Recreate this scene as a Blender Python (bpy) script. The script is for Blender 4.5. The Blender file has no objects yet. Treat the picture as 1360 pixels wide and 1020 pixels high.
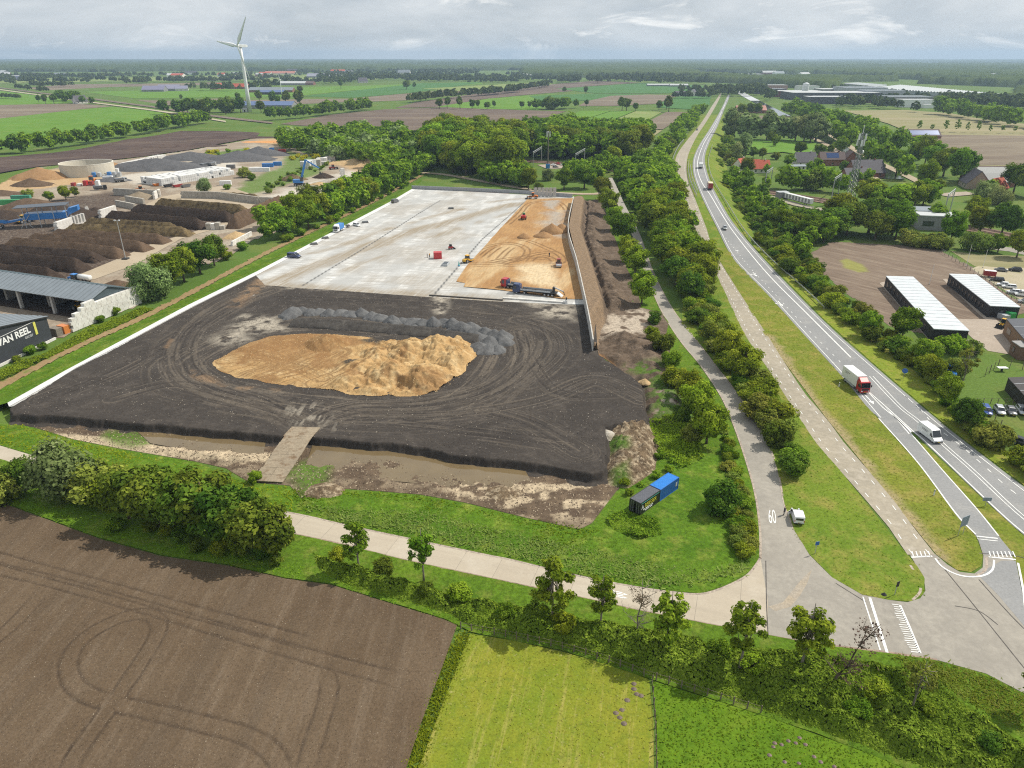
import bpy,bmesh,math,random
import numpy as np
from mathutils import Vector,Matrix,noise as mnoise
R_=random.Random(7)
rng=np.random.default_rng(11)
scene=bpy.context.scene
C=scene.collection
RAD=math.radians
# ------------------------------------------------------------------ camera
CH=60.0
FPX=943.0
PITCH=math.atan(435.0/FPX)
CP,SP=math.cos(PITCH),math.sin(PITCH)
cam=bpy.data.cameras.new('camera')
cam.sensor_width=36.0
cam.lens=36.0*FPX/1360.0
cam.clip_start=0.5
cam.clip_end=40000.0
camo=bpy.data.objects.new('camera',cam)
camo.location=(0,0,CH)
camo.rotation_euler=(math.pi/2-PITCH,0,0)
C.objects.link(camo)
scene.camera=camo
def P(x,y,z=0.0):
 """photo pixel -> point of the horizontal plane at height z"""
 u=(x-680.0)/FPX
 v=(y-510.0)/FPX
 t=(CH-z)/(SP+v*CP)
 return(t*u,t*(CP-v*SP))
def PP(pts,z=0.0):
 return np.array([P(x,y,z)for x,y in pts])
def depth(x,y,z=0.0):
 v=(y-510.0)/FPX
 return(CH-z)/(SP+v*CP)
def mpp(x,y):
 """metres per photo pixel at a ground point"""
 return depth(x,y)/FPX
# ------------------------------------------------------------------ objects
def tag(o,label=None,cat=None,group=None,kind=None):
 if label:o['label']=label
 if cat:o['category']=cat
 if group:o['group']=group
 if kind:o['kind']=kind
 return o
def link(name,me,mat=None,parent=None):
 o=bpy.data.objects.new(name,me)
 C.objects.link(o)
 if mat is not None and len(me.materials)==0:
  me.materials.append(mat)
 if parent is not None:
  o.parent=parent
 return o
def thing(name,label,cat,x,y,z=0.0,rz=0.0,group=None,s=1.0):
 o=bpy.data.objects.new(name,None)
 o.empty_display_size=0.3
 C.objects.link(o)
 o.location=(x,y,z)
 o.rotation_euler=(0,0,rz)
 o.scale=(s,s,s)
 return tag(o,label,cat,group)
def kids(o):
 return[c for c in o.children]
def dup(root,loc,rz,label=None,group=None,s=None):
 r=root.copy();C.objects.link(r)
 r.location=loc;r.rotation_euler=(0,0,rz)
 if s is not None:r.scale=(s,s,s)if not hasattr(s,'__len__')else s
 if label:r['label']=label
 if group:r['group']=group
 for ch in kids(root):
  c=ch.copy();C.objects.link(c);c.parent=r
  for g in kids(ch):
   d=g.copy();C.objects.link(d);d.parent=c
 return r
# ------------------------------------------------------------------ mesh builder
class MB:
 def __init__(s):s.v=[];s.f=[]
 def add(s,vs,fs):
  n=len(s.v);s.v+=[tuple(v)for v in vs];s.f+=[tuple(i+n for i in f)for f in fs];return s
 def box(s,x0,x1,y0,y1,z0,z1):
  return s.add([(x0,y0,z0),(x1,y0,z0),(x1,y1,z0),(x0,y1,z0),(x0,y0,z1),(x1,y0,z1),(x1,y1,z1),(x0,y1,z1)],[(0,3,2,1),(4,5,6,7),(0,1,5,4),(1,2,6,5),(2,3,7,6),(3,0,4,7)])
 def prism(s,prof,a0,a1,axis='y'):
  """profile (2-D, x-z for axis y; y-z for axis x; x-y for axis z) extruded along the axis"""
  n=len(prof)
  def mk(p,a):
   return(p[0],a,p[1])if axis=='y' else((a,p[0],p[1])if axis=='x' else(p[0],p[1],a))
  vs=[mk(p,a0)for p in prof]+[mk(p,a1)for p in prof]
  fs=[tuple(range(n)),tuple(range(2*n-1,n-1,-1))]+[(i,i+n,(i+1)%n+n,(i+1)%n)for i in range(n)]
  return s.add(vs,fs)
 def loft(s,rings,caps=True):
  n=len(rings[0]);vs=[];fs=[]
  for r in rings:vs+=r
  for k in range(len(rings)-1):
   for i in range(n):
    a=k*n+i;b=k*n+(i+1)%n
    fs.append((a,b,b+n,a+n))
  if caps:
   fs.append(tuple(range(n-1,-1,-1)));m=(len(rings)-1)*n
   fs.append(tuple(range(m,m+n)))
  return s.add(vs,fs)
 def tube(s,pts,r,n=8,caps=True):
  """tube through points, r a number or one radius per point"""
  rs=r if hasattr(r,'__len__')else[r]*len(pts)
  rings=[]
  pts=[Vector(p)for p in pts]
  for i,p in enumerate(pts):
   d=(pts[min(i+1,len(pts)-1)]-pts[max(i-1,0)]).normalized()
   up=Vector((0,0,1))if abs(d.z)<0.9 else Vector((1,0,0))
   a=d.cross(up).normalized();b=d.cross(a).normalized()
   rings.append([tuple(p+a*math.cos(k*2*math.pi/n)*rs[i]+b*math.sin(k*2*math.pi/n)*rs[i])for k in range(n)])
  return s.loft(rings,caps)
 def cyl(s,c,r,h,axis='z',n=16,r2=None):
  c=Vector(c);d={'x':Vector((1,0,0)),'y':Vector((0,1,0)),'z':Vector((0,0,1))}[axis]
  return s.tube([c,c+d*h],[r,r if r2 is None else r2],n)
 def bar(s,p,q,w,h=None):
  """rectangular bar from p to q"""
  h=h or w
  p=Vector(p);q=Vector(q);d=(q-p).normalized()
  up=Vector((0,0,1))if abs(d.z)<0.95 else Vector((1,0,0))
  a=d.cross(up).normalized();b=a.cross(d).normalized()
  return s.loft([[tuple(c+a*i*w/2+b*j*h/2)for i,j in((-1,-1),(1,-1),(1,1),(-1,1))]for c in(p,q)])
 def quad(s,a,b,c,d):return s.add([a,b,c,d],[(0,1,2,3)])
 def mesh(s,name,smooth=False,bevel=0.0):
  me=bpy.data.meshes.new(name);me.from_pydata(s.v,[],s.f);me.validate()
  bm=bmesh.new();bm.from_mesh(me)
  bmesh.ops.recalc_face_normals(bm,faces=bm.faces)
  if bevel>0:
   es=[e for e in bm.edges if len(e.link_faces)==2 and e.calc_face_angle(0)>0.5]
   bmesh.ops.bevel(bm,geom=es,offset=bevel,segments=2,profile=0.7,affect='EDGES',clamp_overlap=True)
  bm.to_mesh(me);bm.free()
  if smooth:
   me.polygons.foreach_set('use_smooth',[True]*len(me.polygons))
  return me
 def build(s,name,mat,parent=None,smooth=False,bevel=0.0):
  return link(name,s.mesh(name,smooth,bevel),mat,parent)
def np_mesh(name,V,F,attrs=None,smooth=False):
 V=np.asarray(V,dtype=np.float32);F=np.asarray(F,dtype=np.int32)
 me=bpy.data.meshes.new(name)
 k=F.shape[1]
 me.vertices.add(len(V));me.vertices.foreach_set('co',V.ravel())
 me.loops.add(F.size);me.loops.foreach_set('vertex_index',F.ravel())
 me.polygons.add(len(F));me.polygons.foreach_set('loop_start',np.arange(0,F.size,k,dtype=np.int32))
 if smooth:me.polygons.foreach_set('use_smooth',np.ones(len(F),dtype=bool))
 for n,a in(attrs or{}).items():
  at=me.attributes.new(n,'FLOAT','POINT');at.data.foreach_set('value',np.asarray(a,dtype=np.float32))
 me.update(calc_edges=True)
 return me
# ------------------------------------------------------------------ numpy fields
def vnoise(x,y,seed=0):
 xi=np.floor(x).astype(np.int64);yi=np.floor(y).astype(np.int64)
 xf=x-xi;yf=y-yi
 xf=xf*xf*(3-2*xf);yf=yf*yf*(3-2*yf)
 def h(a,b):
  n=(a*374761393+b*668265263+seed*982451653)&0xFFFFFFFF
  n=((n^(n>>13))*1274126177)&0xFFFFFFFF
  return((n^(n>>16))&0xFFFF)/65535.0
 return(h(xi,yi)*(1-xf)+h(xi+1,yi)*xf)*(1-yf)+(h(xi,yi+1)*(1-xf)+h(xi+1,yi+1)*xf)*yf
def fbm(x,y,s=1.0,o=4,seed=0):
 r=0;a=0.5;t=0
 for k in range(o):
  r=r+a*vnoise(x/s*2**k+17.3*k,y/s*2**k-9.1*k,seed+k*13);t+=a;a*=0.55
 return r/t
def sstep(a,b,x):
 t=np.clip((x-a)/(b-a),0,1);return t*t*(3-2*t)
def inside(poly,x,y):
 r=np.zeros(x.shape,dtype=bool);n=len(poly)
 for i in range(n):
  x0,y0=poly[i];x1,y1=poly[(i+1)%n]
  if y0==y1:continue
  c=((y0>y)!=(y1>y))&(x<(x1-x0)*(y-y0)/(y1-y0)+x0)
  r^=c
 return r
def seg_dist(line,x,y,closed=False):
 d=np.full(x.shape,1e9);nx=np.zeros(x.shape);ny=np.zeros(x.shape)
 n=len(line);
 for i in range(n if closed else n-1):
  ax,ay=line[i];bx,by=line[(i+1)%n]
  dx,dy=bx-ax,by-ay;L=dx*dx+dy*dy+1e-12
  t=np.clip(((x-ax)*dx+(y-ay)*dy)/L,0,1)
  px,py=ax+t*dx,ay+t*dy
  q=np.hypot(x-px,y-py);m=q<d
  d[m]=q[m];nx[m]=px[m];ny[m]=py[m]
 return d,nx,ny
def sdist(poly,x,y):
 """signed distance, positive inside"""
 d,_,_=seg_dist(poly,x,y,True)
 return np.where(inside(poly,x,y),d,-d)
def smooth_line(pts,step=2.0):
 """Catmull-Rom through points, resampled"""
 p=np.array(pts,dtype=float);out=[]
 for i in range(len(p)-1):
  p0=p[max(i-1,0)];p1=p[i];p2=p[i+1];p3=p[min(i+2,len(p)-1)]
  n=max(2,int(np.linalg.norm((p2-p1)[:2])/step))
  for k in range(n):
   t=k/n
   out.append(0.5*((2*p1)+(-p0+p2)*t+(2*p0-5*p1+4*p2-p3)*t*t+(-p0+3*p1-3*p2+p3)*t**3))
 out.append(p[-1])
 return np.array(out)
def patch(name,poly,res,z,mat,h=None,attrs=None,kind='structure',rough=0.0,parent=None,smooth=True,seed=3):
 """grid sheet clipped to a polygon (world xy); border vertices snapped onto the outline"""
 poly=np.asarray(poly,dtype=float)
 x0,y0=poly.min(0)-res;x1,y1=poly.max(0)+res
 nx=int((x1-x0)/res)+2;ny=int((y1-y0)/res)+2
 gx=x0+np.arange(nx)*res;gy=y0+np.arange(ny)*res
 X,Y=np.meshgrid(gx,gy)
 cx=X[:-1,:-1]+res/2;cy=Y[:-1,:-1]+res/2
 if rough>0:
  wx=(fbm(cx,cy,rough*4,3,seed)-.5)*rough*2;wy=(fbm(cx,cy,rough*4,3,seed+50)-.5)*rough*2
  keep=inside(poly,cx+wx,cy+wy)
 else:
  keep=inside(poly,cx,cy)
 idx=np.arange(nx*ny).reshape(ny,nx)
 a=idx[:-1,:-1][keep];b=idx[:-1,1:][keep];c=idx[1:,1:][keep];d=idx[1:,:-1][keep]
 F=np.stack([a,b,c,d],1)
 cnt=np.bincount(F.ravel(),minlength=nx*ny)
 used=np.nonzero(cnt)[0]
 remap=np.full(nx*ny,-1);remap[used]=np.arange(len(used))
 V=np.stack([X.ravel()[used],Y.ravel()[used]],1)
 if rough==0:
  bd=cnt[used]<4
  q,px,py=seg_dist(poly,V[bd,0],V[bd,1],True)
  m=q<res*1.5
  ii=np.nonzero(bd)[0][m]
  V[ii,0]=px[m];V[ii,1]=py[m]
 zz=np.full(len(V),z)+(h(V[:,0],V[:,1])if h is not None else 0)
 at={k:f(V[:,0],V[:,1])for k,f in(attrs or{}).items()}
 me=np_mesh(name,np.column_stack([V,zz]),remap[F],at,smooth)
 o=link(name,me,mat,parent)
 if kind:o['kind']=kind
 return o
def flat(name,poly,z,mat,kind='structure',parent=None,thick=0.0):
 """single sheet from a polygon outline"""
 bm=bmesh.new()
 vs=[bm.verts.new((p[0],p[1],z))for p in poly]
 es=[bm.edges.new((vs[i],vs[(i+1)%len(vs)]))for i in range(len(vs))]
 bmesh.ops.triangle_fill(bm,use_beauty=True,use_dissolve=False,edges=es,normal=(0,0,1))
 for f in bm.faces:
  if f.normal.z<0:f.normal_flip()
 me=bpy.data.meshes.new(name);bm.to_mesh(me);bm.free()
 o=link(name,me,mat,parent)
 if kind:o['kind']=kind
 return o
# ------------------------------------------------------------------ materials
class NT:
 def __init__(s,name):
  s.m=bpy.data.materials.new(name);s.m.use_nodes=True
  s.t=s.m.node_tree;s.t.nodes.clear()
  s.out=s.n('ShaderNodeOutputMaterial')
 def n(s,typ,**kw):
  nd=s.t.nodes.new(typ)
  for k,v in kw.items():setattr(nd,k,v)
  return nd
 def l(s,a,b):s.t.links.new(a,b)
 def mix(s,fac,a,b,mode='MIX'):
  nd=s.n('ShaderNodeMix',data_type='RGBA',blend_type=mode)
  for inp,v in((nd.inputs[0],fac),(nd.inputs[6],a),(nd.inputs[7],b)):
   if hasattr(v,'is_output'):s.l(v,inp)
   elif isinstance(v,(int,float)):inp.default_value=v
   else:inp.default_value=(v[0],v[1],v[2],1)
  return nd.outputs[2]
 def noise(s,vec,scale,detail=4,rough=.6,lo=None,hi=None,dist=0):
  nd=s.n('ShaderNodeTexNoise');nd.inputs['Scale'].default_value=scale
  nd.inputs['Detail'].default_value=detail;nd.inputs['Roughness'].default_value=rough
  nd.inputs['Distortion'].default_value=dist
  if vec is not None:s.l(vec,nd.inputs['Vector'])
  o=nd.outputs['Fac']
  return s.rng(o,lo,hi)if lo is not None else o
 def rng(s,o,lo,hi,a=0,b=1):
  m=s.n('ShaderNodeMapRange');m.inputs[1].default_value=lo;m.inputs[2].default_value=hi
  m.inputs[3].default_value=a;m.inputs[4].default_value=b
  s.l(o,m.inputs[0]);return m.outputs[0]
 def math(s,op,a,b=None):
  m=s.n('ShaderNodeMath',operation=op)
  for inp,v in zip(m.inputs,(a,b)):
   if v is None:continue
   if hasattr(v,'is_output'):s.l(v,inp)
   else:inp.default_value=v
  return m.outputs[0]
 def mapv(s,vec,rot=0,scale=(1,1,1),loc=(0,0,0)):
  m=s.n('ShaderNodeMapping');m.inputs['Rotation'].default_value=(0,0,rot);m.inputs['Scale'].default_value=scale
  m.inputs['Location'].default_value=loc
  s.l(vec,m.inputs['Vector']);return m.outputs[0]
 def mapt(s,vec,rot,sc):
  m=s.n('ShaderNodeMapping',vector_type='TEXTURE');m.inputs['Rotation'].default_value=(0,0,rot)
  m.inputs['Scale'].default_value=(sc[0],sc[1],1);s.l(vec,m.inputs['Vector']);return m.outputs[0]
 def bsdf(s,col,rough=.9,metal=0,bump=None,bstr=.3,bdist=.1,spec=.3,emis=None):
  p=s.n('ShaderNodeBsdfPrincipled')
  if hasattr(col,'is_output'):s.l(col,p.inputs['Base Color'])
  else:p.inputs['Base Color'].default_value=(col[0],col[1],col[2],1)
  if hasattr(rough,'is_output'):s.l(rough,p.inputs['Roughness'])
  else:p.inputs['Roughness'].default_value=rough
  p.inputs['Metallic'].default_value=metal
  p.inputs['Specular IOR Level'].default_value=spec
  if bump is not None:
   b=s.n('ShaderNodeBump');b.inputs['Strength'].default_value=bstr;b.inputs['Distance'].default_value=bdist
   s.l(bump,b.inputs['Height']);s.l(b.outputs[0],p.inputs['Normal'])
  s.l(p.outputs[0],s.out.inputs['Surface'])
  return s.m
def M(name,col,rough=.6,metal=0.0,var=.15,vs=1.5,bump=0.0,bs=8.0,dirt=None,dirtamt=.3,spec=.4,rnd=0.0):
 """material of an object: one colour with noise variation, an optional dirt colour"""
 t=NT(name);tc=t.n('ShaderNodeTexCoord').outputs['Object']
 c=t.mix(t.noise(tc,vs,5,.65,.3,.7),[k*(1-var)for k in col],[min(1,k*(1+var))for k in col])
 if dirt is not None:
  c=t.mix(t.math('MULTIPLY',t.noise(tc,vs*2.3,6,.7,.45,.75),dirtamt),c,dirt)
 if rnd>0:
  oi=t.n('ShaderNodeObjectInfo').outputs['Random']
  hs=t.n('ShaderNodeHueSaturation');t.l(t.rng(oi,0,1,1-rnd,1+rnd),hs.inputs['Value']);t.l(c,hs.inputs['Color']);c=hs.outputs[0]
 bp=t.noise(tc,bs,4,.7)if bump>0 else None
 return t.bsdf(c,rough,metal,bp,bump,.05,spec)
def GM(name,c1,c2,s1=.05,c3=None,s3=.3,lo3=.5,hi3=.7,attrs=(),bump=.4,bs=3.0,bd=.15,fine=.25,fs=2.5,stretch=None,rough=.95,spec=.1):
 """ground material: patches of c1/c2, a third colour by noise, attribute masks, fine grain"""
 t=NT(name);pos=t.n('ShaderNodeNewGeometry').outputs['Position']
 v=pos
 if stretch:v=t.mapt(pos,stretch[0],(stretch[1],stretch[2]))
 c=t.mix(t.noise(pos,s1,5,.6,.35,.65),c1,c2)
 if c3 is not None:c=t.mix(t.noise(v,s3,6,.65,lo3,hi3),c,c3)
 for a,col,amt in attrs:
  f=t.n('ShaderNodeAttribute',attribute_name=a).outputs['Fac']
  f=t.math('MULTIPLY',f,t.noise(pos,1.2,4,.7,.15,.55))if amt<1 else f
  c=t.mix(f,c,col)
 fine=min(.6,fine*1.55);g=t.noise(pos if not stretch else v,fs,9,.8,.32,.68)
 c=t.mix(1.0,c,t.mix(g,[1-fine]*3,[1+fine]*3),'MULTIPLY')
 return t.bsdf(c,rough,0,t.noise(v,bs,7,.75),bump,bd,spec)
def LEAF(name,c1,c2,c3,trans=.3,hue=.03,val=.25):
 """foliage: leaves range between three greens, whole plants differ a little"""
 t=NT(name)
 a=t.n('ShaderNodeAttribute',attribute_name='v').outputs['Fac']
 c=t.mix(t.rng(a,0,.6),c1,c2);c=t.mix(t.rng(a,.55,1),c,c3)
 oi=t.n('ShaderNodeObjectInfo').outputs['Random']
 hs=t.n('ShaderNodeHueSaturation')
 t.l(t.rng(oi,0,1,.487-hue,.487+hue),hs.inputs['Hue'])
 t.l(t.rng(t.math('FRACT',t.math('MULTIPLY',oi,7.31)),0,1,1.2-val,1.2+val),hs.inputs['Value'])
 t.l(c,hs.inputs['Color'])
 d=t.n('ShaderNodeBsdfDiffuse');tr=t.n('ShaderNodeBsdfTranslucent');mx=t.n('ShaderNodeMixShader');mx.inputs[0].default_value=trans
 t.l(hs.outputs[0],d.inputs['Color']);t.l(hs.outputs[0],tr.inputs['Color'])
 t.l(d.outputs[0],mx.inputs[1]);t.l(tr.outputs[0],mx.inputs[2]);t.l(mx.outputs[0],t.out.inputs['Surface'])
 return t.m
HAZE=0.00012
# ================================================================== light, sky, haze
SUN_EL,SUN_AZ=RAD(50),RAD(24)
sd_=Vector((math.cos(SUN_EL)*math.cos(SUN_AZ),math.cos(SUN_EL)*math.sin(SUN_AZ),math.sin(SUN_EL)))
sl=bpy.data.lights.new('sun','SUN');sl.energy=5.0;sl.angle=RAD(0.6);sl.color=(1,.94,.83)
so=bpy.data.objects.new('sun',sl);C.objects.link(so)
so.rotation_euler=(-sd_).to_track_quat('-Z','Y').to_euler();so.location=(0,0,300)
w=bpy.data.worlds.new('World');scene.world=w;w.use_nodes=True
nt=w.node_tree;nt.nodes.clear()
def wn(t,**k):
 n=nt.nodes.new(t)
 for a,b in k.items():setattr(n,a,b)
 return n
wo=wn('ShaderNodeOutputWorld');bg=wn('ShaderNodeBackground');bg.inputs[1].default_value=0.084
sky=wn('ShaderNodeTexSky');sky.sky_type='NISHITA';sky.sun_disc=False
sky.sun_elevation=SUN_EL;sky.sun_rotation=math.pi/2-SUN_AZ
sky.air_density=1.0;sky.dust_density=1.5
tc=wn('ShaderNodeTexCoord');sx=wn('ShaderNodeSeparateXYZ');nt.links.new(tc.outputs['Generated'],sx.inputs[0])
def wm(op,a,b):
 m=wn('ShaderNodeMath',operation=op)
 for i,v in enumerate((a,b)):
  if hasattr(v,'is_output'):nt.links.new(v,m.inputs[i])
  else:m.inputs[i].default_value=v
 return m.outputs[0]
zz=wm('ADD',wm('MAXIMUM',sx.outputs[2],0.0),0.055)
cx=wn('ShaderNodeCombineXYZ');nt.links.new(sx.outputs[0],cx.inputs[0]);nt.links.new(sx.outputs[1],cx.inputs[1]);nt.links.new(wm('MULTIPLY',sx.outputs[2],3.2),cx.inputs[2])
def wnoise(sc,det,ro,lo,hi,dist=0.0):
 n=wn('ShaderNodeTexNoise');n.inputs['Scale'].default_value=sc;n.inputs['Detail'].default_value=det
 n.inputs['Roughness'].default_value=ro;n.inputs['Distortion'].default_value=dist;nt.links.new(cx.outputs[0],n.inputs['Vector'])
 m=wn('ShaderNodeMapRange');m.inputs[1].default_value=lo;m.inputs[2].default_value=hi;nt.links.new(n.outputs['Fac'],m.inputs[0]);return m.outputs[0]
def wmix(f,a,b):
 m=wn('ShaderNodeMix',data_type='RGBA')
 for i,v in((0,f),(6,a),(7,b)):
  if hasattr(v,'is_output'):nt.links.new(v,m.inputs[i])
  elif isinstance(v,float):m.inputs[i].default_value=v
  else:m.inputs[i].default_value=(*v,1)
 return m.outputs[2]
# cloud deck: grey base with brighter heads, over a pale blue sky
cl=wmix(wnoise(4.2,8,.6,.36,.66,.4),(6.1,6.8,7.4),(9.4,9.8,10.0))
cl=wmix(wnoise(7.5,9,.6,.55,.68,.9),cl,(12.5,12.5,12.2))
cover=wnoise(2.2,5,.6,.25,.45)
skc=wmix(wm('ADD',wm('MULTIPLY',cover,.25),.75),sky.outputs[0],cl)
nt.links.new(skc,bg.inputs[0]);nt.links.new(bg.outputs[0],wo.inputs[0])
vt=NT('haze_air');pv=vt.n('ShaderNodeVolumePrincipled')
pv.inputs['Color'].default_value=(.56,.75,.98,1);pv.inputs['Density'].default_value=HAZE;pv.inputs['Anisotropy'].default_value=0.2
vt.l(pv.outputs[0],vt.out.inputs['Volume'])
vt.m.cycles.volume_sampling='DISTANCE'
hz=MB().box(-8500,8500,-250,13000,-1.0,132).build('haze',vt.m);hz['kind']='stuff'
# ================================================================== ground & fields
G_MEADOW=GM('meadow_grass',(.10,.16,.030),(.075,.135,.022),.012,(.15,.17,.045),.05,.5,.7,bump=.5,bs=1.5,bd=.2,fine=.22,fs=1.8)
flat('ground',[(-9500,-400),(9500,-400),(9500,13500),(-9500,13500)],-0.02,G_MEADOW)
G_BRT=GM('fresh_grass',(.115,.225,.026),(.09,.19,.02),.03,(.15,.22,.04),.08,.5,.7,bump=.2,fine=.12,fs=.6)
G_PALE=GM('pale_grass',(.20,.25,.075),(.16,.22,.06),.02,(.25,.26,.11),.03,.5,.7,bump=.2,fine=.1,fs=.5)
G_DEEP=GM('deep_green_crop',(.055,.14,.035),(.07,.16,.04),.02,bump=.2,fine=.1,fs=.5)
G_SOIL=GM('violet_brown_soil',(.155,.12,.09),(.19,.155,.115),.015,(.235,.195,.14),.03,.5,.65,bump=.2,fine=.12,fs=.4,stretch=(.15,6,1))
G_SOIL2=GM('dark_violet_soil',(.115,.085,.07),(.15,.115,.09),.015,(.19,.15,.11),.03,.5,.65,bump=.2,fine=.12,fs=.4,stretch=(.15,6,1))
G_STUB=GM('tan_stubble',(.25,.23,.115),(.21,.20,.10),.02,(.29,.25,.15),.04,.45,.6,bump=.2,fine=.1,fs=.5,stretch=(-.1,8,1))
G_PEAT=GM('peat_soil',(.066,.046,.042),(.095,.066,.056),.03,(.12,.088,.07),.05,.5,.65,bump=.6,bs=.8,bd=.6,fine=.25,fs=.8,stretch=(.35,5,1))
fz=[0.06]
def field(name,pts,mat):
 fz[0]+=0.02
 return flat(name,PP(pts),fz[0],mat)
# left far
field('field',[(-60,157),(0,157),(110,145),(150,142),(210,148),(245,158),(120,180),(0,197),(-60,204)],G_BRT)
field('field',[(-60,140),(0,139.5),(100,137.5),(150,141),(108,145),(0,157.5),(-60,164)],G_SOIL)
field('field',[(-60,121),(0,121),(60,127),(112,135),(100,137.5),(0,139.5),(-60,140)],G_BRT)
field('field',[(30,117),(95,112),(240,110.5),(300,109),(300,112.5),(150,115.5),(60,120)],G_SOIL)
field('field',[(180,133),(230,134),(290,131),(330,133),(390,132),(470,131),(455,136),(330,141),(240,143)],G_SOIL)
field('field',[(110,122),(330,117),(480,114),(640,108.5),(640,112),(470,120),(390,128),(180,131)],G_BRT)
field('field',[(0,103),(140,103.5),(330,100),(330,106),(130,108.5),(0,111)],G_PALE)
field('field',[(330,97),(450,101),(510,103),(500,106),(330,107)],G_PALE)
field('field',[(400,128),(470,120.5),(560,110.5),(640,109.5),(585,118),(545,123.5),(470,130)],G_DEEP)
# centre far
field('field',[(372,165),(440,152.5),(510,145.5),(600,142.5),(690,146.5),(752,148),(690,168),(600,172),(545,174),(440,170)],G_SOIL2)
field('field',[(470,130.5),(545,124),(600,119.5),(640,118),(622,124),(548,133),(470,136)],G_SOIL)
field('field',[(553,136),(640,123.5),(705,116.5),(770,114),(785,119),(700,126),(640,132),(585,142.5),(525,143.5)],G_SOIL2)
field('field',[(580,142),(650,131),(700,127),(738,125.5),(715,146.5),(645,145)],G_BRT)
field('field',[(560,118),(660,112.5),(720,109),(735,112),(700,116),(610,121)],G_PALE)
field('field',[(738,118),(855,110.5),(935,114),(930,122),(870,124.5),(790,124)],G_DEEP)
field('field',[(735,112),(790,107.5),(850,110),(740,117.5),(700,117)],G_SOIL2)
field('field',[(702,127.5),(790,124.5),(870,126),(812,133),(720,135)],G_DEEP)
field('field',[(780,134.5),(812,127.5),(862,125.8),(900,127),(873,138),(815,141),(768,141)],G_SOIL)
field('field',[(873,138),(905,127),(945,124),(942,140),(925,146),(872,143)],G_DEEP)
field('field',[(712,168.5),(772,147.5),(812,147.5),(745,169)],G_BRT)
field('field',[(746,169.2),(813.5,147.6),(843,147.8),(790,169.6)],G_BRT)
field('field',[(792,169.8),(845,148),(880,149),(841,171)],G_PALE)
field('field',[(843,171.3),(885,149.2),(918,149.5),(900,160),(880,172.5)],G_SOIL)
field('field',[(560,174.5),(700,170),(880,173.5),(862,186),(700,181),(575,180)],G_STUB)
# right far
field('field',[(1120,147.5),(1200,146.5),(1262,151),(1300,158),(1420,172),(1420,223),(1290,221),(1255,198),(1222,183),(1180,165)],G_STUB)
field('field',[(1225,179.6),(1420,182),(1420,222),(1290,220),(1255,198)],G_SOIL)
field('field',[(1290,221.5),(1420,223.5),(1420,231),(1294,229)],G_SOIL2)
field('field',[(995,186),(1055,186),(1085,190),(1075,208),(1040,203),(990,206)],G_BRT)
field('field',[(985,154),(1062,155),(1070,160),(1000,162)],G_SOIL)
field('dirt_track',[(-40,118.6),(0,120),(58,128),(90,133),(130,138.2),(200,147.3),(262,156.5),(300,163),(300,161.3),(262,154.5),(200,145.6),(130,136.8),(90,131.6),(58,126.8),(0,118.8),(-40,117.4)],GM('pale_track',(.42,.38,.28),(.36,.32,.22),.05,bump=.1,fine=.1))
# rail embankment left
field('rail_bed',[(-40,116.5),(0,117.6),(60,125.5),(125,133),(200,143),(262,153),(300,158),(362,165),(362,163),(300,155.5),(262,150.8),(200,141),(125,131.2),(60,124),(0,116.4),(-40,115)],GM('rail_ballast',(.14,.11,.09),(.2,.165,.13),.1,bump=.3,fine=.2,bs=2))
# peat strip and compost yard
patch('peat_field',PP([(-70,222),(0,210),(60,204.5),(100,199),(165,187),(240,174.5),(290,174.5),(345,177),(340,183),(250,200),(200,207),(150,213),(50,222),(0,231),(-70,243)]),1.6,.15,G_PEAT,h=lambda x,y:.8*fbm(x,y,14,4,5)*sstep(.3,.6,fbm(x,y,40,2,9)),smooth=True)
G_YARD=GM('compost_yard_ground',(.30,.245,.185),(.225,.175,.13),.03,(.36,.32,.255),.07,.48,.66,attrs=[('dk',(.07,.05,.04),.9),('pl',(.46,.42,.36),1),('sd',(.43,.29,.15),.9),('gr',(.10,.17,.03),.9)],bump=.4,bs=1.2,bd=.15,fine=.22,fs=.9)
yard_px=[(-70,262),(0,245),(50,222.5),(150,213.5),(200,207.5),(252,200),(340,184),(372,184),(395,200),(430,214),(470,214),(500,214),(540,220),(500,250),(430,282),(340,318),(300,345),(250,360),(180,392),(186,405),(130,425),(92,441),(60,460),(-70,505)]
def m_poly(px,f=3.0):
 pw=PP(px)
 return lambda x,y:sstep(-f,f,sdist(pw,x,y)+(fbm(x,y,6,3,77)-.5)*f*2)
def mx(*fs):return lambda x,y:np.clip(sum(f(x,y)for f in fs),0,1)
patch('compost_yard',PP(yard_px),1.5,.12,G_YARD,attrs={'dk':mx(m_poly([(-60,285),(60,268),(180,250),(140,300),(110,320),(-60,330)],4),m_poly([(-40,330),(90,300),(215,270),(330,282),(260,310),(190,340),(100,378),(-40,380)],3)),'pl':mx(m_poly([(330,270),(400,245),(500,218),(540,222),(470,265),(380,285)],5),m_poly([(150,235),(310,215),(320,222),(180,245)],4),m_poly([(200,230),(340,195),(350,199),(210,236)],3)),'sd':mx(m_poly([(-50,235),(60,226),(140,222),(130,240),(60,250),(-50,262)],3),m_poly([(340,186),(372,183),(395,190),(372,195)],3),m_poly([(440,216),(500,213),(520,220),(480,230)],3)),'gr':mx(m_poly([(380,200),(440,215),(420,232),(350,255),(300,262),(330,240),(375,222)],3),m_poly([(270,205),(330,196),(330,204),(280,214)],2),m_poly([(-50,232),(50,224),(110,214),(115,216),(40,230),(-50,245)],2))},rough=2.0)
G_TAN=GM('haul_road',(.40,.335,.25),(.345,.28,.20),.05,bump=.15,fine=.12)
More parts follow.
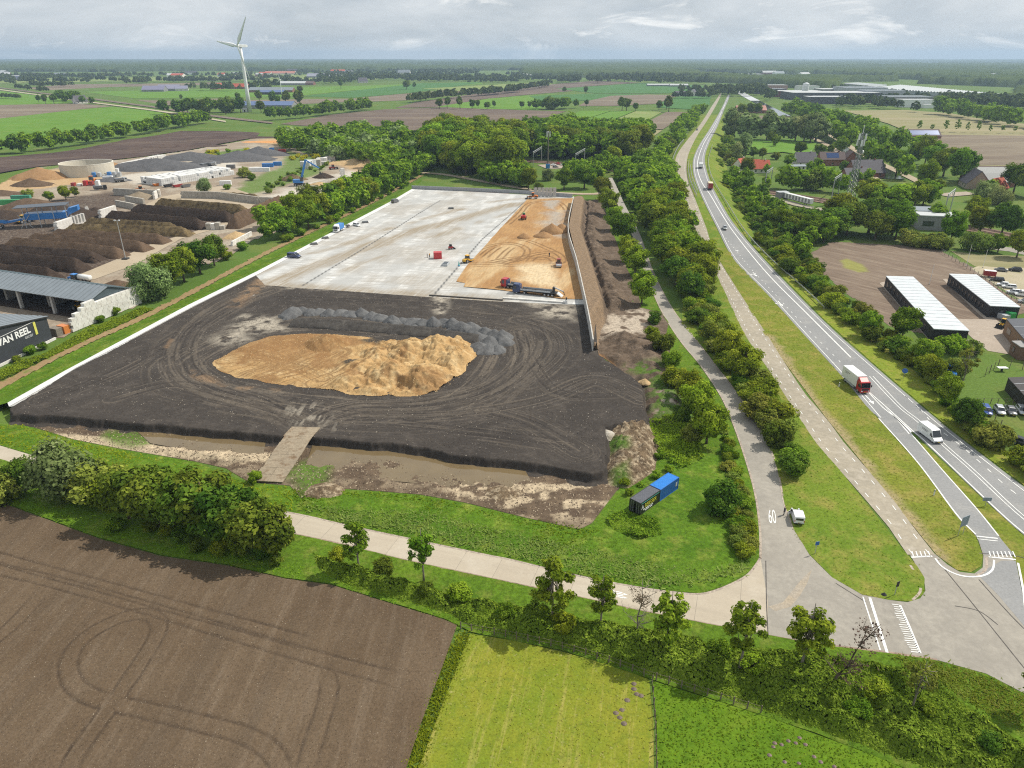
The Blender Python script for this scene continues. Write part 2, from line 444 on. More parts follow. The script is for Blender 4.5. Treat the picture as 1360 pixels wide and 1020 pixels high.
flat('dirt_track',PP([(140,305),(170,283),(215,262),(265,252),(300,247),(345,262),(350,272),(330,287),(295,302),(240,318),(215,332),(180,352),(125,372),(90,372),(160,343),(200,325),(255,309),(300,296),(322,286),(318,282),(240,270),(180,292),(150,306)]),.2,G_TAN)
# ================================================================== construction site
ZY=1.5
kerb_o=[(10,535),(87,492),(175,445),(250,405),(340,361),(430,314),(520,267),(547,251)]
kerb_i=[(12,540),(72,507),(100,489),(182,446.5),(256,407),(346,362.5),(436,315.2),(525,268),(552,252)]
WALLT=4.2
wall_px=[(762,261),(754.5,300),(766,345),(780,407),(788.5,455)]
wallw=PP(wall_px,WALLT)
path_c=PP([(-60,540),(0,511),(100,460),(200,415),(340,342),(400,312.5),(490,270),(560,232.5)],.3)
# grass bank between the path and the kerb
bank=np.vstack([PP([(-60,548),(0,517),(102,465),(203,419),(344,345),(404,315),(494,272.5),(563,236)],0.1),PP(kerb_o,ZY)[::-1],PP([(-20,552)],.1)])
ko=PP(kerb_o,ZY)
G_BANK=GM('lush_grass',(.10,.18,.014),(.06,.13,.009),.12,(.18,.22,.035),.35,.5,.7,bump=.8,bs=1.8,bd=.3,fine=.35,fs=1.6)
patch('grass_bank',bank,.7,.05,G_BANK,h=lambda x,y:(ZY-.12)*sstep(7.5,.5,seg_dist(ko,x,y)[0])+.15*fbm(x,y,1.5,3,4))
G_PATH=GM('trodden_path',(.25,.17,.085),(.29,.20,.11),.2,(.16,.17,.05),.4,.52,.66,bump=.3,fine=.2)
pl_=smooth_line(path_c,3)
def ribbon(line,w0,w1=None):
 """outline of a strip with offsets w0 (left) and w1 (right) from its centre line"""
 w1=w0 if w1 is None else w1
 d=np.gradient(line,axis=0)[:,:2];d/=np.linalg.norm(d,axis=1)[:,None]
 nrm=np.column_stack([-d[:,1],d[:,0]])
 return np.vstack([line[:,:2]+nrm*w0,(line[:,:2]-nrm*w1)[::-1]])
patch('dirt_path',ribbon(pl_,1.2),.5,.12,G_PATH,h=lambda x,y:.05*fbm(x,y,2,2,2),rough=.5)
# concrete slab
slab_px=kerb_o+[(600,253),(690,258),(768,262),(766,300),(778,345),(790,404),(640,404),(500,396),(365,388),(250,420),(180,456),(60,520),(13,541)]
slabw=PP(slab_px,ZY)
ang=math.atan2(ko[-1][1]-ko[0][1],ko[-1][0]-ko[0][0])
t=NT('poured_concrete_slab');pos=t.n('ShaderNodeNewGeometry').outputs['Position']
vm=t.mapt(pos,ang,(1,1))
br=t.n('ShaderNodeTexBrick');br.offset=.5;br.inputs['Scale'].default_value=1;br.inputs['Brick Width'].default_value=6.0;br.inputs['Row Height'].default_value=1.5
br.inputs['Mortar Size'].default_value=.035;br.inputs['Color1'].default_value=(.46,.46,.45,1);br.inputs['Color2'].default_value=(.66,.66,.645,1);br.inputs['Mortar'].default_value=(.33,.33,.32,1)
t.l(vm,br.inputs['Vector'])
v2=t.mapt(pos,ang+math.pi/2,(7,.8))
c=t.mix(t.noise(v2,.9,6,.7,.38,.62),br.outputs[0],(.36,.35,.33))
c=t.mix(t.math('MULTIPLY',t.noise(t.mapt(pos,ang,(26,5)),.8,3,.5,.47,.53),.7),c,(.37,.37,.36))
c=t.mix(t.math('MULTIPLY',t.noise(pos,.12,5,.6,.5,.7),.5),c,(.62,.62,.61))
dm=t.math('MULTIPLY',t.n('ShaderNodeAttribute',attribute_name='dirt').outputs['Fac'],t.noise(t.mapt(pos,ang-.1,(12,.5)),.9,6,.7,.2,.6))
c=t.mix(dm,c,(.27,.22,.155))
c=t.mix(t.n('ShaderNodeAttribute',attribute_name='joint').outputs['Fac'],c,(.10,.10,.10))
c=t.mix(1.0,c,t.mix(t.noise(pos,3,7,.75,.25,.75),(.85,.85,.85),(1.12,1.12,1.12)),'MULTIPLY')
G_SLAB=t.bsdf(c,.85,0,t.noise(pos,2.5,5,.7),.15,.05,.2)
haul=smooth_line(PP([(330,384),(365,374),(420,352),(480,331),(540,310),(620,288),(680,272),(720,268)],ZY),2)
jl=[PP([(402,379),(478,333),(560,281),(585,266)],ZY),PP([(574,394),(612,350),(640,318),(704,262)],ZY)]
patch('concrete_slab',slabw,.5,ZY-.05,G_SLAB,smooth=False,attrs={'dirt':lambda x,y:np.clip(.45*sstep(.5,.72,fbm(x,y,22,4,33))+.7*sstep(3,.5,np.abs(seg_dist(haul,x,y)[0]-9-4*fbm(x,y,30,2,34)))*sstep(.4,.6,fbm(x,y,11,2,35))+sstep(5.5,1.0,seg_dist(haul,x,y)[0]+(fbm(x,y,8,3,31)-.5)*3)+.9*sstep(6,0,seg_dist(PP([(345,376),(450,384),(560,392),(650,400)],ZY),x,y)[0]+(fbm(x,y,5,3,8)-.5)*5),0,1),'joint':lambda x,y:sum(sstep(.32,.12,seg_dist(j,x,y)[0])for j in jl)})
flat('kerb_strip',np.vstack([PP(kerb_o,ZY),PP(kerb_i,ZY)[::-1]]),ZY+.03,GM('white_concrete',(.66,.655,.64),(.58,.575,.56),.4,bump=.1,fine=.1))
# sand floor beside the wall
sand_px=[(701,264),(768,263),(764,300),(776,345),(787,398),(745,397),(670,386),(616,381),(618,376),(606,374),(612,364),(622,350),(640,331),(668,300)]
sandw=PP(sand_px,ZY)
G_SAND=GM('orange_sand',(.32,.18,.078),(.375,.225,.10),.1,(.45,.32,.175),.12,.5,.62,attrs=[('tk',(.165,.092,.043),1),('pal',(.56,.45,.29),.9),('gry',(.33,.30,.26),.9)],bump=.5,bs=1.6,bd=.15,fine=.16,fs=1.5,stretch=(ang,5,1))
tl=[smooth_line(PP(q,ZY),1.5)for q in([(622,336),(650,327),(680,324),(700,332),(690,345),(650,350),(615,350)],[(620,352),(660,352),(700,340),(735,335),(748,346),(730,352),(690,353),(650,351)],[(640,345),(655,333),(668,326)],[(660,347),(672,335),(684,327)],[(630,342),(642,332),(652,328)],[(700,350),(712,340),(730,342),(736,350),(715,354)],[(672,300),(690,284),(705,270),(740,268),(755,285),(745,296)],[(640,350),(690,342),(745,346)],[(668,318),(700,320),(745,338)])]
def wheel(lines,g=.95,wd=.34):
 def f(x,y):
  m=np.zeros(x.shape)
  for q in lines:
   d=seg_dist(q,x,y)[0];e=np.minimum(np.hypot(x-q[0][0],y-q[0][1]),np.hypot(x-q[-1][0],y-q[-1][1]));m=np.maximum(m,sstep(wd,wd*.4,np.abs(d-g))*sstep(1.3,4.5,e))
  return m*(.55+.45*fbm(x,y,3,2,3))
 return f
patch('sand_floor',sandw,.35,ZY,G_SAND,h=lambda x,y:.25*fbm(x,y,5,3,12)*sstep(.45,.7,fbm(x,y,18,2,22)),attrs={'tk':wheel(tl,.95,.5),'pal':m_poly([(690,360),(735,355),(745,395),(690,375)],3),'gry':mx(m_poly([(725,285),(752,285),(750,320),(722,318)],4),m_poly([(722,272),(742,270),(738,284),(726,282)],2))})
# black granulate field with bank
blk_px=[(20,549),(14,542),(70,508),(100,490),(182,447.5),(256,408),(340,366),(352,379),(450,386),(560,394),(650,400),(788,406),(792,440),(794,469),(800,474),(853,512),(857,557),(803,566),(806,602),(797,625),(785,627),(700,614),(615,605),(540,591),(425,582),(365,577),(300,572),(200,564),(125,556)]
blkw=PP(blk_px,ZY)
cen=PP([(455,485)],ZY)[0]
pit=smooth_line(np.vstack([PP([(285,480),(305,468),(345,452),(400,443),(450,446),(510,452),(570,453),(628,456),(628,478),(608,503),(572,524),(500,527),(440,519),(380,511),(320,500),(290,492)],ZY)]*1+[PP([(285,480)],ZY)]),2)
outer=[]
for(x,y),q in zip(blk_px,blkw):
 ox,oy=0,0
 if(y>545)or(x>798):
  ox,oy=(0,-3.2)if y>560 else((0,-3.0)if x<300 else(3,-1))
 if x>790 and y>550:ox,oy=3.0,(-3.2 if y>610 else-1.0)
 if x in(857,853):ox,oy=3.0,(-3.0 if x==857 else.5)
 if x==14:ox,oy=0,0
 outer.append((q[0]+ox,q[1]+oy))
trk_b=[smooth_line(PP(q,ZY),2)for q in([(405,568),(350,535),(285,513),(248,480),(258,440),(300,408),(360,386)],[(408,566),(330,540),(262,520),(225,485),(240,440),(290,402),(340,380)],[(410,566),(480,545),(600,538),(680,505),(718,458),(700,425),(640,408)],[(852,530),(790,505),(720,530),(600,550),(450,552)],[(412,567),(430,552),(470,540),(560,536),(650,515),(695,475),(690,440)],[(640,545),(700,560),(770,600)],[(690,425),(735,440),(745,470),(700,510)],[(150,530),(230,510),(300,525),(400,556)],[(60,530),(160,490),(250,440),(330,395)],[(700,470),(740,520),(820,525)],[(520,560),(640,575),(760,590)],[(350,395),(450,398),(560,405),(660,418),(760,420)])]
def ringm(x,y):
 d=-sdist(pit,x,y)
 th=np.arctan2(y-cen[1],x-cen[0])
 q=d+2.2*(fbm(x,y,22,2,41)-.5)
 s=vnoise(q*1.9,th*2.2,5)*.5+vnoise(q*3.6,th*5,8)*.5
 return sstep(.50,.72,s)*sstep(.5,2.5,d)*sstep(19,9,d)*(.35+.65*fbm(x,y,14,3,55))
def streakm(x,y):
 m=np.zeros(x.shape)
 for i,q in enumerate(trk_b):
  d=seg_dist(q,x,y)[0];s=.6*vnoise(d*3.4+i*7.7,fbm(x,y,18,2,60+i)*5,9)+.4*vnoise(d*1.4+i*3.1,fbm(x,y,12,2,80+i)*3,4)
  m=np.maximum(m,sstep(.56,.74,s)*sstep(5.5,1.5,d)*(.3+.7*fbm(x,y,9,3,70+i)))
 return m
def palem(x,y):
 a=mx(m_poly([(288,458),(325,430),(372,428),(378,446),(335,452),(300,466)],3.5),m_poly([(350,380),(470,386),(590,394),(585,399),(470,394),(352,388)],1.5),m_poly([(700,408),(765,412),(762,432),(725,428)],3),(lambda x,y:.55*m_poly([(362,540),(425,550),(440,572),(395,574)],3)(x,y)*sstep(.5,.65,vnoise(x*2.3,y*.4,4))),m_poly([(572,398),(600,402),(585,425),(572,412)],2),m_poly([(110,485),(130,479),(128,483),(112,489)],1))
 return a(x,y)*sstep(.3,.6,fbm(x,y,2.2,4,61))
def blkh(x,y):
 s=sdist(blkw,x,y)
 e=s+1.3*(fbm(x,y,5,3,71)-.5)+.6*(fbm(x,y,1.2,3,72)-.5)
 far=y>150
 drop=np.where(far,0,(ZY+.04)*np.minimum(1,.9*sstep(.1,-.75,e)+.12*sstep(-.7,-2.6,e)))
 return-drop+.16*(fbm(x,y,4,4,73)-.5)*sstep(0,2,s)-.09*ringm(x,y)-.08*wheel(trk_b)(x,y)+.06*streakm(x,y)+.35*sstep(1.2,.2,np.abs(s-1.2))*(fbm(x,y,3,3,74)-.35)*(~far)
G_BLK=GM('black_granulate',(.044,.038,.034),(.057,.049,.043),.08,(.078,.067,.058),.35,.5,.7,attrs=[('rg',(.15,.125,.098),.9),('tr',(.034,.029,.027),1),('pa',(.36,.32,.26),.9),('br',(.26,.17,.10),.9)],bump=.5,bs=2.5,bd=.12,fine=.2,fs=2.0)
patch('black_ground',outer,.17,ZY+.03,G_BLK,h=blkh,attrs={'rg':lambda x,y:np.clip(np.maximum(ringm(x,y),.85*streakm(x,y)),0,1),'tr':lambda x,y:.6*wheel(trk_b,1.0,.28)(x,y),'pa':palem,'br':lambda x,y:(m_poly([(300,415),(345,378),(362,378),(320,415)],2)(x,y)+m_poly([(255,500),(300,520),(400,527),(402,531),(300,526),(258,508)],1.2)(x,y)+m_poly([(220,470),(228,458),(232,459),(224,472)],.6)(x,y))*.8*sstep(.35,.6,fbm(x,y,3,3,3))},rough=0)
# sand in the middle: excavated floor, tyre streaks and worked heaps
peaks=[(P(436,458,ZY),5.5,2.2),(P(545,470,ZY),7,2.6),(P(585,468,ZY),7.5,3.0),(P(520,500,ZY),5.5,2.6),(P(560,505,ZY),6.5,2.4),(P(470,485,ZY),5,1.2),(P(605,485,ZY),5,2.2),(P(350,470,ZY),10,.8),(P(460,510,ZY),4,1.4),(P(500,475,ZY),4.5,1.7),(P(607,462,ZY),2.2,2.4)]
def sandh(x,y):
 s=sdist(pit,x,y);h=.25*sstep(0,1.5,s)
 for(px,py),r,a in peaks:
  d=np.hypot(x-px,y-py)/r+.35*(fbm(x,y,2.2,3,81)-.5)
  h=np.maximum(h,a*np.clip(1-d,0,1)**.85*sstep(-.3,1.8,s))
 rg=1-2*np.abs(fbm(x+2*fbm(x,y,5,2,86),y,3.2,4,85)-.5)
 return h*1.15+.6*(fbm(x,y,3.5,4,82)-.45)*sstep(0,2,s)+(1.9*(rg-.72)*(.15+.85*sstep(P(440,480,ZY)[0],P(490,480,ZY)[0],x))+.5*np.abs(fbm(x,y,1.6,3,84)-.5))*sstep(P(470,480,ZY)[0]-4,P(470,480,ZY)[0]+4,x)*sstep(0,2,s)
tk2=[smooth_line(PP(q,ZY),2)for q in([(300,505),(350,490),(400,470),(430,455)],[(340,505),(400,480),(425,470),(410,458),(370,462),(355,475),(375,490),(420,490)],[(350,508),(400,495),(450,470)],[(300,480),(350,478),(400,490),(430,505)],[(420,510),(470,490),(520,462),(560,452)])]
G_SAND2=GM('dug_sand',(.40,.25,.11),(.455,.305,.145),.1,(.53,.39,.21),.4,.5,.66,attrs=[('tk',(.19,.11,.05),1),('br',(.25,.14,.06),1),('dk',(.07,.058,.045),1)],bump=.8,bs=2.0,bd=.25,fine=.16,fs=2.2)
def swirl(x,y):
 m=np.zeros(x.shape)
 for i,q in enumerate(tk2):d=seg_dist(q,x,y)[0];m=np.maximum(m,sstep(.5,.7,vnoise(d*2.6+i*5,fbm(x,y,9,2,i)*3,3))*sstep(7,2,d))
 return m*sstep(P(500,480,ZY)[0],P(450,480,ZY)[0],x)
patch('dug_sand',pit[:-1],.2,ZY+.06,G_SAND2,rough=1.6,h=sandh,attrs={'tk':lambda x,y:np.maximum(wheel(tk2,.9,.4)(x,y),.75*swirl(x,y)),'br':lambda x,y:np.clip(m_poly([(290,478),(340,455),(420,445),(470,460),(440,480),(380,500),(310,492)],4)(x,y)*(.4+.6*fbm(x,y,6,3,7))+.8*sstep(.52,.7,fbm(x,y,4,4,87)),0,1),'dk':mx(lambda x,y:sstep(2.2,1.2,np.hypot(x-P(436,452,ZY)[0],y-P(436,452,ZY)[1])+(fbm(x,y,2,3,5)-.5)),m_poly([(480,462),(500,456),(520,460),(500,468)],1.0),lambda x,y:sstep(1.8,.9,np.hypot(x-P(465,486,ZY)[0],y-P(465,486,ZY)[1])+(fbm(x,y,2,3,6)-.5)))})
# ramp of steel and concrete plates
mb=MB();a=PP([(388,568),(426,569)],ZY);b=PP([(336,639),(376,641)],.25)
for k in range(9):
 for s_ in range(2):
  f0,f1=k/9+.001,(k+1)/9-.001;j=R_.uniform(-.12,.12)
  q=[]
  for f,g in((f0,s_*.5),(f0,s_*.5+.495),(f1,s_*.5+.495),(f1,s_*.5)):
   e0=a[0]*(1-f)+b[0]*f;e1=a[1]*(1-f)+b[1]*f;p=e0*(1-g)+e1*g
   fz_=max(0,(f-.24)/.76);q.append((p[0]+j,p[1],(ZY+.22)*(1-fz_)+.34*fz_+R_.uniform(0,.03)))
  mb.loft([q,[(u,v_,z_-.12)for u,v_,z_ in q]])
ro=mb.build('ramp',GM('dirty_concrete_plates',(.31,.255,.185),(.25,.205,.15),.25,(.18,.125,.08),.7,.52,.66,bump=.3,fine=.2));ro['kind']='structure'
# muddy basin with standing water
bas=PP([(14,545),(125,557),(215,566),(365,579),(425,584),(680,612),(800,628),(828,640),(786,695),(770,703),(700,688),(620,668),(560,657),(500,652),(440,648),(400,662),(385,645),(330,640),(300,622),(260,613),(160,596),(95,583),(30,562)])
def bash(x,y):
 s=-sdist(blkw,x,y);e=sdist(bas,x,y)
 lf=sstep(-28,-50,x)
 ridge=lf*1.0*sstep(2.2,.2,np.abs(s-5.5-2*fbm(x,y,10,2,3)))*fbm(x,y,1.5,3,95)
 return sstep(-.1,2.5,e)*(.05+.028*np.clip(s-2,0,40)*(.6+.8*fbm(x,y,9,2,92))+.42*(fbm(x,y,3.2,4,91)-.5)+ridge+.45*np.clip(fbm(x,y,1.0,2,93)-.55,0,1)*sstep(2,9,s))
G_MUD=GM('wet_mud',(.085,.06,.042),(.12,.088,.06),.15,(.165,.12,.08),.3,.5,.68,attrs=[('py',(.47,.38,.26),.9),('gr',(.085,.15,.02),.9)],bump=.6,bs=2.0,bd=.2,fine=.2,fs=1.6)
def blocky(x,y):
 q=vnoise(x/2.3,y/1.1,3)*.5+fbm(x,y,1.6,3,66)*.5
 return sstep(.50,.56,q)
patch('mud_basin',bas,.33,.03,G_MUD,h=bash,attrs={'py':lambda x,y:np.clip(blocky(x,y)*np.maximum.reduce([m_poly([(560,640),(680,625),(830,640),(790,700),(700,685),(600,662)],4)(x,y),.6*m_poly([(225,572),(345,590),(335,635),(250,610)],3)(x,y),.3*np.ones(x.shape)*sstep(.45,.6,fbm(x,y,7,2,5))])+sstep(.2,.5,sstep(-28,-50,x)*sstep(3.0,.5,np.abs(-sdist(blkw,x,y)-5.5))),0,1),'gr':mx(m_poly([(140,572),(190,578),(215,592),(170,596),(130,582)],1.5),m_poly([(385,630),(430,600),(440,620),(410,660)],2))})
t=NT('muddy_water');pos=t.n('ShaderNodeNewGeometry').outputs['Position']
MWATER=t.bsdf(t.mix(t.noise(pos,.15,4,.6,.35,.65),(.17,.125,.066),(.135,.098,.052)),.07,0,t.noise(pos,.8,2,.5),.02,.05,.6)
flat('puddle_water',PP([(418,584),(560,596),(690,613),(705,640),(660,655),(520,640),(440,640),(400,640)]),.23,MWATER)
flat('puddle_water',PP([(170,563),(355,578),(350,606),(300,608),(200,590)]),.21,MWATER)
# earth embankment behind the wall, trench and spoil ridge
ewr=PP([(800,262),(806,290),(818,320),(832,355),(846,385),(852,408),(812,418),(798,440),(796,470)])
def embh(x,y):
 d,px,py=seg_dist(wallw,x,y)
 n=fbm(x,y,3,4,101)
 top=(WALLT-.25)*sstep(6.3,3.9,d+(n-.5)*.8)*sstep(wallw[-1][1]-3.5,wallw[-1][1]+2,y)
 rid=2.5*sstep(6.0,7.0,d)*sstep(12.5,8.5,d)*(.3+1.1*np.abs(fbm(x,y,2.2,4,103)-.25))*sstep(171,178,y)
 return(top+rid+.35*(n-.3))*sstep(.2,3.2,seg_dist(ewr[5:],x,y)[0])
G_EARTH=GM('brown_earth',(.105,.076,.054),(.135,.10,.072),.12,(.185,.14,.105),.35,.5,.68,attrs=[('tp',(.235,.165,.105),.9),('py',(.46,.39,.31),.9),('gr',(.075,.14,.018),.9),('or',(.42,.22,.09),1)],bump=.9,bs=1.6,bd=.35,fine=.3,fs=1.5)
patch('earth_embankment',np.vstack([wallw+np.array([.25,0]),ewr[::-1]]),.4,.03,G_EARTH,h=embh,attrs={'tp':lambda x,y:sstep(5.2,4.0,seg_dist(wallw,x,y)[0])})
mudw=PP([(797,444),(801,418),(815,411),(852,409),(878,415),(888,428),(884,448),(893,478),(903,510),(906,540),(890,562),(858,558),(853,512),(800,474),(783,469)])
dm_=[(P(828,452),5,2.4),(P(845,462),6,2.2),(P(862,478),6,1.8),(P(820,478),4,1.2),(P(870,505),5,1.7),(P(880,530),6,1.5),(P(868,545),4,1.3)]
def mudh(x,y):
 s=sdist(mudw,x,y);h=.12*fbm(x,y,2,3,5)
 for(px,py),r,a in dm_:
  h=np.maximum(h,a*np.clip(1-np.hypot(x-px,y-py)/r-.6*(fbm(x,y,2,3,111)-.5),0,1))
 return(h+.4*(fbm(x,y,1.3,3,112)-.4)*sstep(P(840,440)[1],P(840,455)[1],y))*sstep(0,1.0,s)
patch('spoil_ground',mudw,.3,.035,G_EARTH,h=mudh,attrs={'py':lambda x,y:np.clip(m_poly([(800,420),(850,410),(872,425),(845,448),(803,450)],2)(x,y)*sstep(.35,.5,fbm(x,y,2.5,4,9))+m_poly([(880,500),(895,505),(900,545),(870,560)],1.5)(x,y)*sstep(.5,.6,fbm(x,y,1.2,3,4)),0,1),'gr':lambda x,y:m_poly([(835,488),(878,482),(905,520),(905,560),(862,560),(860,515)],2)(x,y)*sstep(.42,.5,fbm(x,y,1.8,3,19)),'or':m_poly([(785,467),(800,473),(815,486),(812,488),(796,478)],.8)})
rubw=PP([(803,570),(830,562),(862,560),(876,588),(870,625),(836,650),(806,645),(800,628),(808,602)])
def rubh(x,y):
 s=sdist(rubw,x,y)
 return sstep(0,2.2,s)*(.4+1.2*fbm(x,y,3,3,121)+2.2*np.abs(fbm(x,y,1.1,3,122)-.5))
G_RUB=GM('rooty_spoil',(.20,.145,.09),(.14,.10,.065),.4,(.36,.29,.20),.9,.48,.6,attrs=[('gr',(.08,.15,.02),.9)],bump=1,bs=2.2,bd=.4,fine=.4,fs=1.8)
patch('spoil_heap_ground',rubw,.25,.04,G_RUB,h=rubh,attrs={'gr':mx(m_poly([(805,630),(835,620),(842,645),(815,655)],1),m_poly([(806,585),(835,590),(830,605),(810,605)],1.0))})
# ================================================================== roads
def road_z(y):
 """height of the two through roads by photo row: a rise over the railway"""
 return 6.0*float(sstep(335,250,np.array(y*1.0))*sstep(150,200,np.array(y*1.0)))
concL=[(1217,750),(1195,725),(1180,700),(1120,630),(1085,590),(1052,540),(1020,490),(987,440),(945,350),(922,300),(909,262),(900,240),(896.5,222),(899,206),(912,187),(930,165),(946,140),(956,124),(950,119),(938,115)]
concR=[(1242,737),(1220,710),(1195,675),(1155,627),(1120,587),(1097,555),(1067,520),(1020,447),(955,345),(937,300),(924,266),(915,242),(912,224),(914,206),(925,182),(938,162),(951,140),(958,124),(952.5,119),(940,115)]
mainL=[(1165,555),(1120,502),(1070,447),(1020,392),(975,345),(951,300),(936,270),(926,247),(920.5,228),(921,210),(929,192),(942,172),(955,150),(963,134),(966.5,126)]
mainR=[(1440,708),(1360,647),(1282,587),(1242,555),(1160,485),(1095,427),(1020,350),(977,300),(958,270),(945,245),(939,228),(936,210),(942,190),(953,168),(962,145),(967,134),(969.5,126)]
cenL=[(1440,748),(1360,688),(1295,628),(1252,590),(1220,560),(1195,540),(1157,500),(1130,475),(1075,420),(1020,364.5),(977,312),(957,282),(944,260),(932.5,243),(926.5,226),(927.5,210),(935,190),(947,170.5),(958.5,148.5),(965,134),(968,126)]
def P3(pts):return np.array([(*P(x,y,road_z(y)),road_z(y))for x,y in pts])
def fillet(pts,step=5.0):return P3(smooth_line(pts,step))
def strip(name,A,B,z,mat,n=None,kind='structure'):
 """sheet between two edge lines"""
 n=n or 60
 A=smooth_line(A,5);B=smooth_line(B,5);y0=min(A[:,1].max(),B[:,1].max());y1=max(A[:,1].min(),B[:,1].min());ys=74+1/np.linspace(1/(y0-74),1/(y1-74),n)
 def rs(L):
  L=L[np.argsort(L[:,1])];return P3(list(zip(np.interp(ys,L[:,1],L[:,0]),ys)))
 A=rs(A);B=rs(B);K=5
 V=np.concatenate([A*(1-k/K)+B*(k/K)for k in range(K+1)]);V[:,2]+=z
 F=[(k*n+i,(k+1)*n+i,(k+1)*n+i+1,k*n+i+1)for k in range(K)for i in range(n-1)]
 me=np_mesh(name,V,np.array(F));
 if me.polygons[0].normal.z<0:me.flip_normals()
 o=link(name,me,mat);o['kind']=kind;return o
G_CONC=GM('worn_concrete_road',(.34,.30,.235),(.285,.255,.205),.08,(.385,.345,.285),.5,.5,.7,bump=.12,bs=4,bd=.03,fine=.12,fs=1.2)
G_ASPH=GM('grey_asphalt',(.225,.228,.23),(.265,.265,.265),.06,(.30,.295,.285),.25,.52,.72,bump=.15,bs=9,bd=.03,fine=.12,fs=3)
G_ASPL=GM('pale_worn_asphalt',(.315,.29,.25),(.265,.245,.215),.07,(.335,.31,.268),.3,.45,.75,bump=.1,bs=7,bd=.02,fine=.07,fs=1.2)
G_PAINT=GM('road_paint',(.74,.74,.72),(.64,.64,.62),.8,(.5,.5,.48),1.6,.56,.75,bump=.05,fine=.1)
strip('cycle_road',concL,concR,.05,G_CONC,260)
# n-road: right part (through lanes); left boundary = mainL then the island's right edge
thruL=[(1440,772),(1360,711),(1310,666),(1232,592),(1215,578),(1190,557),(1165,555)]
hw=[(1440,772),(1360,711),(1310,666),(1232,592),(1200,565),(1165,554),(1120,502),(1070,447),(1020,392),(975,345),(951,300),(936,270),(926,247),(920.5,228),(921,210),(929,192),(942,172),(955,150),(963,134),(966.5,126)]
strip('highway',hw,[(1530,772)]+mainR,.04,G_ASPH,320)
# exit lane
exL=[(1158,546),(1165,553),(1220,617),(1270,685),(1296,712),(1307,737)];exR=[(1190,548),(1205,563),(1215,582),(1250,623),(1296,675),(1326,712),(1350,741)]
strip('exit_lane',exL,exR,.045,G_ASPH,60)
# grass embankment under the rise
def embank(y0,y1,n=150):
 rows=[]
 ys=np.linspace(y1,y0,n)
 def at(L,y):
  q=sorted([(b,a)for a,b in L]);return float(np.interp(y,[k[0]for k in q],[k[1]for k in q]))
 cL=concL[:16]
 for y in ys:
  z=road_z(y)
  a=P(at(cL,y),y,z);b=P(at(mainR,y),y,z)
  wd=z*1.9+.4
  rows.append([(a[0]-wd-1,a[1],.0),(a[0]-1.2,a[1],z-.05),(a[0]*.65+b[0]*.35,a[1]*.65+b[1]*.35,z-.06),(b[0]+1.6,b[1],z-.05),(b[0]+wd+2,b[1],.0)])
 V=[p for r in rows for p in r];F=[(i*5+k,i*5+k+1,(i+1)*5+k+1,(i+1)*5+k)for i in range(n-1)for k in range(4)]
 me=np_mesh('road_embankment',V,np.array(F),smooth=True)
 if me.polygons[0].normal.z<0:me.flip_normals()
 link('road_embankment',me,G_VERGE)['kind']='structure'
G_VERGE=GM('mown_verge',(.145,.20,.022),(.10,.165,.016),.06,(.21,.205,.045),.22,.47,.66,bump=.5,bs=2,bd=.15,fine=.25,fs=2.0)
embank(338,142)
# verges: between cycle road and n-road, between side road and cycle road, right of the n-road
ver1=PP([(1020,452),(1097,555),(1155,627),(1220,708),(1243,736),(1270,757),(1290,760),(1303,752),(1305,738),(1296,712),(1270,685),(1220,617),(1165,555),(1120,502),(1070,447),(1020,392),(975,345),(963,322),(950,326),(957,348)])
G_VERGE1=GM('dry_mown_verge',(.165,.19,.024),(.12,.16,.018),.07,(.23,.205,.05),.25,.46,.64,attrs=[('dr',(.30,.24,.13),.9)],bump=.6,bs=2.2,bd=.15,fine=.3,fs=1.8)
cyr=PP([(1020,447),(1097,555),(1155,627),(1220,710),(1245,738)])
patch('road_verge',ver1,.5,.01,G_VERGE1,h=lambda x,y:.06*fbm(x,y,2,3,3),attrs={'dr':lambda x,y:sstep(2.2,.3,seg_dist(cyr,x,y)[0]+(fbm(x,y,3,3,8)-.5)*2.2)})
ver2=PP([(1000,553),(1020,590),(1032,622),(1042,670),(1055,705),(1075,737),(1105,767),(1145,790),(1180,797),(1210,799),(1227,789),(1228,768),(1218,752),(1195,725),(1120,630),(1085,590),(1052,540),(1020,490),(987,440),(945,350),(925,305),(915,300),(905,430),(950,480)])
patch('road_verge',ver2,.5,.01,G_VERGE,h=lambda x,y:.08*fbm(x,y,2,3,4))
isl=PP([(1216,583),(1228,591),(1310,667),(1360,712),(1440,776),(1440,900),(1385,860),(1345,740),(1327,713),(1297,676),(1251,624)])
patch('road_verge',isl,.5,.012,G_VERGE1,attrs={'dr':lambda x,y:0*x})
ver3=np.vstack([PP([(1440,706),(1360,645),(1282,585),(1242,553),(1160,483),(1095,425),(1020,348),(992,318)]),PP([(1010,320),(1060,372),(1110,410),(1190,470),(1260,535),(1310,580),(1440,670)])])
patch('road_verge',ver3,.6,.012,GM('yellowish_verge',(.19,.23,.026),(.15,.205,.02),.1,(.25,.235,.05),.4,.48,.66,bump=.6,bs=2,bd=.15,fine=.28,fs=1.8),h=lambda x,y:.08*fbm(x,y,2,3,4))
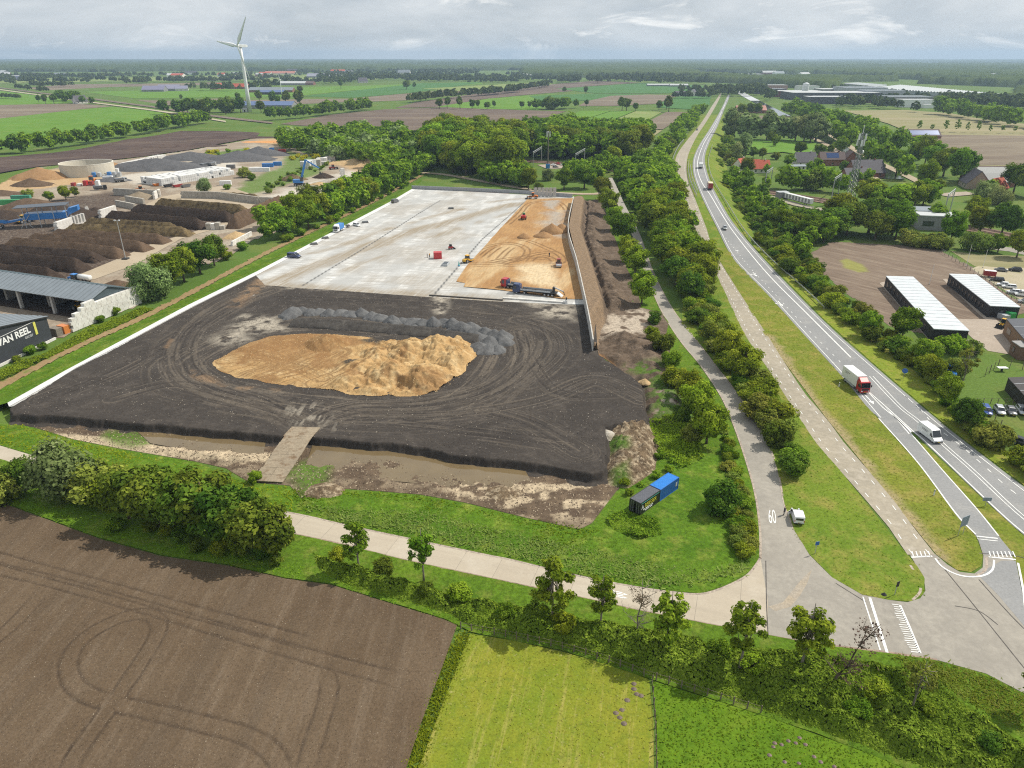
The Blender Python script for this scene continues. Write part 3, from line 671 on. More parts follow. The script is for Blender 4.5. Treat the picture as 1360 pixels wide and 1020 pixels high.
# side road, junction and concrete lane
sideL=[(806,236),(812,250),(820,270),(838,307),(846,330),(857,362),(877,410),(903,452),(930,485),(955,522),(970,553),(987,600),(1002,652),(1009,700),(1010,742)]
sideR=[(813,236),(820,250),(829,270),(848,307),(857,330),(868,362),(893,410),(925,452),(950,485),(981,525),(1000,555),(1020,590),(1032,622),(1042,670),(1055,705)]
strip('side_road',sideL[::-1],sideR[::-1]+[],.03,G_ASPL,160)
junc=[(1009,703),(1010,741),(1009,760),(1000,777),(985,790),(1020,800),(1020,845),(1090,856),(1180,867),(1245,877),(1310,895),(1360,921),(1440,975),(1440,905),(1375,850),(1360,815),(1350,755),(1344,738),(1326,711),(1297,711),(1306,738),(1305,754),(1294,762),(1275,760),(1258,750),(1242,736),(1208,736),(1216,750),(1227,768),(1229,785),(1222,795),(1205,800),(1180,797),(1145,790),(1105,767),(1075,737),(1055,704)]
flat('road_junction',PP(junc),.036,G_ASPL)
laneT=[(-80,575),(0,592),(143,635),(260,660),(390,682),(465,699),(550,717),(640,736),(680,744),(750,761),(812,774),(880,785),(930,789),(962,780),(990,766),(1003,752),(1010,741)]
laneB=[(-80,592),(0,611),(143,656),(260,684),(400,713),(460,726),(535,745),(680,776),(755,792),(865,816),(942,831),(1020,846)]
t=NT('concrete_lane_slabs');pos=t.n('ShaderNodeNewGeometry').outputs['Position']
la=P(465,712);lb=P(865,800);lang=math.atan2(lb[1]-la[1],lb[0]-la[0])
br=t.n('ShaderNodeTexBrick');br.offset=0;br.inputs['Scale'].default_value=1;br.inputs['Brick Width'].default_value=5.0;br.inputs['Row Height'].default_value=40
br.inputs['Mortar Size'].default_value=.03;br.inputs['Color1'].default_value=(.40,.345,.27,1);br.inputs['Color2'].default_value=(.44,.385,.305,1);br.inputs['Mortar'].default_value=(.24,.21,.17,1)
t.l(t.mapt(pos,lang,(1,1)),br.inputs['Vector'])
c=t.mix(t.math('MULTIPLY',t.noise(t.mapt(pos,lang,(9,.7)),.5,5,.6,.45,.7),.5),br.outputs[0],(.33,.285,.225))
c=t.mix(t.noise(pos,.25,5,.6,.5,.75),c,(.45,.40,.325))
c=t.mix(1.0,c,t.mix(t.noise(pos,3,7,.75,.25,.75),(.9,.9,.9),(1.08,1.08,1.08)),'MULTIPLY')
G_LANE=t.bsdf(c,.9,0,t.noise(pos,5,5,.7),.1,.02,.2)
flat('concrete_lane',PP(laneT+[(1020,800),(1020,846)]+laneB[::-1][1:]),.04,G_LANE)
def flatline(name,pts,wd,z=.05,mat=None,px=True,step=1.5):
 L=P3(smooth_line(pts,4))if px else smooth_line(np.array(pts),step)
 d=np.gradient(L[:,:2],axis=0);d/=np.linalg.norm(d,axis=1)[:,None];nr=np.column_stack([-d[:,1],d[:,0]])*wd/2
 A=L.copy();B=L.copy();A[:,:2]+=nr;B[:,:2]-=nr
 return A,B,z
class Marks:
 def __init__(s):s.v=[];s.f=[]
 def line(s,pts,wd,z=.06,dash=None,px=True,phase=0):
  A,B,z=flatline('',pts,wd,z,px=px,step=1.0 if dash else 2.0)
  if dash:
   M_=(A+B)/2;acc=np.concatenate([[0],np.cumsum(np.linalg.norm(np.diff(M_,axis=0),axis=1))])
   q=phase
   while q+dash[0]<acc[-1]:
    seg=[]
    for L in(A,B):
     seg.append([[np.interp(u,acc,L[:,k])for k in range(3)]for u in(q,q+dash[0])])
    s.poly([seg[0][0],seg[0][1],seg[1][1],seg[1][0]],z);q+=sum(dash)
   return s
  n0=len(s.v)
  for a,b in zip(A,B):s.v+=[(a[0],a[1],a[2]+z),(b[0],b[1],b[2]+z)]
  s.f+=[(n0+2*i,n0+2*i+1,n0+2*i+3,n0+2*i+2)for i in range(len(A)-1)]
  return s
 def poly(s,pts,z=.06):
  n0=len(s.v);s.v+=[(p[0],p[1],(p[2]if len(p)>2 else 0)+z)for p in pts];s.f.append(tuple(range(n0,n0+len(pts))));return s
 def build(s,name='road_marking',mat=None):
  me=bpy.data.meshes.new(name);me.from_pydata(s.v,[],s.f)
  bm=bmesh.new();bm.from_mesh(me)
  for f in bm.faces:
   if f.normal.z<0:f.normal_flip()
  bm.to_mesh(me);bm.free()
  o=link(name,me,mat or G_PAINT);o['kind']='structure';return o
mk=Marks()
def lerp_line(A,B,f):
 """photo points part-way between two edge lists, resampled by photo row"""
 a=sorted([(y,x)for x,y in A]);b=sorted([(y,x)for x,y in B]);ys=np.linspace(max(a[0][0],b[0][0]),min(a[-1][0],b[-1][0]),60)
 return[(float(np.interp(y,[k[0]for k in a],[k[1]for k in a])*(1-f)+np.interp(y,[k[0]for k in b],[k[1]for k in b])*f),float(y))for y in ys[::-1]]
# highway lines
hl=[(1165,555),(1120,502),(1070,447),(1020,392),(975,345),(951,300),(936,270),(926,247),(920.5,228),(921,210),(929,192),(942,172),(955,150),(963,134)]
mk.line([(x+1.5+.008*max(0,y-150),y)for x,y in hl],.16)
mk.line([(1296,710),(1270,683),(1220,616),(1167,556)],.22)
mk.line([(x-2-.01*max(0,y-150),y)for x,y in mainR[:-1]],.16)
cn=[p for p in cenL if p[1]>480];cf=[p for p in cenL if p[1]<500];mk.line([(x-.8-.003*y,y)for x,y in cn],.16);mk.line([(x+.8+.003*y,y)for x,y in cn],.16);mk.line(cf,.3)
mk.line([(1326,712),(1297,676),(1251,624),(1213,580),(1190,556),(1172,541),(1153,521)],.2)
mk.line([(1440,769),(1360,708.5),(1310,664),(1233,590.5),(1215,575),(1195,557),(1176,540),(1153,520)],.2)
mk.poly(PP([(1175,541),(1193,557),(1211,573),(1207,577),(1191,558)]),.06)
mk.line([(1440,721),(1347,654.5),(1310,622),(1277,593),(1243,567),(1222,544),(1197,522)],.16,dash=(1.1,1.9))
mk.line([(1124,490),(1114,479),(1082,447),(1057,421),(1020,381),(1000,360),(975,330),(957,308)],.15,dash=(1.0,2.6))
# concrete cycle road dashes
for f in(.2,.8):mk.line([p for p in lerp_line(concL[:16],concR[:16],f)if p[1]>200],.13,.066,dash=(1.1,2.3))
# junction: give-way teeth, stop lines, edge lines
mk.line([(1210,740.5),(1238,739)],.25);mk.line([(1313,740),(1349,743.5)],.25);mk.line([(1297,712.5),(1325,715.5)],.25);mk.line([(1298,716),(1325,719)],.15)
for k in range(5):mk.line([(1213+k*5.6,739.5),(1211+k*5.4,732.5)],.14)
for k in range(7):mk.line([(1316+k*5.4,740.5),(1313.5+k*5.2,732.5)],.14)
mk.line([(1195,804),(1208,834),(1222,868)],.3);mk.line([(1146,793),(1157,827),(1169,864)],.16);mk.line([(1155,794),(1166,829),(1178,867)],.32)
for k in range(22):
 f=k/21;x,y=1195+27*f,804+63*f
 mk.line([(x,y),(x-12-2*f+R_.uniform(-1,3),y-1.2)],.12)
mk.line([(1242,742),(1250,752),(1265,761),(1283,766),(1305,765),(1318,757),(1320,744)],.25)
mk.line([(1352,748),(1359,785),(1363,815),(1376,842)],.25)
# lane arrows
def arrow(x,y,s,hook):
 p=np.array(P(x,y));q=np.array(P(x+10,y+10.5));d=(q-p)/np.linalg.norm(q-p);n=np.array([-d[1],d[0]])
 def w2(a,b):return tuple(p+d*a*s+n*b*s)
 mk.poly([w2(0,-.12),w2(3,-.12),w2(3,.12),w2(0,.12)]);mk.poly([w2(3,-.5),w2(4.4,0),w2(3,.5)])
 if hook:mk.poly([w2(2.2,-.12),w2(2.45,-.12),w2(2.45,-.9),w2(2.2,-.9)]);mk.poly([w2(1.9,-.9),w2(2.75,-.9),w2(2.3,-1.5)])
arrow(1033,400,1,True);arrow(1000,362,1,True);arrow(976,330,1,True);arrow(1148,524,1,False)
mk.build()
G_TAR=GM('tar_seam',(.075,.07,.066),(.12,.11,.10),.5,bump=.1)
tar=Marks()
for q in([(1255,757),(1290,800),(1330,850),(1362,890)],[(1300,770),(1340,815),(1375,850)],[(1268,805),(1300,812),(1325,830)],[(1017,745),(1018,800),(1020,844)],[(1110,775),(1150,800)],[(1362,742),(1345,738),(1300,735)]):tar.line(q,.12,.052)
tar.build('tar_seam',G_TAR)
flat('asphalt_patch',PP([(1297,762),(1312,755),(1330,745),(1349,745),(1360,800),(1375,850),(1352,822),(1325,790)]),.042,G_ASPH)
kb=Marks()
for q in(sideL,sideR[4:],laneT[2:],[(1209,751),(1220,770),(1222,786),(1212,797)],[(1310,740),(1309,757),(1296,765)]):kb.line(q,.3,.048)
kb.build('kerb_strip',GM('kerb_stones',(.42,.36,.30),(.34,.28,.235),.6,(.24,.2,.16),1.5,.5,.65))
kb=Marks();kb.line([(x,y-1.5)for x,y in laneB[2:]]+[(1090,856),(1180,867),(1245,877)],.35,.05);kb.build('kerb_strip',GM('brick_gutter',(.27,.19,.15),(.33,.26,.21),.6,(.2,.15,.12),1.5,.5,.65))
flat('sand_spill',PP([(1040,800),(1052,785),(1066,768),(1078,757),(1072,775),(1062,792),(1050,806),(1030,812),(1020,806)]),.041,GM('sand_spill',(.36,.30,.225),(.33,.285,.225),.3,(.33,.29,.24),.5,.42,.6,fine=.2))
# painted 60 on the side road, and again along the concrete lane
def text_mesh(s,size,ext=0.0):
 cu=bpy.data.curves.new('txt','FONT');cu.body=s;cu.size=size;cu.extrude=ext;cu.align_x='LEFT'
 o=bpy.data.objects.new('txt',cu);C.objects.link(o)
 dg=bpy.context.evaluated_depsgraph_get();me=bpy.data.meshes.new_from_object(o.evaluated_get(dg))
 bpy.data.objects.remove(o);return me
def lettering(name,s,size,mat,matrix,parent=None,ext=0.0,kind=None):
 me=text_mesh(s,size,ext);me.materials.clear();o=link(name,me,mat,parent);o.matrix_local=matrix
 if kind:o['kind']=kind
 return o
def ground_text(s,p0,p1,p2,z):
 """text whose base runs p0->p1 and whose height reaches p2 (world xy)"""
 me=text_mesh(s,1.0);me.materials.clear()
 co=np.array([v.co[:]for v in me.vertices]);w_=co[:,0].max();lo=co[:,0].min();h_=co[:,1].max();b_=co[:,1].min()
 p0,p1,p2=map(np.array,(p0,p1,p2))
 for v in me.vertices:
  q=p0+(p1-p0)*(v.co.x-lo)/(w_-lo)+(p2-p0)*(v.co.y-b_)/(h_-b_);v.co=(q[0],q[1],z)
 o=link('road_marking',me,G_PAINT);o['kind']='structure'
ground_text('60',P(1021.5,695),P(1031.5,695.5),P(1019.5,677),.05)
mk2=Marks()
for i in range(4):
 for(x0,y0,x1,y1)in((811,784.5,817,785.8),(818.2,786,826.5,787.6)):mk2.line([(x0+.6*i,y0+2.3*i),(x1+.6*i,y1+2.3*i)],.17,.055)
for i in range(2):mk2.poly(PP([(828,788+4.6*i),(828,790.5+4.6*i),(834,790.6+4.4*i)]),.055)
mk2.build()
# ================================================================== near fields
pa,pb=P(85,1010),P(160,900);pang=math.atan2(pb[1]-pa[1],pb[0]-pa[0])
plow=PP([(-120,640),(0,668),(60,690),(130,716),(215,740),(300,752),(380,770),(440,778),(520,803),(590,824),(607,832),(590,880),(560,960),(535,1035),(515,1110),(-240,1110)])
tr=[PP(q)for q in([(-60,742),(0,757),(75,775),(200,810),(300,840),(430,878),(545,908)],[(-60,729),(0,743),(50,757),(150,784),(250,812),(340,836),(430,862)],[(80,1060),(100,1005),(150,935),(195,868),(210,840),(209,825),(196,817),(175,818),(150,826),(112,848),(92,875),(95,905),(118,925),(150,935),(250,958),(330,980),(368,1010),(375,1060)],[(395,1060),(412,1000),(430,945),(437,915),(430,893),(405,885)],[(-60,890),(0,845),(35,812),(62,778)])]
tr=[smooth_line(q,1.0)for q in tr]
def plowh(x,y):
 c_,s_=math.cos(pang),math.sin(pang);a=x*c_+y*s_;b=-x*s_+y*c_
 return.05*(fbm(x,y,.7,3,131)-.5)+.035*np.sin(b*2*math.pi/3.0+1.5*fbm(a/12,b,1,2,5))*.5-.07*wheel(tr,.92,.3)(x,y)+.05*np.clip(fbm(x,y,.25,2,132)-.6,0,1)
t=NT('ploughed_soil');pos=t.n('ShaderNodeNewGeometry').outputs['Position'];v=t.mapt(pos,pang,(9,.8))
c=t.mix(t.noise(pos,.07,5,.6,.35,.65),(.100,.069,.043),(.132,.095,.062))
c=t.mix(t.math('MULTIPLY',t.noise(v,.6,6,.65,.5,.7),.7),c,(.165,.125,.088))
c=t.mix(t.math('MULTIPLY',t.noise(t.mapt(pos,pang,(14,1.6)),.25,4,.6,.5,.62),.5),c,(.088,.064,.043))
c=t.mix(t.math('MULTIPLY',t.n('ShaderNodeAttribute',attribute_name='tk').outputs['Fac'],t.noise(pos,.8,4,.7,.1,.7)),c,(.046,.033,.024))
sp=t.math('MULTIPLY',t.noise(pos,6.5,2,.5,.66,.72),t.noise(pos,.12,4,.6,.45,.62));c=t.mix(t.math('MULTIPLY',sp,.3),c,(.15,.16,.06))
sp2=t.math('MULTIPLY',t.noise(t.mapv(pos,0,(1,1,1),(31,7,0)),5.5,2,.5,.70,.76),t.noise(pos,.2,3,.6,.35,.6));c=t.mix(sp2,c,(.46,.40,.30))
sp3=t.noise(t.mapv(pos,0,(1,1,1),(3,57,0)),4.5,2,.5,.68,.74);c=t.mix(t.math('MULTIPLY',sp3,.7),c,(.06,.043,.033))
c=t.mix(1.0,c,t.mix(t.noise(pos,4,8,.8,.25,.75),(.55,.55,.55),(1.45,1.45,1.45)),'MULTIPLY')
G_PLOW=t.bsdf(c,.95,0,t.noise(pos,3,8,.8),.7,.12,.1)
patch('ploughed_field',plow,.16,.17,G_PLOW,h=plowh,attrs={'tk':wheel(tr,.92,.22)})
yel=PP([(624,842),(680,851),(745,866),(800,880),(862,903),(868,960),(870,1110),(525,1110),(560,1010),(590,930)])
ya,yb=P(700,1010),P(725,890);yang=math.atan2(yb[1]-ya[1],yb[0]-ya[0])
t=NT('mown_hay_meadow');pos=t.n('ShaderNodeNewGeometry').outputs['Position'];v=t.mapt(pos,yang,(7,.55))
c=t.mix(t.noise(pos,.15,5,.6,.35,.65),(.205,.215,.024),(.155,.20,.018))
c=t.mix(t.math('MULTIPLY',t.noise(v,.55,6,.7,.53,.68),.55),c,(.40,.33,.115))
c=t.mix(t.math('MULTIPLY',t.noise(pos,.9,6,.75,.48,.66),.7),c,(.115,.165,.016))
c=t.mix(t.math('MULTIPLY',t.noise(pos,1.8,5,.7,.6,.72),.55),c,(.43,.36,.16))
c=t.mix(1.0,c,t.mix(t.noise(pos,4,8,.8,.25,.75),(.55,.55,.55),(1.45,1.45,1.45)),'MULTIPLY')
patch('mown_meadow',yel,.3,.05,t.bsdf(c,.95,0,t.noise(pos,3,8,.8),.7,.1,.1),h=lambda x,y:.05*fbm(x,y,.8,3,3))
gre=PP([(866,905),(930,925),(1010,950),(1080,975),(1150,1000),(1220,1030),(1300,1065),(1360,1110),(874,1110),(872,960)])
t=NT('lush_meadow');pos=t.n('ShaderNodeNewGeometry').outputs['Position']
c=t.mix(t.noise(pos,.12,5,.6,.35,.65),(.088,.17,.010),(.115,.20,.012))
c=t.mix(t.math('MULTIPLY',t.noise(pos,.8,5,.7,.5,.68),.7),c,(.045,.105,.006))
c=t.mix(t.math('MULTIPLY',t.noise(t.mapt(pos,.5,(3,1)),.5,5,.7,.52,.7),.7),c,(.15,.21,.018))
c=t.mix(1.0,c,t.mix(t.noise(pos,4,8,.8,.25,.75),(.5,.5,.5),(1.5,1.5,1.5)),'MULTIPLY')
G_LUSH=t.bsdf(c,.95,0,t.noise(pos,2.5,8,.8),.9,.15,.1)
patch('lush_meadow',gre,.3,.05,G_LUSH,h=lambda x,y:.12*fbm(x,y,1.2,3,3))
# lower verge and ditch, grassy triangle with the containers, strip left of the side road
vlow=np.vstack([PP(laneB)[:-1]+np.array([0,.2]),PP([(1090,857),(1180,868),(1245,878),(1310,896),(1360,922),(1440,978),(1440,1110),(1360,1108),(1220,1028),(1080,973),(930,924),(866,903),(745,864),(625,840),(607,830),(590,822),(520,801),(440,776),(380,768),(300,750),(215,738),(130,714),(60,688),(0,666),(-80,645)])])
G_VL=GM('ditch_grass',(.105,.18,.014),(.075,.145,.011),.1,(.15,.19,.03),.4,.5,.68,bump=.8,bs=2,bd=.3,fine=.35,fs=1.8)
patch('road_verge',vlow,.5,.02,G_VL,h=lambda x,y:.15*fbm(x,y,1.5,3,6),smooth=True)
vtri=PP([(-60,565),(30,563),(95,584),(160,597),(260,614),(330,641),(385,646),(400,663),(440,650),(500,653),(560,658),(620,669),(700,689),(770,704),(786,696),(828,642),(868,630),(870,600),(906,560),(945,545),(968,555),(986,600),(1001,652),(1008,700),(1009,741),(1000,755),(985,766),(960,779),(930,788),(880,784),(812,773),(680,743),(550,716),(390,681),(260,659),(143,634),(0,591),(-60,577)])
patch('grass_triangle',vtri,.5,.024,G_BANK,h=lambda x,y:.35*fbm(x,y,4,4,8)*sstep(0,3,sdist(vtri,x,y)))
vstr=PP([(790,262),(806,262),(820,285),(836,310),(855,362),(875,410),(901,452),(928,485),(953,522),(968,553),(945,545),(905,540),(903,510),(893,478),(884,448),(888,428),(878,415),(852,409),(846,385),(832,355),(818,320),(806,290)])
patch('road_verge',vstr,.7,.016,G_VL,h=lambda x,y:.1*fbm(x,y,2,3,8))
# right plots
G_PLOT=GM('tilled_plot',(.16,.118,.09),(.19,.145,.11),.06,(.235,.185,.14),.4,.48,.66,attrs=[('gr',(.23,.225,.07),1)],bump=.5,bs=1.5,bd=.15,fine=.2,fs=1.2,stretch=(2.2,8,1))
plot=PP([(1073,338),(1105,321),(1140,323),(1200,326),(1250,333),(1290,355),(1330,385),(1375,415),(1345,420),(1316,432),(1305,424),(1250,424),(1235,445),(1180,432),(1150,410),(1120,385),(1090,362)])
patch('tilled_plot',plot,.6,.02,G_PLOT,attrs={'gr':m_poly([(1115,346),(1125,344),(1145,351),(1155,361),(1140,362),(1122,356)],.8)},rough=.8)
G_PAVE=GM('pale_paving',(.37,.31,.255),(.32,.27,.22),.15,(.42,.36,.30),.6,.5,.7,bump=.1,fine=.12)
flat('paving',PP([(1270,424),(1309,424),(1318,421),(1330,430),(1345,450),(1365,475),(1312,466),(1290,448),(1278,436)]),.034,G_PAVE)
flat('gravel_lot',PP([(1290,357),(1300,353),(1345,357),(1420,350),(1420,450),(1375,410),(1330,383)]),.03,GM('gravel_lot',(.40,.35,.25),(.34,.30,.21),.1,(.30,.29,.12),.3,.55,.7,bump=.2,fine=.18))
flat('tilled_plot',PP([(1262,333),(1300,338),(1420,342),(1420,352),(1345,357),(1295,354)]),.026,G_STUB)
for q in([(1309,338),(1420,367),(1420,378),(1318,331)],):
 flat('side_street',PP([(1313,331),(1340,334),(1420,352),(1420,345),(1345,329),(1318,327)]),.05,G_ASPL)
# canal, tow path and far road on the right
def bandp(name,pts,w_,z,mat):
 L=smooth_line(np.array([P(x,y)for x,y in pts]),6);return flat(name,ribbon(L,w_),z,mat)
t=NT('canal_water');CAN=t.bsdf((.03,.035,.03),.08,0,t.noise(t.n('ShaderNodeNewGeometry').outputs['Position'],.8,2),.04,.05,.5)
bandp('canal',[(1003,134),(1020,143),(1055,161),(1090,180),(1120,200),(1150,217),(1185,238)],6.5,.3,CAN)
bandp('canal_path',[(1010,146),(1040,161),(1075,181),(1100,194),(1125,210),(1165,240)],2.2,.32,G_TAN)
bandp('canal_path',[(1060,157),(1110,184),(1150,208),(1200,232),(1240,252)],2.6,.34,G_TAN)
bandp('canal',[(980,121),(990,127),(1003,134)],7,.31,GM('pale_water',(.5,.52,.52),(.46,.48,.5),.1,fine=.05))
# railway
bandp('rail_bed',[(560,211),(640,212),(700,214),(740,217),(800,224),(860,232),(960,246),(985,250),(1030,257),(1100,268),(1160,278),(1225,292),(1300,306),(1420,330)],5.5,.25,GM('rail_ballast_rust',(.19,.125,.095),(.235,.165,.13),.2,(.14,.10,.08),.6,.5,.7,bump=.4,fine=.25,fs=1.5))
rail_px=[(560,211),(640,212),(700,214),(740,217),(800,224),(860,232),(960,246),(985,250),(1030,257),(1100,268),(1160,278),(1225,292),(1300,306),(1420,330)]
rl=smooth_line(np.array([P(x,y)for x,y in rail_px]),8)
mb=MB()
for off in(-3.3,-1.8,1.8,3.3):
 d=np.gradient(rl,axis=0);d/=np.linalg.norm(d,axis=1)[:,None];q=rl+np.column_stack([-d[:,1],d[:,0]])*off
 for i in range(len(q)-1):mb.bar((q[i][0],q[i][1],.42),(q[i+1][0],q[i+1][1],.42),.12,.18)
tag(mb.build('railway_track',M('rail_steel',(.22,.16,.13),.5,.6)),'double steel railway track on rusty ballast passing under the raised roads','railway track')
bandp('service_road',[(985,253),(1000,257),(1030,264),(1060,273),(1120,284),(1150,291)],2.6,.3,G_CONC)
bandp('service_road',[(948,235),(962,238),(972,240),(980,232),(985,228)],2.4,.28,G_CONC)
bandp('service_road',[(1250,260),(1275,258),(1292,257)],4,.28,G_PAVE)
bandp('service_road',[(560,230),(590,232),(640,241),(690,250),(730,256),(790,258),(812,254)],2.2,.22,G_TAN)
bandp('service_road',[(720,222),(760,221),(790,226)],9,.21,G_PAVE)
# ================================================================== foliage
L_MID=LEAF('leaf_mid_green',(.065,.125,.010),(.13,.21,.016),(.225,.305,.032))
L_DARK=LEAF('leaf_dark_green',(.045,.09,.012),(.085,.15,.017),(.15,.215,.028))
L_BRT=LEAF('leaf_bright_green',(.10,.175,.012),(.165,.26,.018),(.245,.335,.032))
L_GREY=LEAF('leaf_willow',(.12,.17,.055),(.19,.255,.088),(.28,.34,.15))
L_OLIVE=LEAF('leaf_olive',(.10,.145,.024),(.165,.22,.036),(.255,.30,.06))
L_RED=LEAF('leaf_copper',(.030,.012,.014),(.045,.018,.020),(.06,.025,.026))
L_YEL=LEAF('leaf_yellow_bloom',(.30,.28,.015),(.38,.34,.02),(.16,.19,.03))
L_DRY=LEAF('twigs_brown',(.10,.075,.05),(.14,.105,.07),(.17,.13,.09))
BARK=M('bark',(.11,.085,.062),.95,var=.3,vs=3,bump=.4)
BARKG=M('bark_grey',(.19,.165,.135),.95,var=.3,vs=3,bump=.4)
def unit(a):return a/np.maximum(np.linalg.norm(a,axis=1),1e-9)[:,None]
def cards(p,nrm,s,asp=.75):
 n=len(p);r=rng.normal(size=(n,3));a=unit(np.cross(nrm,r));b=np.cross(nrm,a)
 a=a*s[:,None];b=b*s[:,None]*asp
 bend=nrm*s[:,None]*rng.uniform(-.25,.25,n)[:,None]
 V=np.stack([p-a-b*.35,p-b*.9+bend,p+a+b*.2,p+b*.9-bend],1).reshape(-1,3)
 return V,np.arange(n*4).reshape(n,4)
def crown_mesh(name,R,z0,z1,nc,nl,leaf,rc=(.32,.5),shape='round',seed=0,droop=0.0):
 g=np.random.default_rng(seed);H=(z1-z0)/2;zc=(z0+z1)/2
 d=unit(g.normal(size=(nc,3)));rad=g.uniform(.35,.82,nc)
 cc=d*rad[:,None]*np.array([R,R,H])
 if shape=='cone':cc[:,:2]*=np.clip(1.15-(cc[:,2:]+H)/(2*H),.2,1)
 if shape=='egg':cc[:,:2]*=np.clip(1.15-.5*(cc[:,2:]+H)/(2*H),.2,1.1)
 cr=g.uniform(rc[0],rc[1],nc)*R;cv=g.uniform(0,1,nc)
 w_=cr**2;k=g.choice(nc,nl,p=w_/w_.sum())
 dd=unit(g.normal(size=(nl,3)));rr=g.uniform(0,1,nl)**.4
 off=dd*(rr*cr[k])[:,None]*np.array([1,1,.8])
 if droop:off[:,2]-=droop*np.abs(g.normal(size=nl))*cr[k]
 p=cc[k]+off;p[:,2]+=zc;p[:,2]=np.maximum(p[:,2],.08)
 out=unit((cc[k]+off)/np.array([R,R,H]))
 nr=unit(dd*.8+out*.5+np.array([0,0,.35])+g.normal(size=(nl,3))*.5)
 V,F=cards(p,nr,leaf*g.uniform(.55,1.25,nl))
 v=np.clip(.65*cv[k]+.5*g.uniform(0,1,nl)-.07,0,1)
 return np_mesh(name,V,F,{'v':np.repeat(v,4)}),cc+np.array([0,0,zc])
def trunk_mesh(name,h,r,tips,nb=7,seed=0,lean=(0,0),top=.9,fork=.35):
 g=random.Random(seed);mb=MB();pts=[];K=6
 for i in range(K+1):
  f=i/K;pts.append((lean[0]*f*h+g.uniform(-.05,.05)*h*.2*f,lean[1]*f*h+g.uniform(-.05,.05)*h*.2*f,h*top*f-.15))
 mb.tube(pts,[r*(1.25 if i==0 else 1-.8*i/K)for i in range(K+1)],8)
 tips=list(tips);g.shuffle(tips)
 for tp in tips[:nb]:
  i=g.randint(max(1,int(fork*K)),K-1);b=Vector(pts[i]);e=Vector(tp);m=b.lerp(e,.5)+Vector((0,0,-.06*h*g.random()))
  mb.tube([b,m,e],[r*.42,r*.28,r*.09],5)
 return mb.mesh(name,True)
def bare_mesh(name,h,r,seed=0,lean=(0,0),n1=9,n2=5):
 g=random.Random(seed);mb=MB();K=7;pts=[]
 for i in range(K+1):
  f=i/K;pts.append(Vector((lean[0]*f**1.3*h+g.uniform(-1,1)*.02*h,lean[1]*f*h+g.uniform(-1,1)*.02*h,h*f-.1)))
 mb.tube(pts,[r*(1-.85*i/K)for i in range(K+1)],7)
 tips=[]
 for k in range(n1):
  i=g.randint(2,K-1);a=g.uniform(0,6.28);L=h*g.uniform(.16,.33)*(1.1-.5*i/K)
  e=pts[i]+Vector((math.cos(a)*L*.8,math.sin(a)*L*.8,L*g.uniform(.3,.9)));mb.tube([pts[i],pts[i].lerp(e,.5)+Vector((0,0,-.05*L)),e],[r*.4,r*.25,r*.1],5)
  for j in range(n2):
   s=pts[i].lerp(e,g.uniform(.35,1));q=s+Vector((g.uniform(-1,1),g.uniform(-1,1),g.uniform(-.1,1)))*L*.45
   mb.tube([s,q],[r*.16,r*.05],4,False);tips.append(q)
   for m in range(2):
    u=s.lerp(q,g.uniform(.4,.9));mb.tube([u,u+Vector((g.uniform(-1,1),g.uniform(-1,1),g.uniform(-.2,.8)))*L*.25],[r*.08,r*.03],3,False)
 return mb.mesh(name,True),[tuple(x)for x in tips]
PROTO={}
def proto(key,leafmat,R,z0,z1,nc,nl,leaf,bark=None,tr=.22,shape='round',rc=(.32,.5),seed=0,droop=0,nb=8,top=.8,lean=(0,0)):
 cm,tips=crown_mesh('crown_mesh',R,z0,z1,nc,nl,leaf,rc,shape,seed,droop);cm.materials.append(leafmat)
 tm=trunk_mesh('trunk_mesh',z1,tr,tips,nb,seed,lean,top);tm.materials.append(bark or BARK)
 PROTO.setdefault(key,[]).append((cm,tm,z1,R))
QUEUE=[]
LOW={}
for s in range(3):
 proto('oak',L_MID,4.3,1.4,10,46,8600,.27,tr=.28,seed=s+1,rc=(.2,.42))
 proto('darkoak',L_DARK,4.3,1.2,10,46,8400,.27,tr=.28,seed=s+11,rc=(.2,.42))
 proto('bright',L_BRT,4.0,1.0,10,46,8600,.27,tr=.25,seed=s+21,rc=(.2,.42))
 proto('poplar',L_BRT,2.9,.8,10,30,4600,.33,tr=.2,seed=s+31,shape='egg',rc=(.35,.55))
 proto('aspen',L_GREY,2.6,.5,10,28,4200,.30,tr=.2,seed=s+41,shape='egg',rc=(.35,.55))
 proto('willow',L_GREY,4.6,.4,8,34,7000,.27,tr=.3,seed=s+51,droop=.5,rc=(.25,.45))
 proto('young',L_MID,1.95,1.2,8,44,2700,.155,BARKG,tr=.12,seed=s+61,shape='egg',rc=(.13,.27),nb=24,top=.95)
 proto('thin',L_OLIVE,1.9,2.4,8,26,800,.15,BARKG,tr=.11,seed=s+71,rc=(.14,.26),nb=22,top=.95)
 proto('bush',L_MID,2.1,.0,3.2,34,4200,.155,tr=.08,seed=s+81,rc=(.2,.42),nb=5)
 proto('darkbush',L_DARK,2.1,.0,3.2,34,4200,.155,tr=.08,seed=s+91,rc=(.2,.42),nb=5)
 proto('brightbush',L_BRT,2.1,.0,3.2,34,4200,.155,tr=.08,seed=s+101,rc=(.2,.42),nb=5)
 proto('olivebush',L_OLIVE,2.1,.0,3.0,34,4200,.155,tr=.08,seed=s+111,rc=(.2,.42),nb=5)
 proto('round',L_DARK,3.3,2.6,9,16,700,.75,tr=.3,seed=s+121,rc=(.4,.6),nb=3)
 proto('deepalder',L_DARK,3.0,.3,9,30,4800,.27,tr=.2,seed=s+161,rc=(.3,.48))
proto('copper',L_RED,3.6,1.0,10,26,3400,.42,tr=.3,seed=131)
proto('dome',L_DARK,2.6,.0,5.2,26,5200,.2,tr=.15,seed=141,rc=(.35,.5))
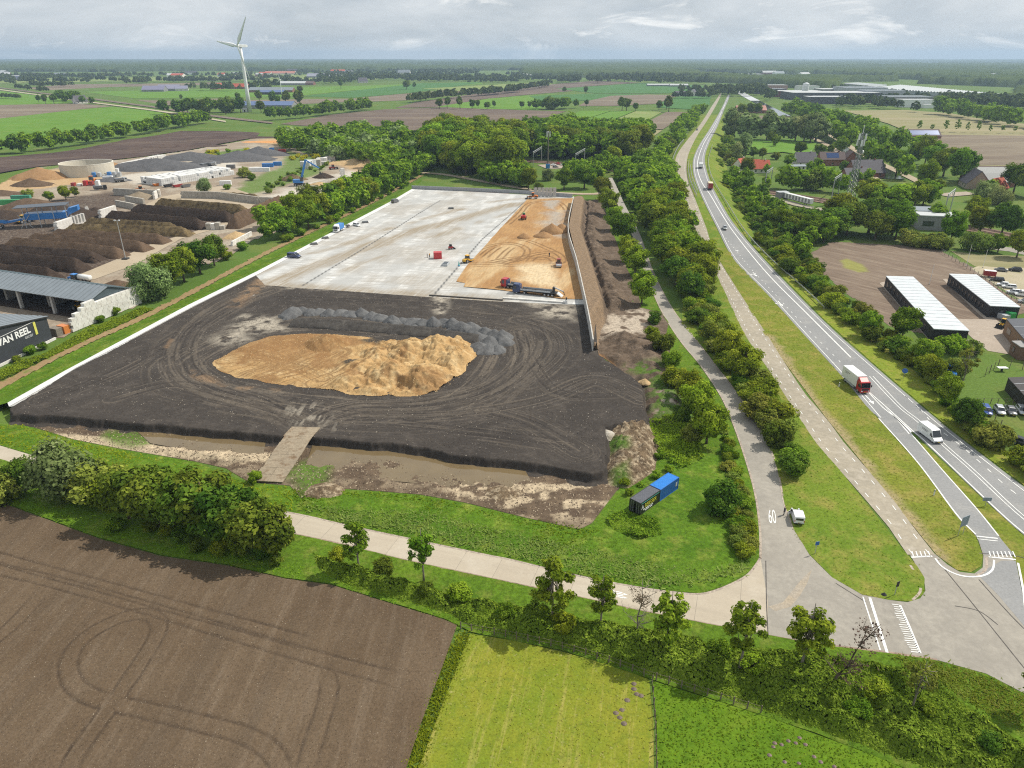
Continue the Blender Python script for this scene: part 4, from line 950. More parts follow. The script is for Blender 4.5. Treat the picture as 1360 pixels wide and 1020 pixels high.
proto('broom',L_YEL,2.4,.0,2.0,18,1600,.26,tr=.06,seed=151,nb=3)
cnt={}
def tree(*a,**k):
 QUEUE.append((a,k))
def low_crown(cm):
 if cm.name not in LOW:
  n=len(cm.vertices);co=np.empty(n*3,np.float32);cm.vertices.foreach_get('co',co);co=co.reshape(-1,4,3);v=np.empty(n,np.float32);cm.attributes['v'].data.foreach_get('value',v);v=v[::4]
  k=np.random.default_rng(3).choice(len(co),min(len(co),760),replace=False);f=(len(co)/len(k))**.42;c=co[k].mean(1,keepdims=True);LOW[cm.name]=(c+(co[k]-c)*f,v[k])
 return LOW[cm.name]
def flush_trees(limit=300):
 def size(q):
  a,k=q;p=k.get('wx')if k.get('wx')is not None else P(a[1],a[2]);return a[3]/max(20,p[1])*(1 if k.get('group')else 9)
 T=[q for q in QUEUE if not(q[0][0].endswith('bush')or q[0][0]in('dome','broom'))];S=[q for q in QUEUE if q[0][0].endswith('bush')or q[0][0]in('dome','broom')];rest=[]
 for L,n in((T,limit),(S,limit-20)):
  L.sort(key=size,reverse=True);rest+=L[n:]
  for a,k in L[:n]:one_tree(*a,**k)
 VV=[];AA=[];MI=[];mats=[]
 for a,k in rest:
  q=PROTO[a[0]];cm,tm,H,R=q[R_.randrange(len(q))];co,v=low_crown(cm);p=k.get('wx')if k.get('wx')is not None else P(a[1],a[2]);s=a[3]/H;f=R_.uniform(.9,1.12)*k.get('wid',1.0);r=R_.uniform(0,6.28);c_,s_=math.cos(r),math.sin(r)
  x=(co[...,0]*c_-co[...,1]*s_)*s*f+p[0];y=(co[...,0]*s_+co[...,1]*c_)*s*f+p[1];VV.append(np.stack([x,y,co[...,2]*s-.05],-1).reshape(-1,3));AA.append(np.repeat(v,4));m=cm.materials[0]
  if m not in mats:mats.append(m)
  MI.append(np.full(len(v),mats.index(m),np.int32))
 V=np.vstack(VV);me=np_mesh('background_trees',V,np.arange(len(V)).reshape(-1,4),{'v':np.concatenate(AA)})
 for m in mats:me.materials.append(m)
 me.polygons.foreach_set('material_index',np.concatenate(MI));o=link('background_trees',me);tag(o,'the smaller trees standing behind the individual trees of the woods and rows','trees',kind='stuff')
def one_tree(key,x,y,h,label,cat='tree',group=None,wx=None,name=None,rz=None,wid=1.0,z=-.05):
 """one tree: an Empty at the base, a trunk and a crown; h in metres (or None and hp in photo pixels)"""
 q=PROTO[key];cm,tm,H,R=q[R_.randrange(len(q))]
 p=wx if wx is not None else P(x,y);s=h/H
 bushy=key.endswith('bush')or key in('dome','broom')
 r=thing(name or('shrub' if bushy else 'tree'),label,'shrub' if bushy and cat=='tree' else cat,p[0],p[1],z,R_.uniform(0,6.28)if rz is None else rz,group)
 f=R_.uniform(.9,1.12)*wid;r.scale=(s*f,s*f,s)
 link('crown',cm,None,r);link('stems' if bushy else 'trunk',tm,None,r)
 return r
def hpx(x,y,px):return px*mpp(x,y)/.93
placed=[]
def fill(px,spacing,kinds,hmin,hmax,group,seed=1,limit=999,world=False,jit=1.0,wid=1.0):
 """kinds: list of (proto, weight, label)"""
 poly=np.array(px)if world else PP(px);g=random.Random(seed)
 x0,y0=poly.min(0);x1,y1=poly.max(0);pts=[];tries=0
 A=0.5*abs(sum(poly[i][0]*poly[(i+1)%len(poly)][1]-poly[(i+1)%len(poly)][0]*poly[i][1]for i in range(len(poly))))
 N=int(A/(spacing**2)*40)+200
 X=np.array([g.uniform(x0,x1)for _ in range(N)]);Y=np.array([g.uniform(y0,y1)for _ in range(N)]);ok=inside(poly,X,Y)
 for x,y in zip(X[ok],Y[ok]):
  if all((x-a)**2+(y-b)**2>spacing**2 for a,b in pts):pts.append((x,y))
  if len(pts)>=limit:break
 ws=[k[1]for k in kinds]
 for x,y in pts:
  k=g.choices(kinds,ws)[0]
  tree(k[0],0,0,g.uniform(hmin,hmax),k[2],group=group,wx=(x,y),wid=wid)
 return pts
def row(px,n,kinds,hmin,hmax,group,jit=1.0,seed=1,wid=1.0):
 L=PP(px);s=np.concatenate([[0],np.cumsum(np.linalg.norm(np.diff(L,axis=0),axis=1))]);g=random.Random(seed)
 for i in range(n):
  q=s[-1]*(i+.5+g.uniform(-.3,.3))/n;x=np.interp(q,s,L[:,0])+g.uniform(-jit,jit);y=np.interp(q,s,L[:,1])+g.uniform(-jit,jit)
  k=g.choices(kinds,[m[1]for m in kinds])[0];tree(k[0],0,0,g.uniform(hmin,hmax),k[2],group=group,wx=(x,y),wid=wid)
# ---- near row along the ploughed field and the concrete lane
for i,(k,x,y,h,lb)in enumerate([('young',477,757,7.4,'small leafy tree beside the concrete lane, nearest the dense thicket'),('young',563,772,8.0,'upright leafy tree overlapping the lower edge of the concrete lane, second from the thicket'),('young',733,830,9.2,'densest narrow tree among the brambles, above the corner of the hay meadow'),('young',797,840,8.2,'narrow leafy tree just left of the white lettering painted on the lane'),('young',884,868,8.6,'narrow tree with a bare lower trunk between the dead tree and the junction'),('young',982,890,9.3,'airy broad tree in the brambles below the start of the concrete lane'),('young',1062,895,9.6,'bright broad-topped tree below the double white lines, left of the leaning tree'),('thin',1210,944,6.6,'thin sparse sapling leaning over the brambles below the toothed stop line'),('young',1366,945,6.5,'leafy branch tip of a tree cut by the right edge of the photo')]):
 tree(k,x,y,h*1.1,lb,name='young_tree',group='trees along the concrete lane',wid=1.08)
bm_,tips=bare_mesh('dead_tree_mesh',9,.13,5,(.02,.02),14,5);bm_.materials.append(BARKG)
p=P(845,853);r=thing('bare_tree','leafless grey tree standing between two leafy trees by the lane lettering','tree',p[0],p[1],-.05,.4);link('trunk',bm_,None,r)
cm=crown_mesh('twig_crown',1.7,5,8.8,14,500,.09,(.2,.36),seed=5)[0];cm.materials.append(L_DRY);link('crown',cm,None,r)
bm_,tips=bare_mesh('leaning_tree_mesh',8.6,.2,9,(.42,.1),13,5);bm_.materials.append(BARK)
p=P(1102,920);r=thing('leaning_tree','half bare tree with a dark trunk leaning right over the brambles','tree',p[0],p[1],-.05,0);link('trunk',bm_,None,r)
tp=np.array(tips);g_=np.random.default_rng(4);k=g_.integers(0,len(tp),420);pp_=tp[k]+g_.normal(size=(420,3))*.4
V,F=cards(pp_,unit(g_.normal(size=(420,3))+[0,0,.6]),g_.uniform(.07,.17,420));me=np_mesh('leaning_crown',V,F,{'v':np.repeat(g_.uniform(0,1,420),4)});me.materials.append(L_DRY);link('crown',me,None,r)
# ---- thicket left of the lane
for k,x,y,h,lb in[('willow',92,660,9.8,'large pale willow covering the lane at the left of the thicket'),('darkoak',35,652,6.0,'dark ragged tree left of the pale willow'),('deepalder',172,690,9.4,'dark alder at the right flank of the pale willow'),('deepalder',212,700,10.5,'tall dark tree in the middle of the thicket, second right of the willow'),('deepalder',255,712,10.8,'tallest dark tree of the thicket beside the ploughed field'),('deepalder',300,722,10.4,'rounded dark tree in the thicket, third from its right end'),('deepalder',338,735,10.0,'broad leafy tree hiding the lane, second from the thicket right end'),('deepalder',368,738,9.0,'leafy tree at the right end of the thicket beside the visible lane'),('bush',140,672,5.0,'mid green shrub between the willow and the dark thicket'),('olivebush',8,664,4.6,'olive shrub at the left edge beside the ploughed field'),('brightbush',340,640,2.2,'small bright shrub at the foot of the concrete ramp')]:
 tree(k,x,y,h,lb,group='thicket beside the ploughed field')
for k,x,y,h,lb in[('deepalder',192,688,9.8,'dark tree behind the thicket, just right of the willow'),('deepalder',234,698,10.6,'dark tree in the back row of the thicket, left of its middle'),('deepalder',278,708,10.8,'dark tree in the back row of the thicket, right of its middle'),('deepalder',320,722,10.2,'dark tree in the back row near the right end of the thicket'),('olivebush',128,660,6.0,'tall olive shrub pressed against the right side of the willow')]:tree(k,x,y,h,lb,group='thicket beside the ploughed field',wid=1.15)
fill([(738,240),(800,243),(815,228),(785,226),(750,231)],6,[('oak',2,'mid green tree in the clump behind the stacked wall panels'),('bright',1,'bright tree in the clump behind the stacked wall panels')],8,12,'clump behind the wall panels',76,16)
fill([(640,243),(702,251),(708,240),(660,235)],6.5,[('bright',1,'bright tree at the front corner of the wood behind the slab'),('oak',1,'mid green tree at the front corner of the wood behind the slab')],9,13,'front corner of the wood',77,12)
fill([(150,690),(375,745),(390,752),(370,765),(300,742),(150,706)],2.6,[('darkbush',2,'low dark shrub under the thicket, along the edge of the ploughed field'),('bush',1,'low mid green shrub under the thicket, along the edge of the ploughed field')],1.6,2.8,'undergrowth of the thicket',3,34)
fill([(-40,625),(60,632),(150,655),(150,672),(60,650),(-40,642)],3.0,[('bush',1,'low shrub between the ploughed field and the lane left of the willow')],1.5,2.6,'undergrowth left of the willow',4,14)
fill([(440,745),(560,790),(660,822),(760,845),(880,878),(1000,915),(1120,950),(1240,985),(1330,1030),(1360,1010),(1240,930),(1100,890),(960,868),(800,838),(680,812),(560,785),(440,735)],3.4,[('bush',2,'mid green shrub growing out of the bramble bank below the concrete lane'),('darkbush',2,'dark shrub growing out of the bramble bank below the concrete lane'),('brightbush',1,'bright shrub growing out of the bramble bank below the concrete lane')],1.3,2.7,'shrubs in the bramble bank',71,48)
# ---- bramble bank below the lane: leaf-covered ground that nobody could count
bramble=PP([(415,735),(470,752),(540,772),(600,790),(700,808),(790,826),(870,842),(960,858),(1020,862),(1090,872),(1180,884),(1240,905),(1300,950),(1360,990),(1400,1030),(1400,1075),(1330,1050),(1240,1025),(1150,993),(1080,968),(1010,945),(930,918),(865,898),(800,880),(745,860),(680,845),(625,836),(600,818),(540,800),(470,782),(425,760)])
def bram_h(x,y):return(.35+1.5*sstep(.35,.75,fbm(x,y,3.2,3,141)))*sstep(0,1.5,sdist(bramble,x,y))
def scatter(poly,n,seed):
 g=np.random.default_rng(seed);x0,y0=poly.min(0);x1,y1=poly.max(0);out=np.zeros((0,2))
 while len(out)<n:
  q=g.uniform((x0,y0),(x1,y1),(n*2,2));out=np.vstack([out,q[inside(poly,q[:,0],q[:,1])]])
 return out[:n]
def leafcover(name,poly,n,hf,size,mat,seed,kind='stuff',depth=.5):
 q=scatter(poly,n,seed);g=np.random.default_rng(seed+1);h=hf(q[:,0],q[:,1]);e=.25
 gx=(hf(q[:,0]+e,q[:,1])-h)/e;gy=(hf(q[:,0],q[:,1]+e)-h)/e
 nr=unit(np.column_stack([-gx,-gy,np.ones(n)])*.9+g.normal(size=(n,3))*.45)
 z=h*(1-depth*g.uniform(0,1,n)**2)+.06
 V,F=cards(np.column_stack([q,z]),nr,size*g.uniform(.6,1.3,n))
 v=np.clip(.6*fbm(q[:,0],q[:,1],2.5,3,seed)+.6*g.uniform(0,1,n)-.12,0,1)
 o=link(name,np_mesh(name,V,F,{'v':np.repeat(v,4)}),mat);o['kind']=kind;return o
leafcover('brambles',bramble,60000,bram_h,.19,LEAF('leaf_bramble',(.055,.12,.012),(.105,.20,.02),(.20,.31,.042)),21)
tag(bpy.data.objects['brambles'],'mass of green brambles covering the bank below the concrete lane','brambles')
# tall grass and reeds
def blades(name,poly,n,hf,hgt,wd,mat,seed,label,cat):
 q=scatter(poly,n,seed);g=np.random.default_rng(seed);a=g.uniform(0,6.28,n);H=hgt*g.uniform(.6,1.2,n);ww=wd*g.uniform(.6,1.3,n)
 dx=np.cos(a)*ww;dy=np.sin(a)*ww;q=q+g.normal(size=(n,2))*.35;l=g.normal(size=(n,2))*.75*H[:,None];z=hf(q[:,0],q[:,1])
 V=np.stack([np.column_stack([q[:,0]-dx,q[:,1]-dy,z]),np.column_stack([q[:,0]+dx,q[:,1]+dy,z]),np.column_stack([q[:,0]+dx*.5+l[:,0],q[:,1]+dy*.5+l[:,1],z+H]),np.column_stack([q[:,0]-dx*.5+l[:,0],q[:,1]-dy*.5+l[:,1],z+H])],1).reshape(-1,3)
 v=np.clip(.7*fbm(q[:,0],q[:,1],4,3,seed)+.5*g.uniform(0,1,n)-.1,0,1)
 o=link(name,np_mesh(name,V,np.arange(n*4).reshape(n,4),{'v':np.repeat(v,4)}),mat);return tag(o,label,cat,kind='stuff')
L_REED=LEAF('reed_blades',(.13,.23,.012),(.20,.30,.018),(.29,.36,.04),trans=.5)
L_REED2=LEAF('blue_reed_blades',(.15,.27,.06),(.20,.34,.085),(.27,.39,.12),trans=.5)
L_TUFT=LEAF('grass_tufts',(.14,.22,.02),(.19,.26,.03),(.33,.31,.09),trans=.45)
z0=lambda x,y:np.zeros(x.shape)
blades('reeds',PP([(400,672),(480,678),(560,682),(640,700),(720,718),(800,735),(880,752),(960,760),(990,740),(990,755),(950,774),(880,778),(800,765),(680,738),(550,710),(440,690)]),5500,z0,.38,.12,L_REED2,31,'bluish reeds lining the ditch beside the concrete lane','reeds')
blades('tall_grass',PP([(385,648),(440,652),(560,660),(690,690),(790,704),(880,735),(960,745),(985,700),(990,745),(960,768),(880,760),(720,728),(560,694),(400,678)]),5500,z0,.26,.11,L_REED,32,'tall fresh grass between the muddy basin and the concrete lane','grass')
blades('tall_grass',PP([(790,702),(830,655),(868,632),(905,565),(945,550),(965,580),(985,640),(990,690),(960,745),(880,735)]),4500,z0,.2,.1,L_REED,33,'uneven lush grass around the two shipping containers','grass')
blades('tall_grass',PP([(-60,568),(30,566),(95,586),(160,599),(330,644),(385,650),(390,678),(260,655),(143,630),(0,588),(-60,574)]),5000,z0,.28,.11,L_REED,34,'tall grass between the black bank and the thicket','grass')
blades('grass_strip',PP([(612,842),(624,842),(590,930),(560,1010),(545,1080),(520,1080),(550,985),(590,880)]),2500,z0,.2,.1,L_REED,35,'narrow strip of tall green grass between the ploughed field and the hay meadow','grass')
blades('grass_strip',PP([(-60,640),(0,664),(130,712),(300,750),(440,776),(590,822),(607,836),(625,840),(600,812),(540,798),(425,757),(300,735),(130,698),(0,655)]),3500,z0,.16,.1,L_REED,36,'bright grass margin along the far side of the ploughed field','grass')
blades('rough_grass',PP([(1180,872),(1245,882),(1310,900),(1360,926),(1420,965),(1420,1000),(1330,960),(1240,905)]),4500,z0,.25,.1,L_TUFT,37,'rough dry grass below the junction at the right edge','grass')
blades('bank_grass',np.vstack([PP([(0,520),(102,467),(203,421),(344,347),(404,317)],.1),PP([(422,316),(336,362),(246,405),(171,445),(83,492),(8,533)],1.2)]),15000,lambda x,y:(ZY-.12)*sstep(7.5,.5,seg_dist(ko,x,y)[0]),.15,.1,L_REED,38,'lush grass on the bank below the white kerb','grass')
leafcover('weeds',PP([(-30,505),(0,492),(60,470),(100,447),(190,408),(205,412),(120,450),(0,508),(-30,522)]),9000,lambda x,y:.2+.9*sstep(.4,.8,fbm(x,y,3,3,44)),.2,L_MID,41)
tag(bpy.data.objects['weeds'],'weeds and nettles along the trodden path in front of the dark sheds','weeds')
def grit(name,poly,n,s0,s1,zf,cols,label,cat,seed):
 q=scatter(poly,n,seed);g=np.random.default_rng(seed);s=g.uniform(s0,s1,n)[:,None];c=np.column_stack([q,zf(q[:,0],q[:,1])]);a=g.uniform(0,6.28,n)
 V=np.stack([c+s*np.column_stack([np.cos(a+k*2.1)*g.uniform(.6,1.3,n),np.sin(a+k*2.1)*g.uniform(.6,1.3,n),np.full(n,-.2)])for k in range(3)]+[c+s*np.column_stack([g.uniform(-.4,.4,n),g.uniform(-.4,.4,n),g.uniform(.5,1.1,n)])],1).reshape(-1,3)
 b=np.arange(n)[:,None]*4;F=np.concatenate([b+np.array(f)for f in((0,1,3),(1,2,3),(2,0,3))])
 t=NT(name);v=t.n('ShaderNodeAttribute',attribute_name='v').outputs['Fac'];m=t.bsdf(t.mix(t.rng(v,.55,.8),t.mix(t.rng(v,0,.5),cols[0],cols[1]),cols[2]),.95)
 return tag(link(name,np_mesh(name,V,F,{'v':np.repeat(g.uniform(0,1,n)**1.3,4)}),m),label,cat,kind='stuff')
grit('soil_clods',plow,38000,.03,.085,lambda x,y:.17+plowh(x,y),[(.06,.042,.028),(.13,.095,.065),(.20,.16,.115)],'clods and straw bits lying on the ploughed field','clods',91)
grit('loose_stones',blkw,16000,.04,.13,lambda x,y:np.full(x.shape,ZY+.05),[(.03,.027,.025),(.08,.07,.06),(.27,.24,.2)],'loose stones scattered over the black ground','stones',92)
grit('mud_lumps',bas,7000,.05,.18,lambda x,y:.05+bash(x,y),[(.07,.05,.035),(.14,.1,.07),(.38,.31,.22)],'lumps of mud and roots on the wet ground in front of the black bank','mud lumps',93)
grit('sand_lumps',pit[:-1],3500,.05,.15,lambda x,y:ZY+.06+sandh(x,y),[(.22,.13,.06),(.4,.27,.12),(.56,.43,.24)],'sand lumps on the dug sand','sand lumps',94)
blades('verge_tufts',ver1,3500,lambda x,y:.06*np.ones(x.shape),.09,.1,L_TUFT,95,'uneven tufts on the verge between the cycle road and the main road','grass')
blades('verge_tufts',ver2,4500,lambda x,y:.06*np.ones(x.shape),.11,.1,L_TUFT,96,'uneven tufts on the verge between the side road and the cycle road','grass')
blades('meadow_tufts',yel,2600,lambda x,y:.1*np.ones(x.shape),.05,.1,LEAF('hay_stalks',(.17,.19,.02),(.30,.27,.05),(.46,.38,.16),trans=.4),97,'cut stalks lying on the mown hay meadow','hay')
blades('meadow_tufts',gre,4000,lambda x,y:.12*np.ones(x.shape),.09,.1,LEAF('lush_tufts',(.06,.13,.008),(.10,.19,.012),(.17,.26,.02),trans=.4),98,'grass tufts in the lush meadow at the bottom edge','grass')
# ---- right of the site: shrubs between the muddy ground and the side road, dome bush
for k,x,y,h,lb in[('dome',956,680,5.6,'dense round dome-shaped bush on the grass right of the blue container'),('bright',938,590,9.2,'bright leafy tree at the bend of the side road, above the round bush'),('bright',922,560,8.5,'bright leafy tree left of the side road, second up from the bend'),('oak',912,535,6.8,'mid green tree left of the side road, third up from the bend'),('bush',897,515,4.6,'dense round bush beside the spoil ground, lower of two'),('brightbush',890,488,4.2,'dense bright bush beside the spoil ground, upper of two'),('darkbush',878,468,4.6,'dark bush at the right end of the pale mud'),('brightbush',866,452,3.6,'small bright bush at the upper right corner of the pale mud'),('bright',852,404,10,'bright tree beside the spoil ridge, nearest the pale mud'),('bright',843,366,10,'bright tree beside the spoil ridge, second from the pale mud'),('bright',833,348,9.5,'bright tree left of the side road opposite the parked trailer'),('oak',826,322,11,'mid green tree left of the side road at the middle of the spoil ridge'),('bright',815,306,10.5,'bright tree at the upper end of the spoil ridge'),('oak',808,286,11.5,'mid green tree at the top of the side road'),('oak',800,266,12,'mid green tree right of the grey far wall'),('darkbush',868,430,3.4,'dark low bush beside the side road above the pale mud'),('olivebush',918,585,3.2,'olive bush below the bright trees at the bend'),('darkbush',905,560,3.4,'dark bush between the grassy spoil and the bright trees')]:
 tree(k,x,y,h,lb)
fill([(962,575),(982,620),(992,660),(998,720),(990,745),(975,720),(975,660),(958,600)],1.5,[('bush',1,'low scrub along the left edge of the side road at its bend'),('olivebush',1,'olive scrub along the left edge of the side road at its bend')],1.0,2.0,'scrub at the road bend',5,80,wid=1.25)
fill([(825,640),(868,632),(872,600),(880,590),(905,600),(900,625),(860,645),(835,660)],2.4,[('brightbush',1,'low leafy clump beside the rooty spoil and the containers')],.7,1.5,'leafy clumps near the containers',6,14)
leafcover('spoil_weeds',PP([(862,560),(905,545),(925,575),(935,610),(905,625),(880,605),(868,590)]),6000,lambda x,y:.15+.8*sstep(.4,.7,fbm(x,y,3,3,45)),.17,L_BRT,46)
tag(bpy.data.objects['spoil_weeds'],'fresh green weeds on the mound above the blue container','weeds')
leafcover('weeds',PP([(805,690),(840,680),(870,690),(880,712),(850,718),(815,706)]),4200,lambda x,y:.15+.7*sstep(.4,.7,fbm(x,y,2.5,3,47)),.16,L_MID,48)
tag(bpy.data.objects['weeds.001'],'dark green nettles below the black container','weeds')
# ---- strip between the side road and the cycle road
SK=[('oak',2,'mid green tree in the wooded strip between the side road and the concrete cycle road'),('bright',2,'bright green tree in the wooded strip between the side road and the concrete cycle road'),('darkoak',1,'dark tree in the wooded strip between the side road and the concrete cycle road')]
fill([(818,238),(850,222),(882,222),(893,250),(905,285),(917,325),(930,360),(938,398),(910,404),(882,362),(864,325),(842,285),(826,258)],4.7,SK,8.5,13,'wooded strip beside the side road',8,120,wid=1.1)
SB=[('bush',2,'mid green shrub in the hedge between the side road and the cycle road'),('darkbush',1,'dark shrub in the hedge between the side road and the cycle road'),('olivebush',1.3,'olive shrub in the hedge between the side road and the cycle road')]
fill([(905,392),(935,392),(950,420),(968,450),(985,480),(1002,505),(1018,535),(1040,580),(1066,632),(1050,632),(1030,590),(1005,548),(985,518),(960,485),(935,450),(915,415)],2.5,SB,2.4,4.8,'hedge beside the cycle road',9,95,wid=1.1)
for k,x,y,h,lb in[('bright',965,478,8.2,'bright tree in the hedge beside the cycle road, left of the taller one'),('bright',986,508,8.8,'tall bright tree in the hedge at the narrowest point beside the cycle road'),('olivebush',940,425,4.6,'olive shrub at the top of the hedge beside the cycle road')]:
 tree(k,x,y,h,lb)
fill([(862,215),(880,195),(898,175),(915,158),(930,146),(938,150),(922,170),(905,190),(890,210),(882,222)],10,[('bright',2,'bright tree in the row left of the cycle road before the railway bridge'),('oak',1,'mid green tree in the row left of the cycle road before the railway bridge'),('olivebush',.5,'olive shrub left of the cycle road before the railway bridge')],9,13,'trees left of the cycle road beyond the bridge',10,46)
# ---- woods behind the slab
WK=[('poplar',3,'tall bright tree in the wood behind the concrete slab'),('bright',2,'broad bright tree in the wood behind the concrete slab'),('oak',1.5,'mid green tree in the wood behind the concrete slab')]
fill([(572,222),(604,231),(640,239),(672,243),(690,232),(690,196),(640,190),(580,190),(566,205)],7.2,WK,18,24,'wood behind the slab',12,110,wid=1.0)
fill([(690,207),(715,211),(780,213),(835,216),(855,205),(858,190),(800,185),(700,186)],8.5,[('darkoak',2,'dark tree in the wood behind the railway yard'),('oak',2,'mid green tree in the wood behind the railway yard'),('bright',1,'bright tree in the wood behind the railway yard')],16,21,'wood behind the railway yard',13,80,wid=1.15)
fill([(372,200),(400,204),(430,212),(470,222),(500,232),(540,228),(565,212),(560,192),(520,180),(470,180),(420,186),(385,188)],8.5,[('oak',2,'mid green tree in the mixed wood above the rubble yard'),('willow',1.4,'pale willow in the mixed wood above the rubble yard'),('darkoak',1,'dark tree in the mixed wood above the rubble yard'),('bright',1,'bright tree in the mixed wood above the rubble yard')],10,15.5,'mixed wood above the rubble yard',14,95,wid=1.15)
for k,x,y,h,lb in[('bright',700,248,10.5,'yellowish tree left of the white pole at the railway yard'),('oak',702,252,11,'mid green tree behind the stacked wall panels'),('bright',665,246,9,'small yellow-green tree at the corner of the wood'),('oak',749,252,12,'conical green tree left of the two beside the far wall'),('oak',776,250,13.5,'taller conical green tree right of the stacked panels'),('willow',728,240,7,'pale bushy tree behind the stacked panels'),('bright',690,238,10,'bright tree at the left of the railway yard clearing'),('poplar',800,232,15,'tall leafy tree at the end of the service road'),('poplar',815,226,16,'tall leafy tree beside the bridge, left of the strip'),('copper',640,181,14,'left of two copper-leaved trees behind the wood'),('copper',680,183,14,'right of two copper-leaved trees behind the wood'),('olivebush',715,252,4,'olive shrub between the stacked panels and the yellowish tree'),('bush',790,245,4,'shrub left of the tall leafy trees at the service road')]:
 tree(k,x,y,h,lb)
# ---- tree row between compost yard and path
RK=[('oak',2,'mid green tree in the long row between the compost yard and the path'),('darkoak',1,'dark tree in the long row between the compost yard and the path'),('bright',1,'bright tree in the long row between the compost yard and the path')]
row([(352,322),(380,314),(420,298),(470,277),(520,252),(548,238),(572,222)],44,RK,8.5,12.5,'row along the path',2.0,21)
row([(345,308),(400,288),(450,268),(500,246),(560,216)],22,RK,9,13,'row along the path',2.5,22)
row([(360,328),(420,305),(480,276),(540,246)],16,[('bush',1,'low shrub at the foot of the long tree row beside the path'),('brightbush',1,'low bright shrub at the foot of the long tree row beside the path')],2,3.6,'shrubs at the foot of the row',1.5,23)
for k,x,y,h,lb in[('willow',202,398,11.5,'pale bushy tree touching the end of the white block wall'),('oak',226,384,11.5,'mid green tree right of the pale one by the block wall'),('oak',245,374,11,'mid green tree in the clump above the kerb, third from the block wall'),('darkoak',266,363,11.5,'dark round tree in the clump above the kerb, second from its right end'),('darkoak',285,353,10.5,'dark tree at the right end of the clump above the kerb'),('bush',300,345,4,'small bush beside the block bay at the right end of the clump'),('bush',218,392,3.5,'low bush in front of the pale bushy tree'),('bush',322,332,3.2,'small bush beside the sand bay'),('bush',155,418,2.2,'small bush in front of the white block wall, right one'),('bush',135,428,2.0,'small bush in front of the white block wall, left one'),('bush',42,470,2.2,'bush in front of the black lettered wall'),('bush',22,480,1.5,'small bush at the left foot of the black lettered wall'),('bush',58,464,1.8,'bush near the right corner of the black lettered wall'),('willow',272,255,7.5,'pale grey-green bush tree beside the white block stack'),('olivebush',325,236,6,'olive bush beside the low block wall'),('bush',335,240,4,'green bush right of the olive one in the yard'),('bush',302,252,3,'low green bush between the pale tree and the yard road'),('oak',88,266,7,'broad green bush tree in the middle of the left yard'),('oak',66,268,5.5,'green bush at the left of the broad one in the yard'),('darkoak',100,262,5.5,'dark bush behind the broad one in the yard'),('olivebush',38,262,4,'olive bush left in the compost yard')]:
 tree(k,x,y,h,lb)
fill([(270,205),(330,197),(325,208),(285,213)],4.5,[('brightbush',1,'bright shrub on the green mound behind the dark gravel'),('broom',1,'yellow flowering shrub on the green mound behind the dark gravel')],1.6,2.8,'shrubs on the green mound',31,18)
fill([(345,252),(400,224),(440,214),(436,222),(390,240),(350,262)],5,[('bush',1,'low shrub in the green belt through the yard'),('olivebush',1,'olive shrub in the green belt through the yard')],1.5,3,'green belt through the yard',32,26)
fill([(385,208),(420,205),(425,212),(390,214)],5,[('broom',1,'yellow flowering broom beside the rubble yard')],1.4,2.2,'yellow broom',33,12)
# ---- left far rows
row([(-30,206),(30,203),(80,197),(125,190),(175,181),(225,172),(276,163)],40,[('oak',2,'mid green tree in the row behind the dark peat field'),('darkoak',1,'dark tree in the row behind the dark peat field'),('bright',.6,'bright tree in the row behind the dark peat field')],11,15,'row behind the peat field',4,41)
row([(226,152),(250,151),(280,150),(312,149)],15,[('darkoak',1,'dark tree in the clump left of the wind turbine'),('olivebush',.4,'olive shrub in the clump left of the wind turbine'),('oak',.6,'mid green tree in the clump left of the wind turbine')],13,20,'clump left of the turbine',8,42)
row([(358,160),(390,158),(430,154),(480,147.5),(494,145)],24,[('darkoak',1,'dark tree in the hedgerow right of the wind turbine'),('oak',1,'mid green tree in the hedgerow right of the wind turbine')],12,17,'hedgerow right of the turbine',4,43)
for i,(x,y,s)in enumerate([(584,144.5,13),(594,144.5,14),(611,145,15),(627,145,12),(635,143.5,10),(647,145.5,9.5),(656,143,9),(540,119,18),(550,118.5,13),(703,144,9),(693,144,9),(749,124,11),(778,125,13),(826,148,16),(832,147,15),(844,147.5,10),(779,142,9),(875,146.5,12),(885,145.5,12),(888,149,18)]):
 p=P(x,y);tree('round',x,y,s,['leftmost lollipop tree of the row behind the large brown field','second lollipop tree from the left behind the large brown field','largest round tree in the row behind the large brown field','fourth tree in the row behind the large brown field','fifth tree in the row behind the large brown field','sixth tree in the row behind the large brown field','rightmost small tree of the row behind the large brown field','large lone round tree between far fields, left of its smaller neighbour','smaller round tree right of the large lone one between far fields','small tree left of the farm copse, nearer one','small tree left of the farm copse, farther one','lone tree on the far green field, left one','lone tree on the far green field, right one','left of a pair of trees at the field corner','right of a pair of trees at the field corner','small tree right of the pair at the field corner','pinkish small tree between the two field strips','first small tree before the row by the cycle road','second small tree before the row by the cycle road','tall tree at the end of the pale field strip'][i])
row([(712,145),(735,145.5),(766,144)],12,[('darkoak',1,'dark tree in the farm copse between the fields'),('olivebush',.4,'olive tree in the farm copse between the fields'),('oak',1,'mid green tree in the farm copse between the fields')],11,17,'farm copse',9,44)
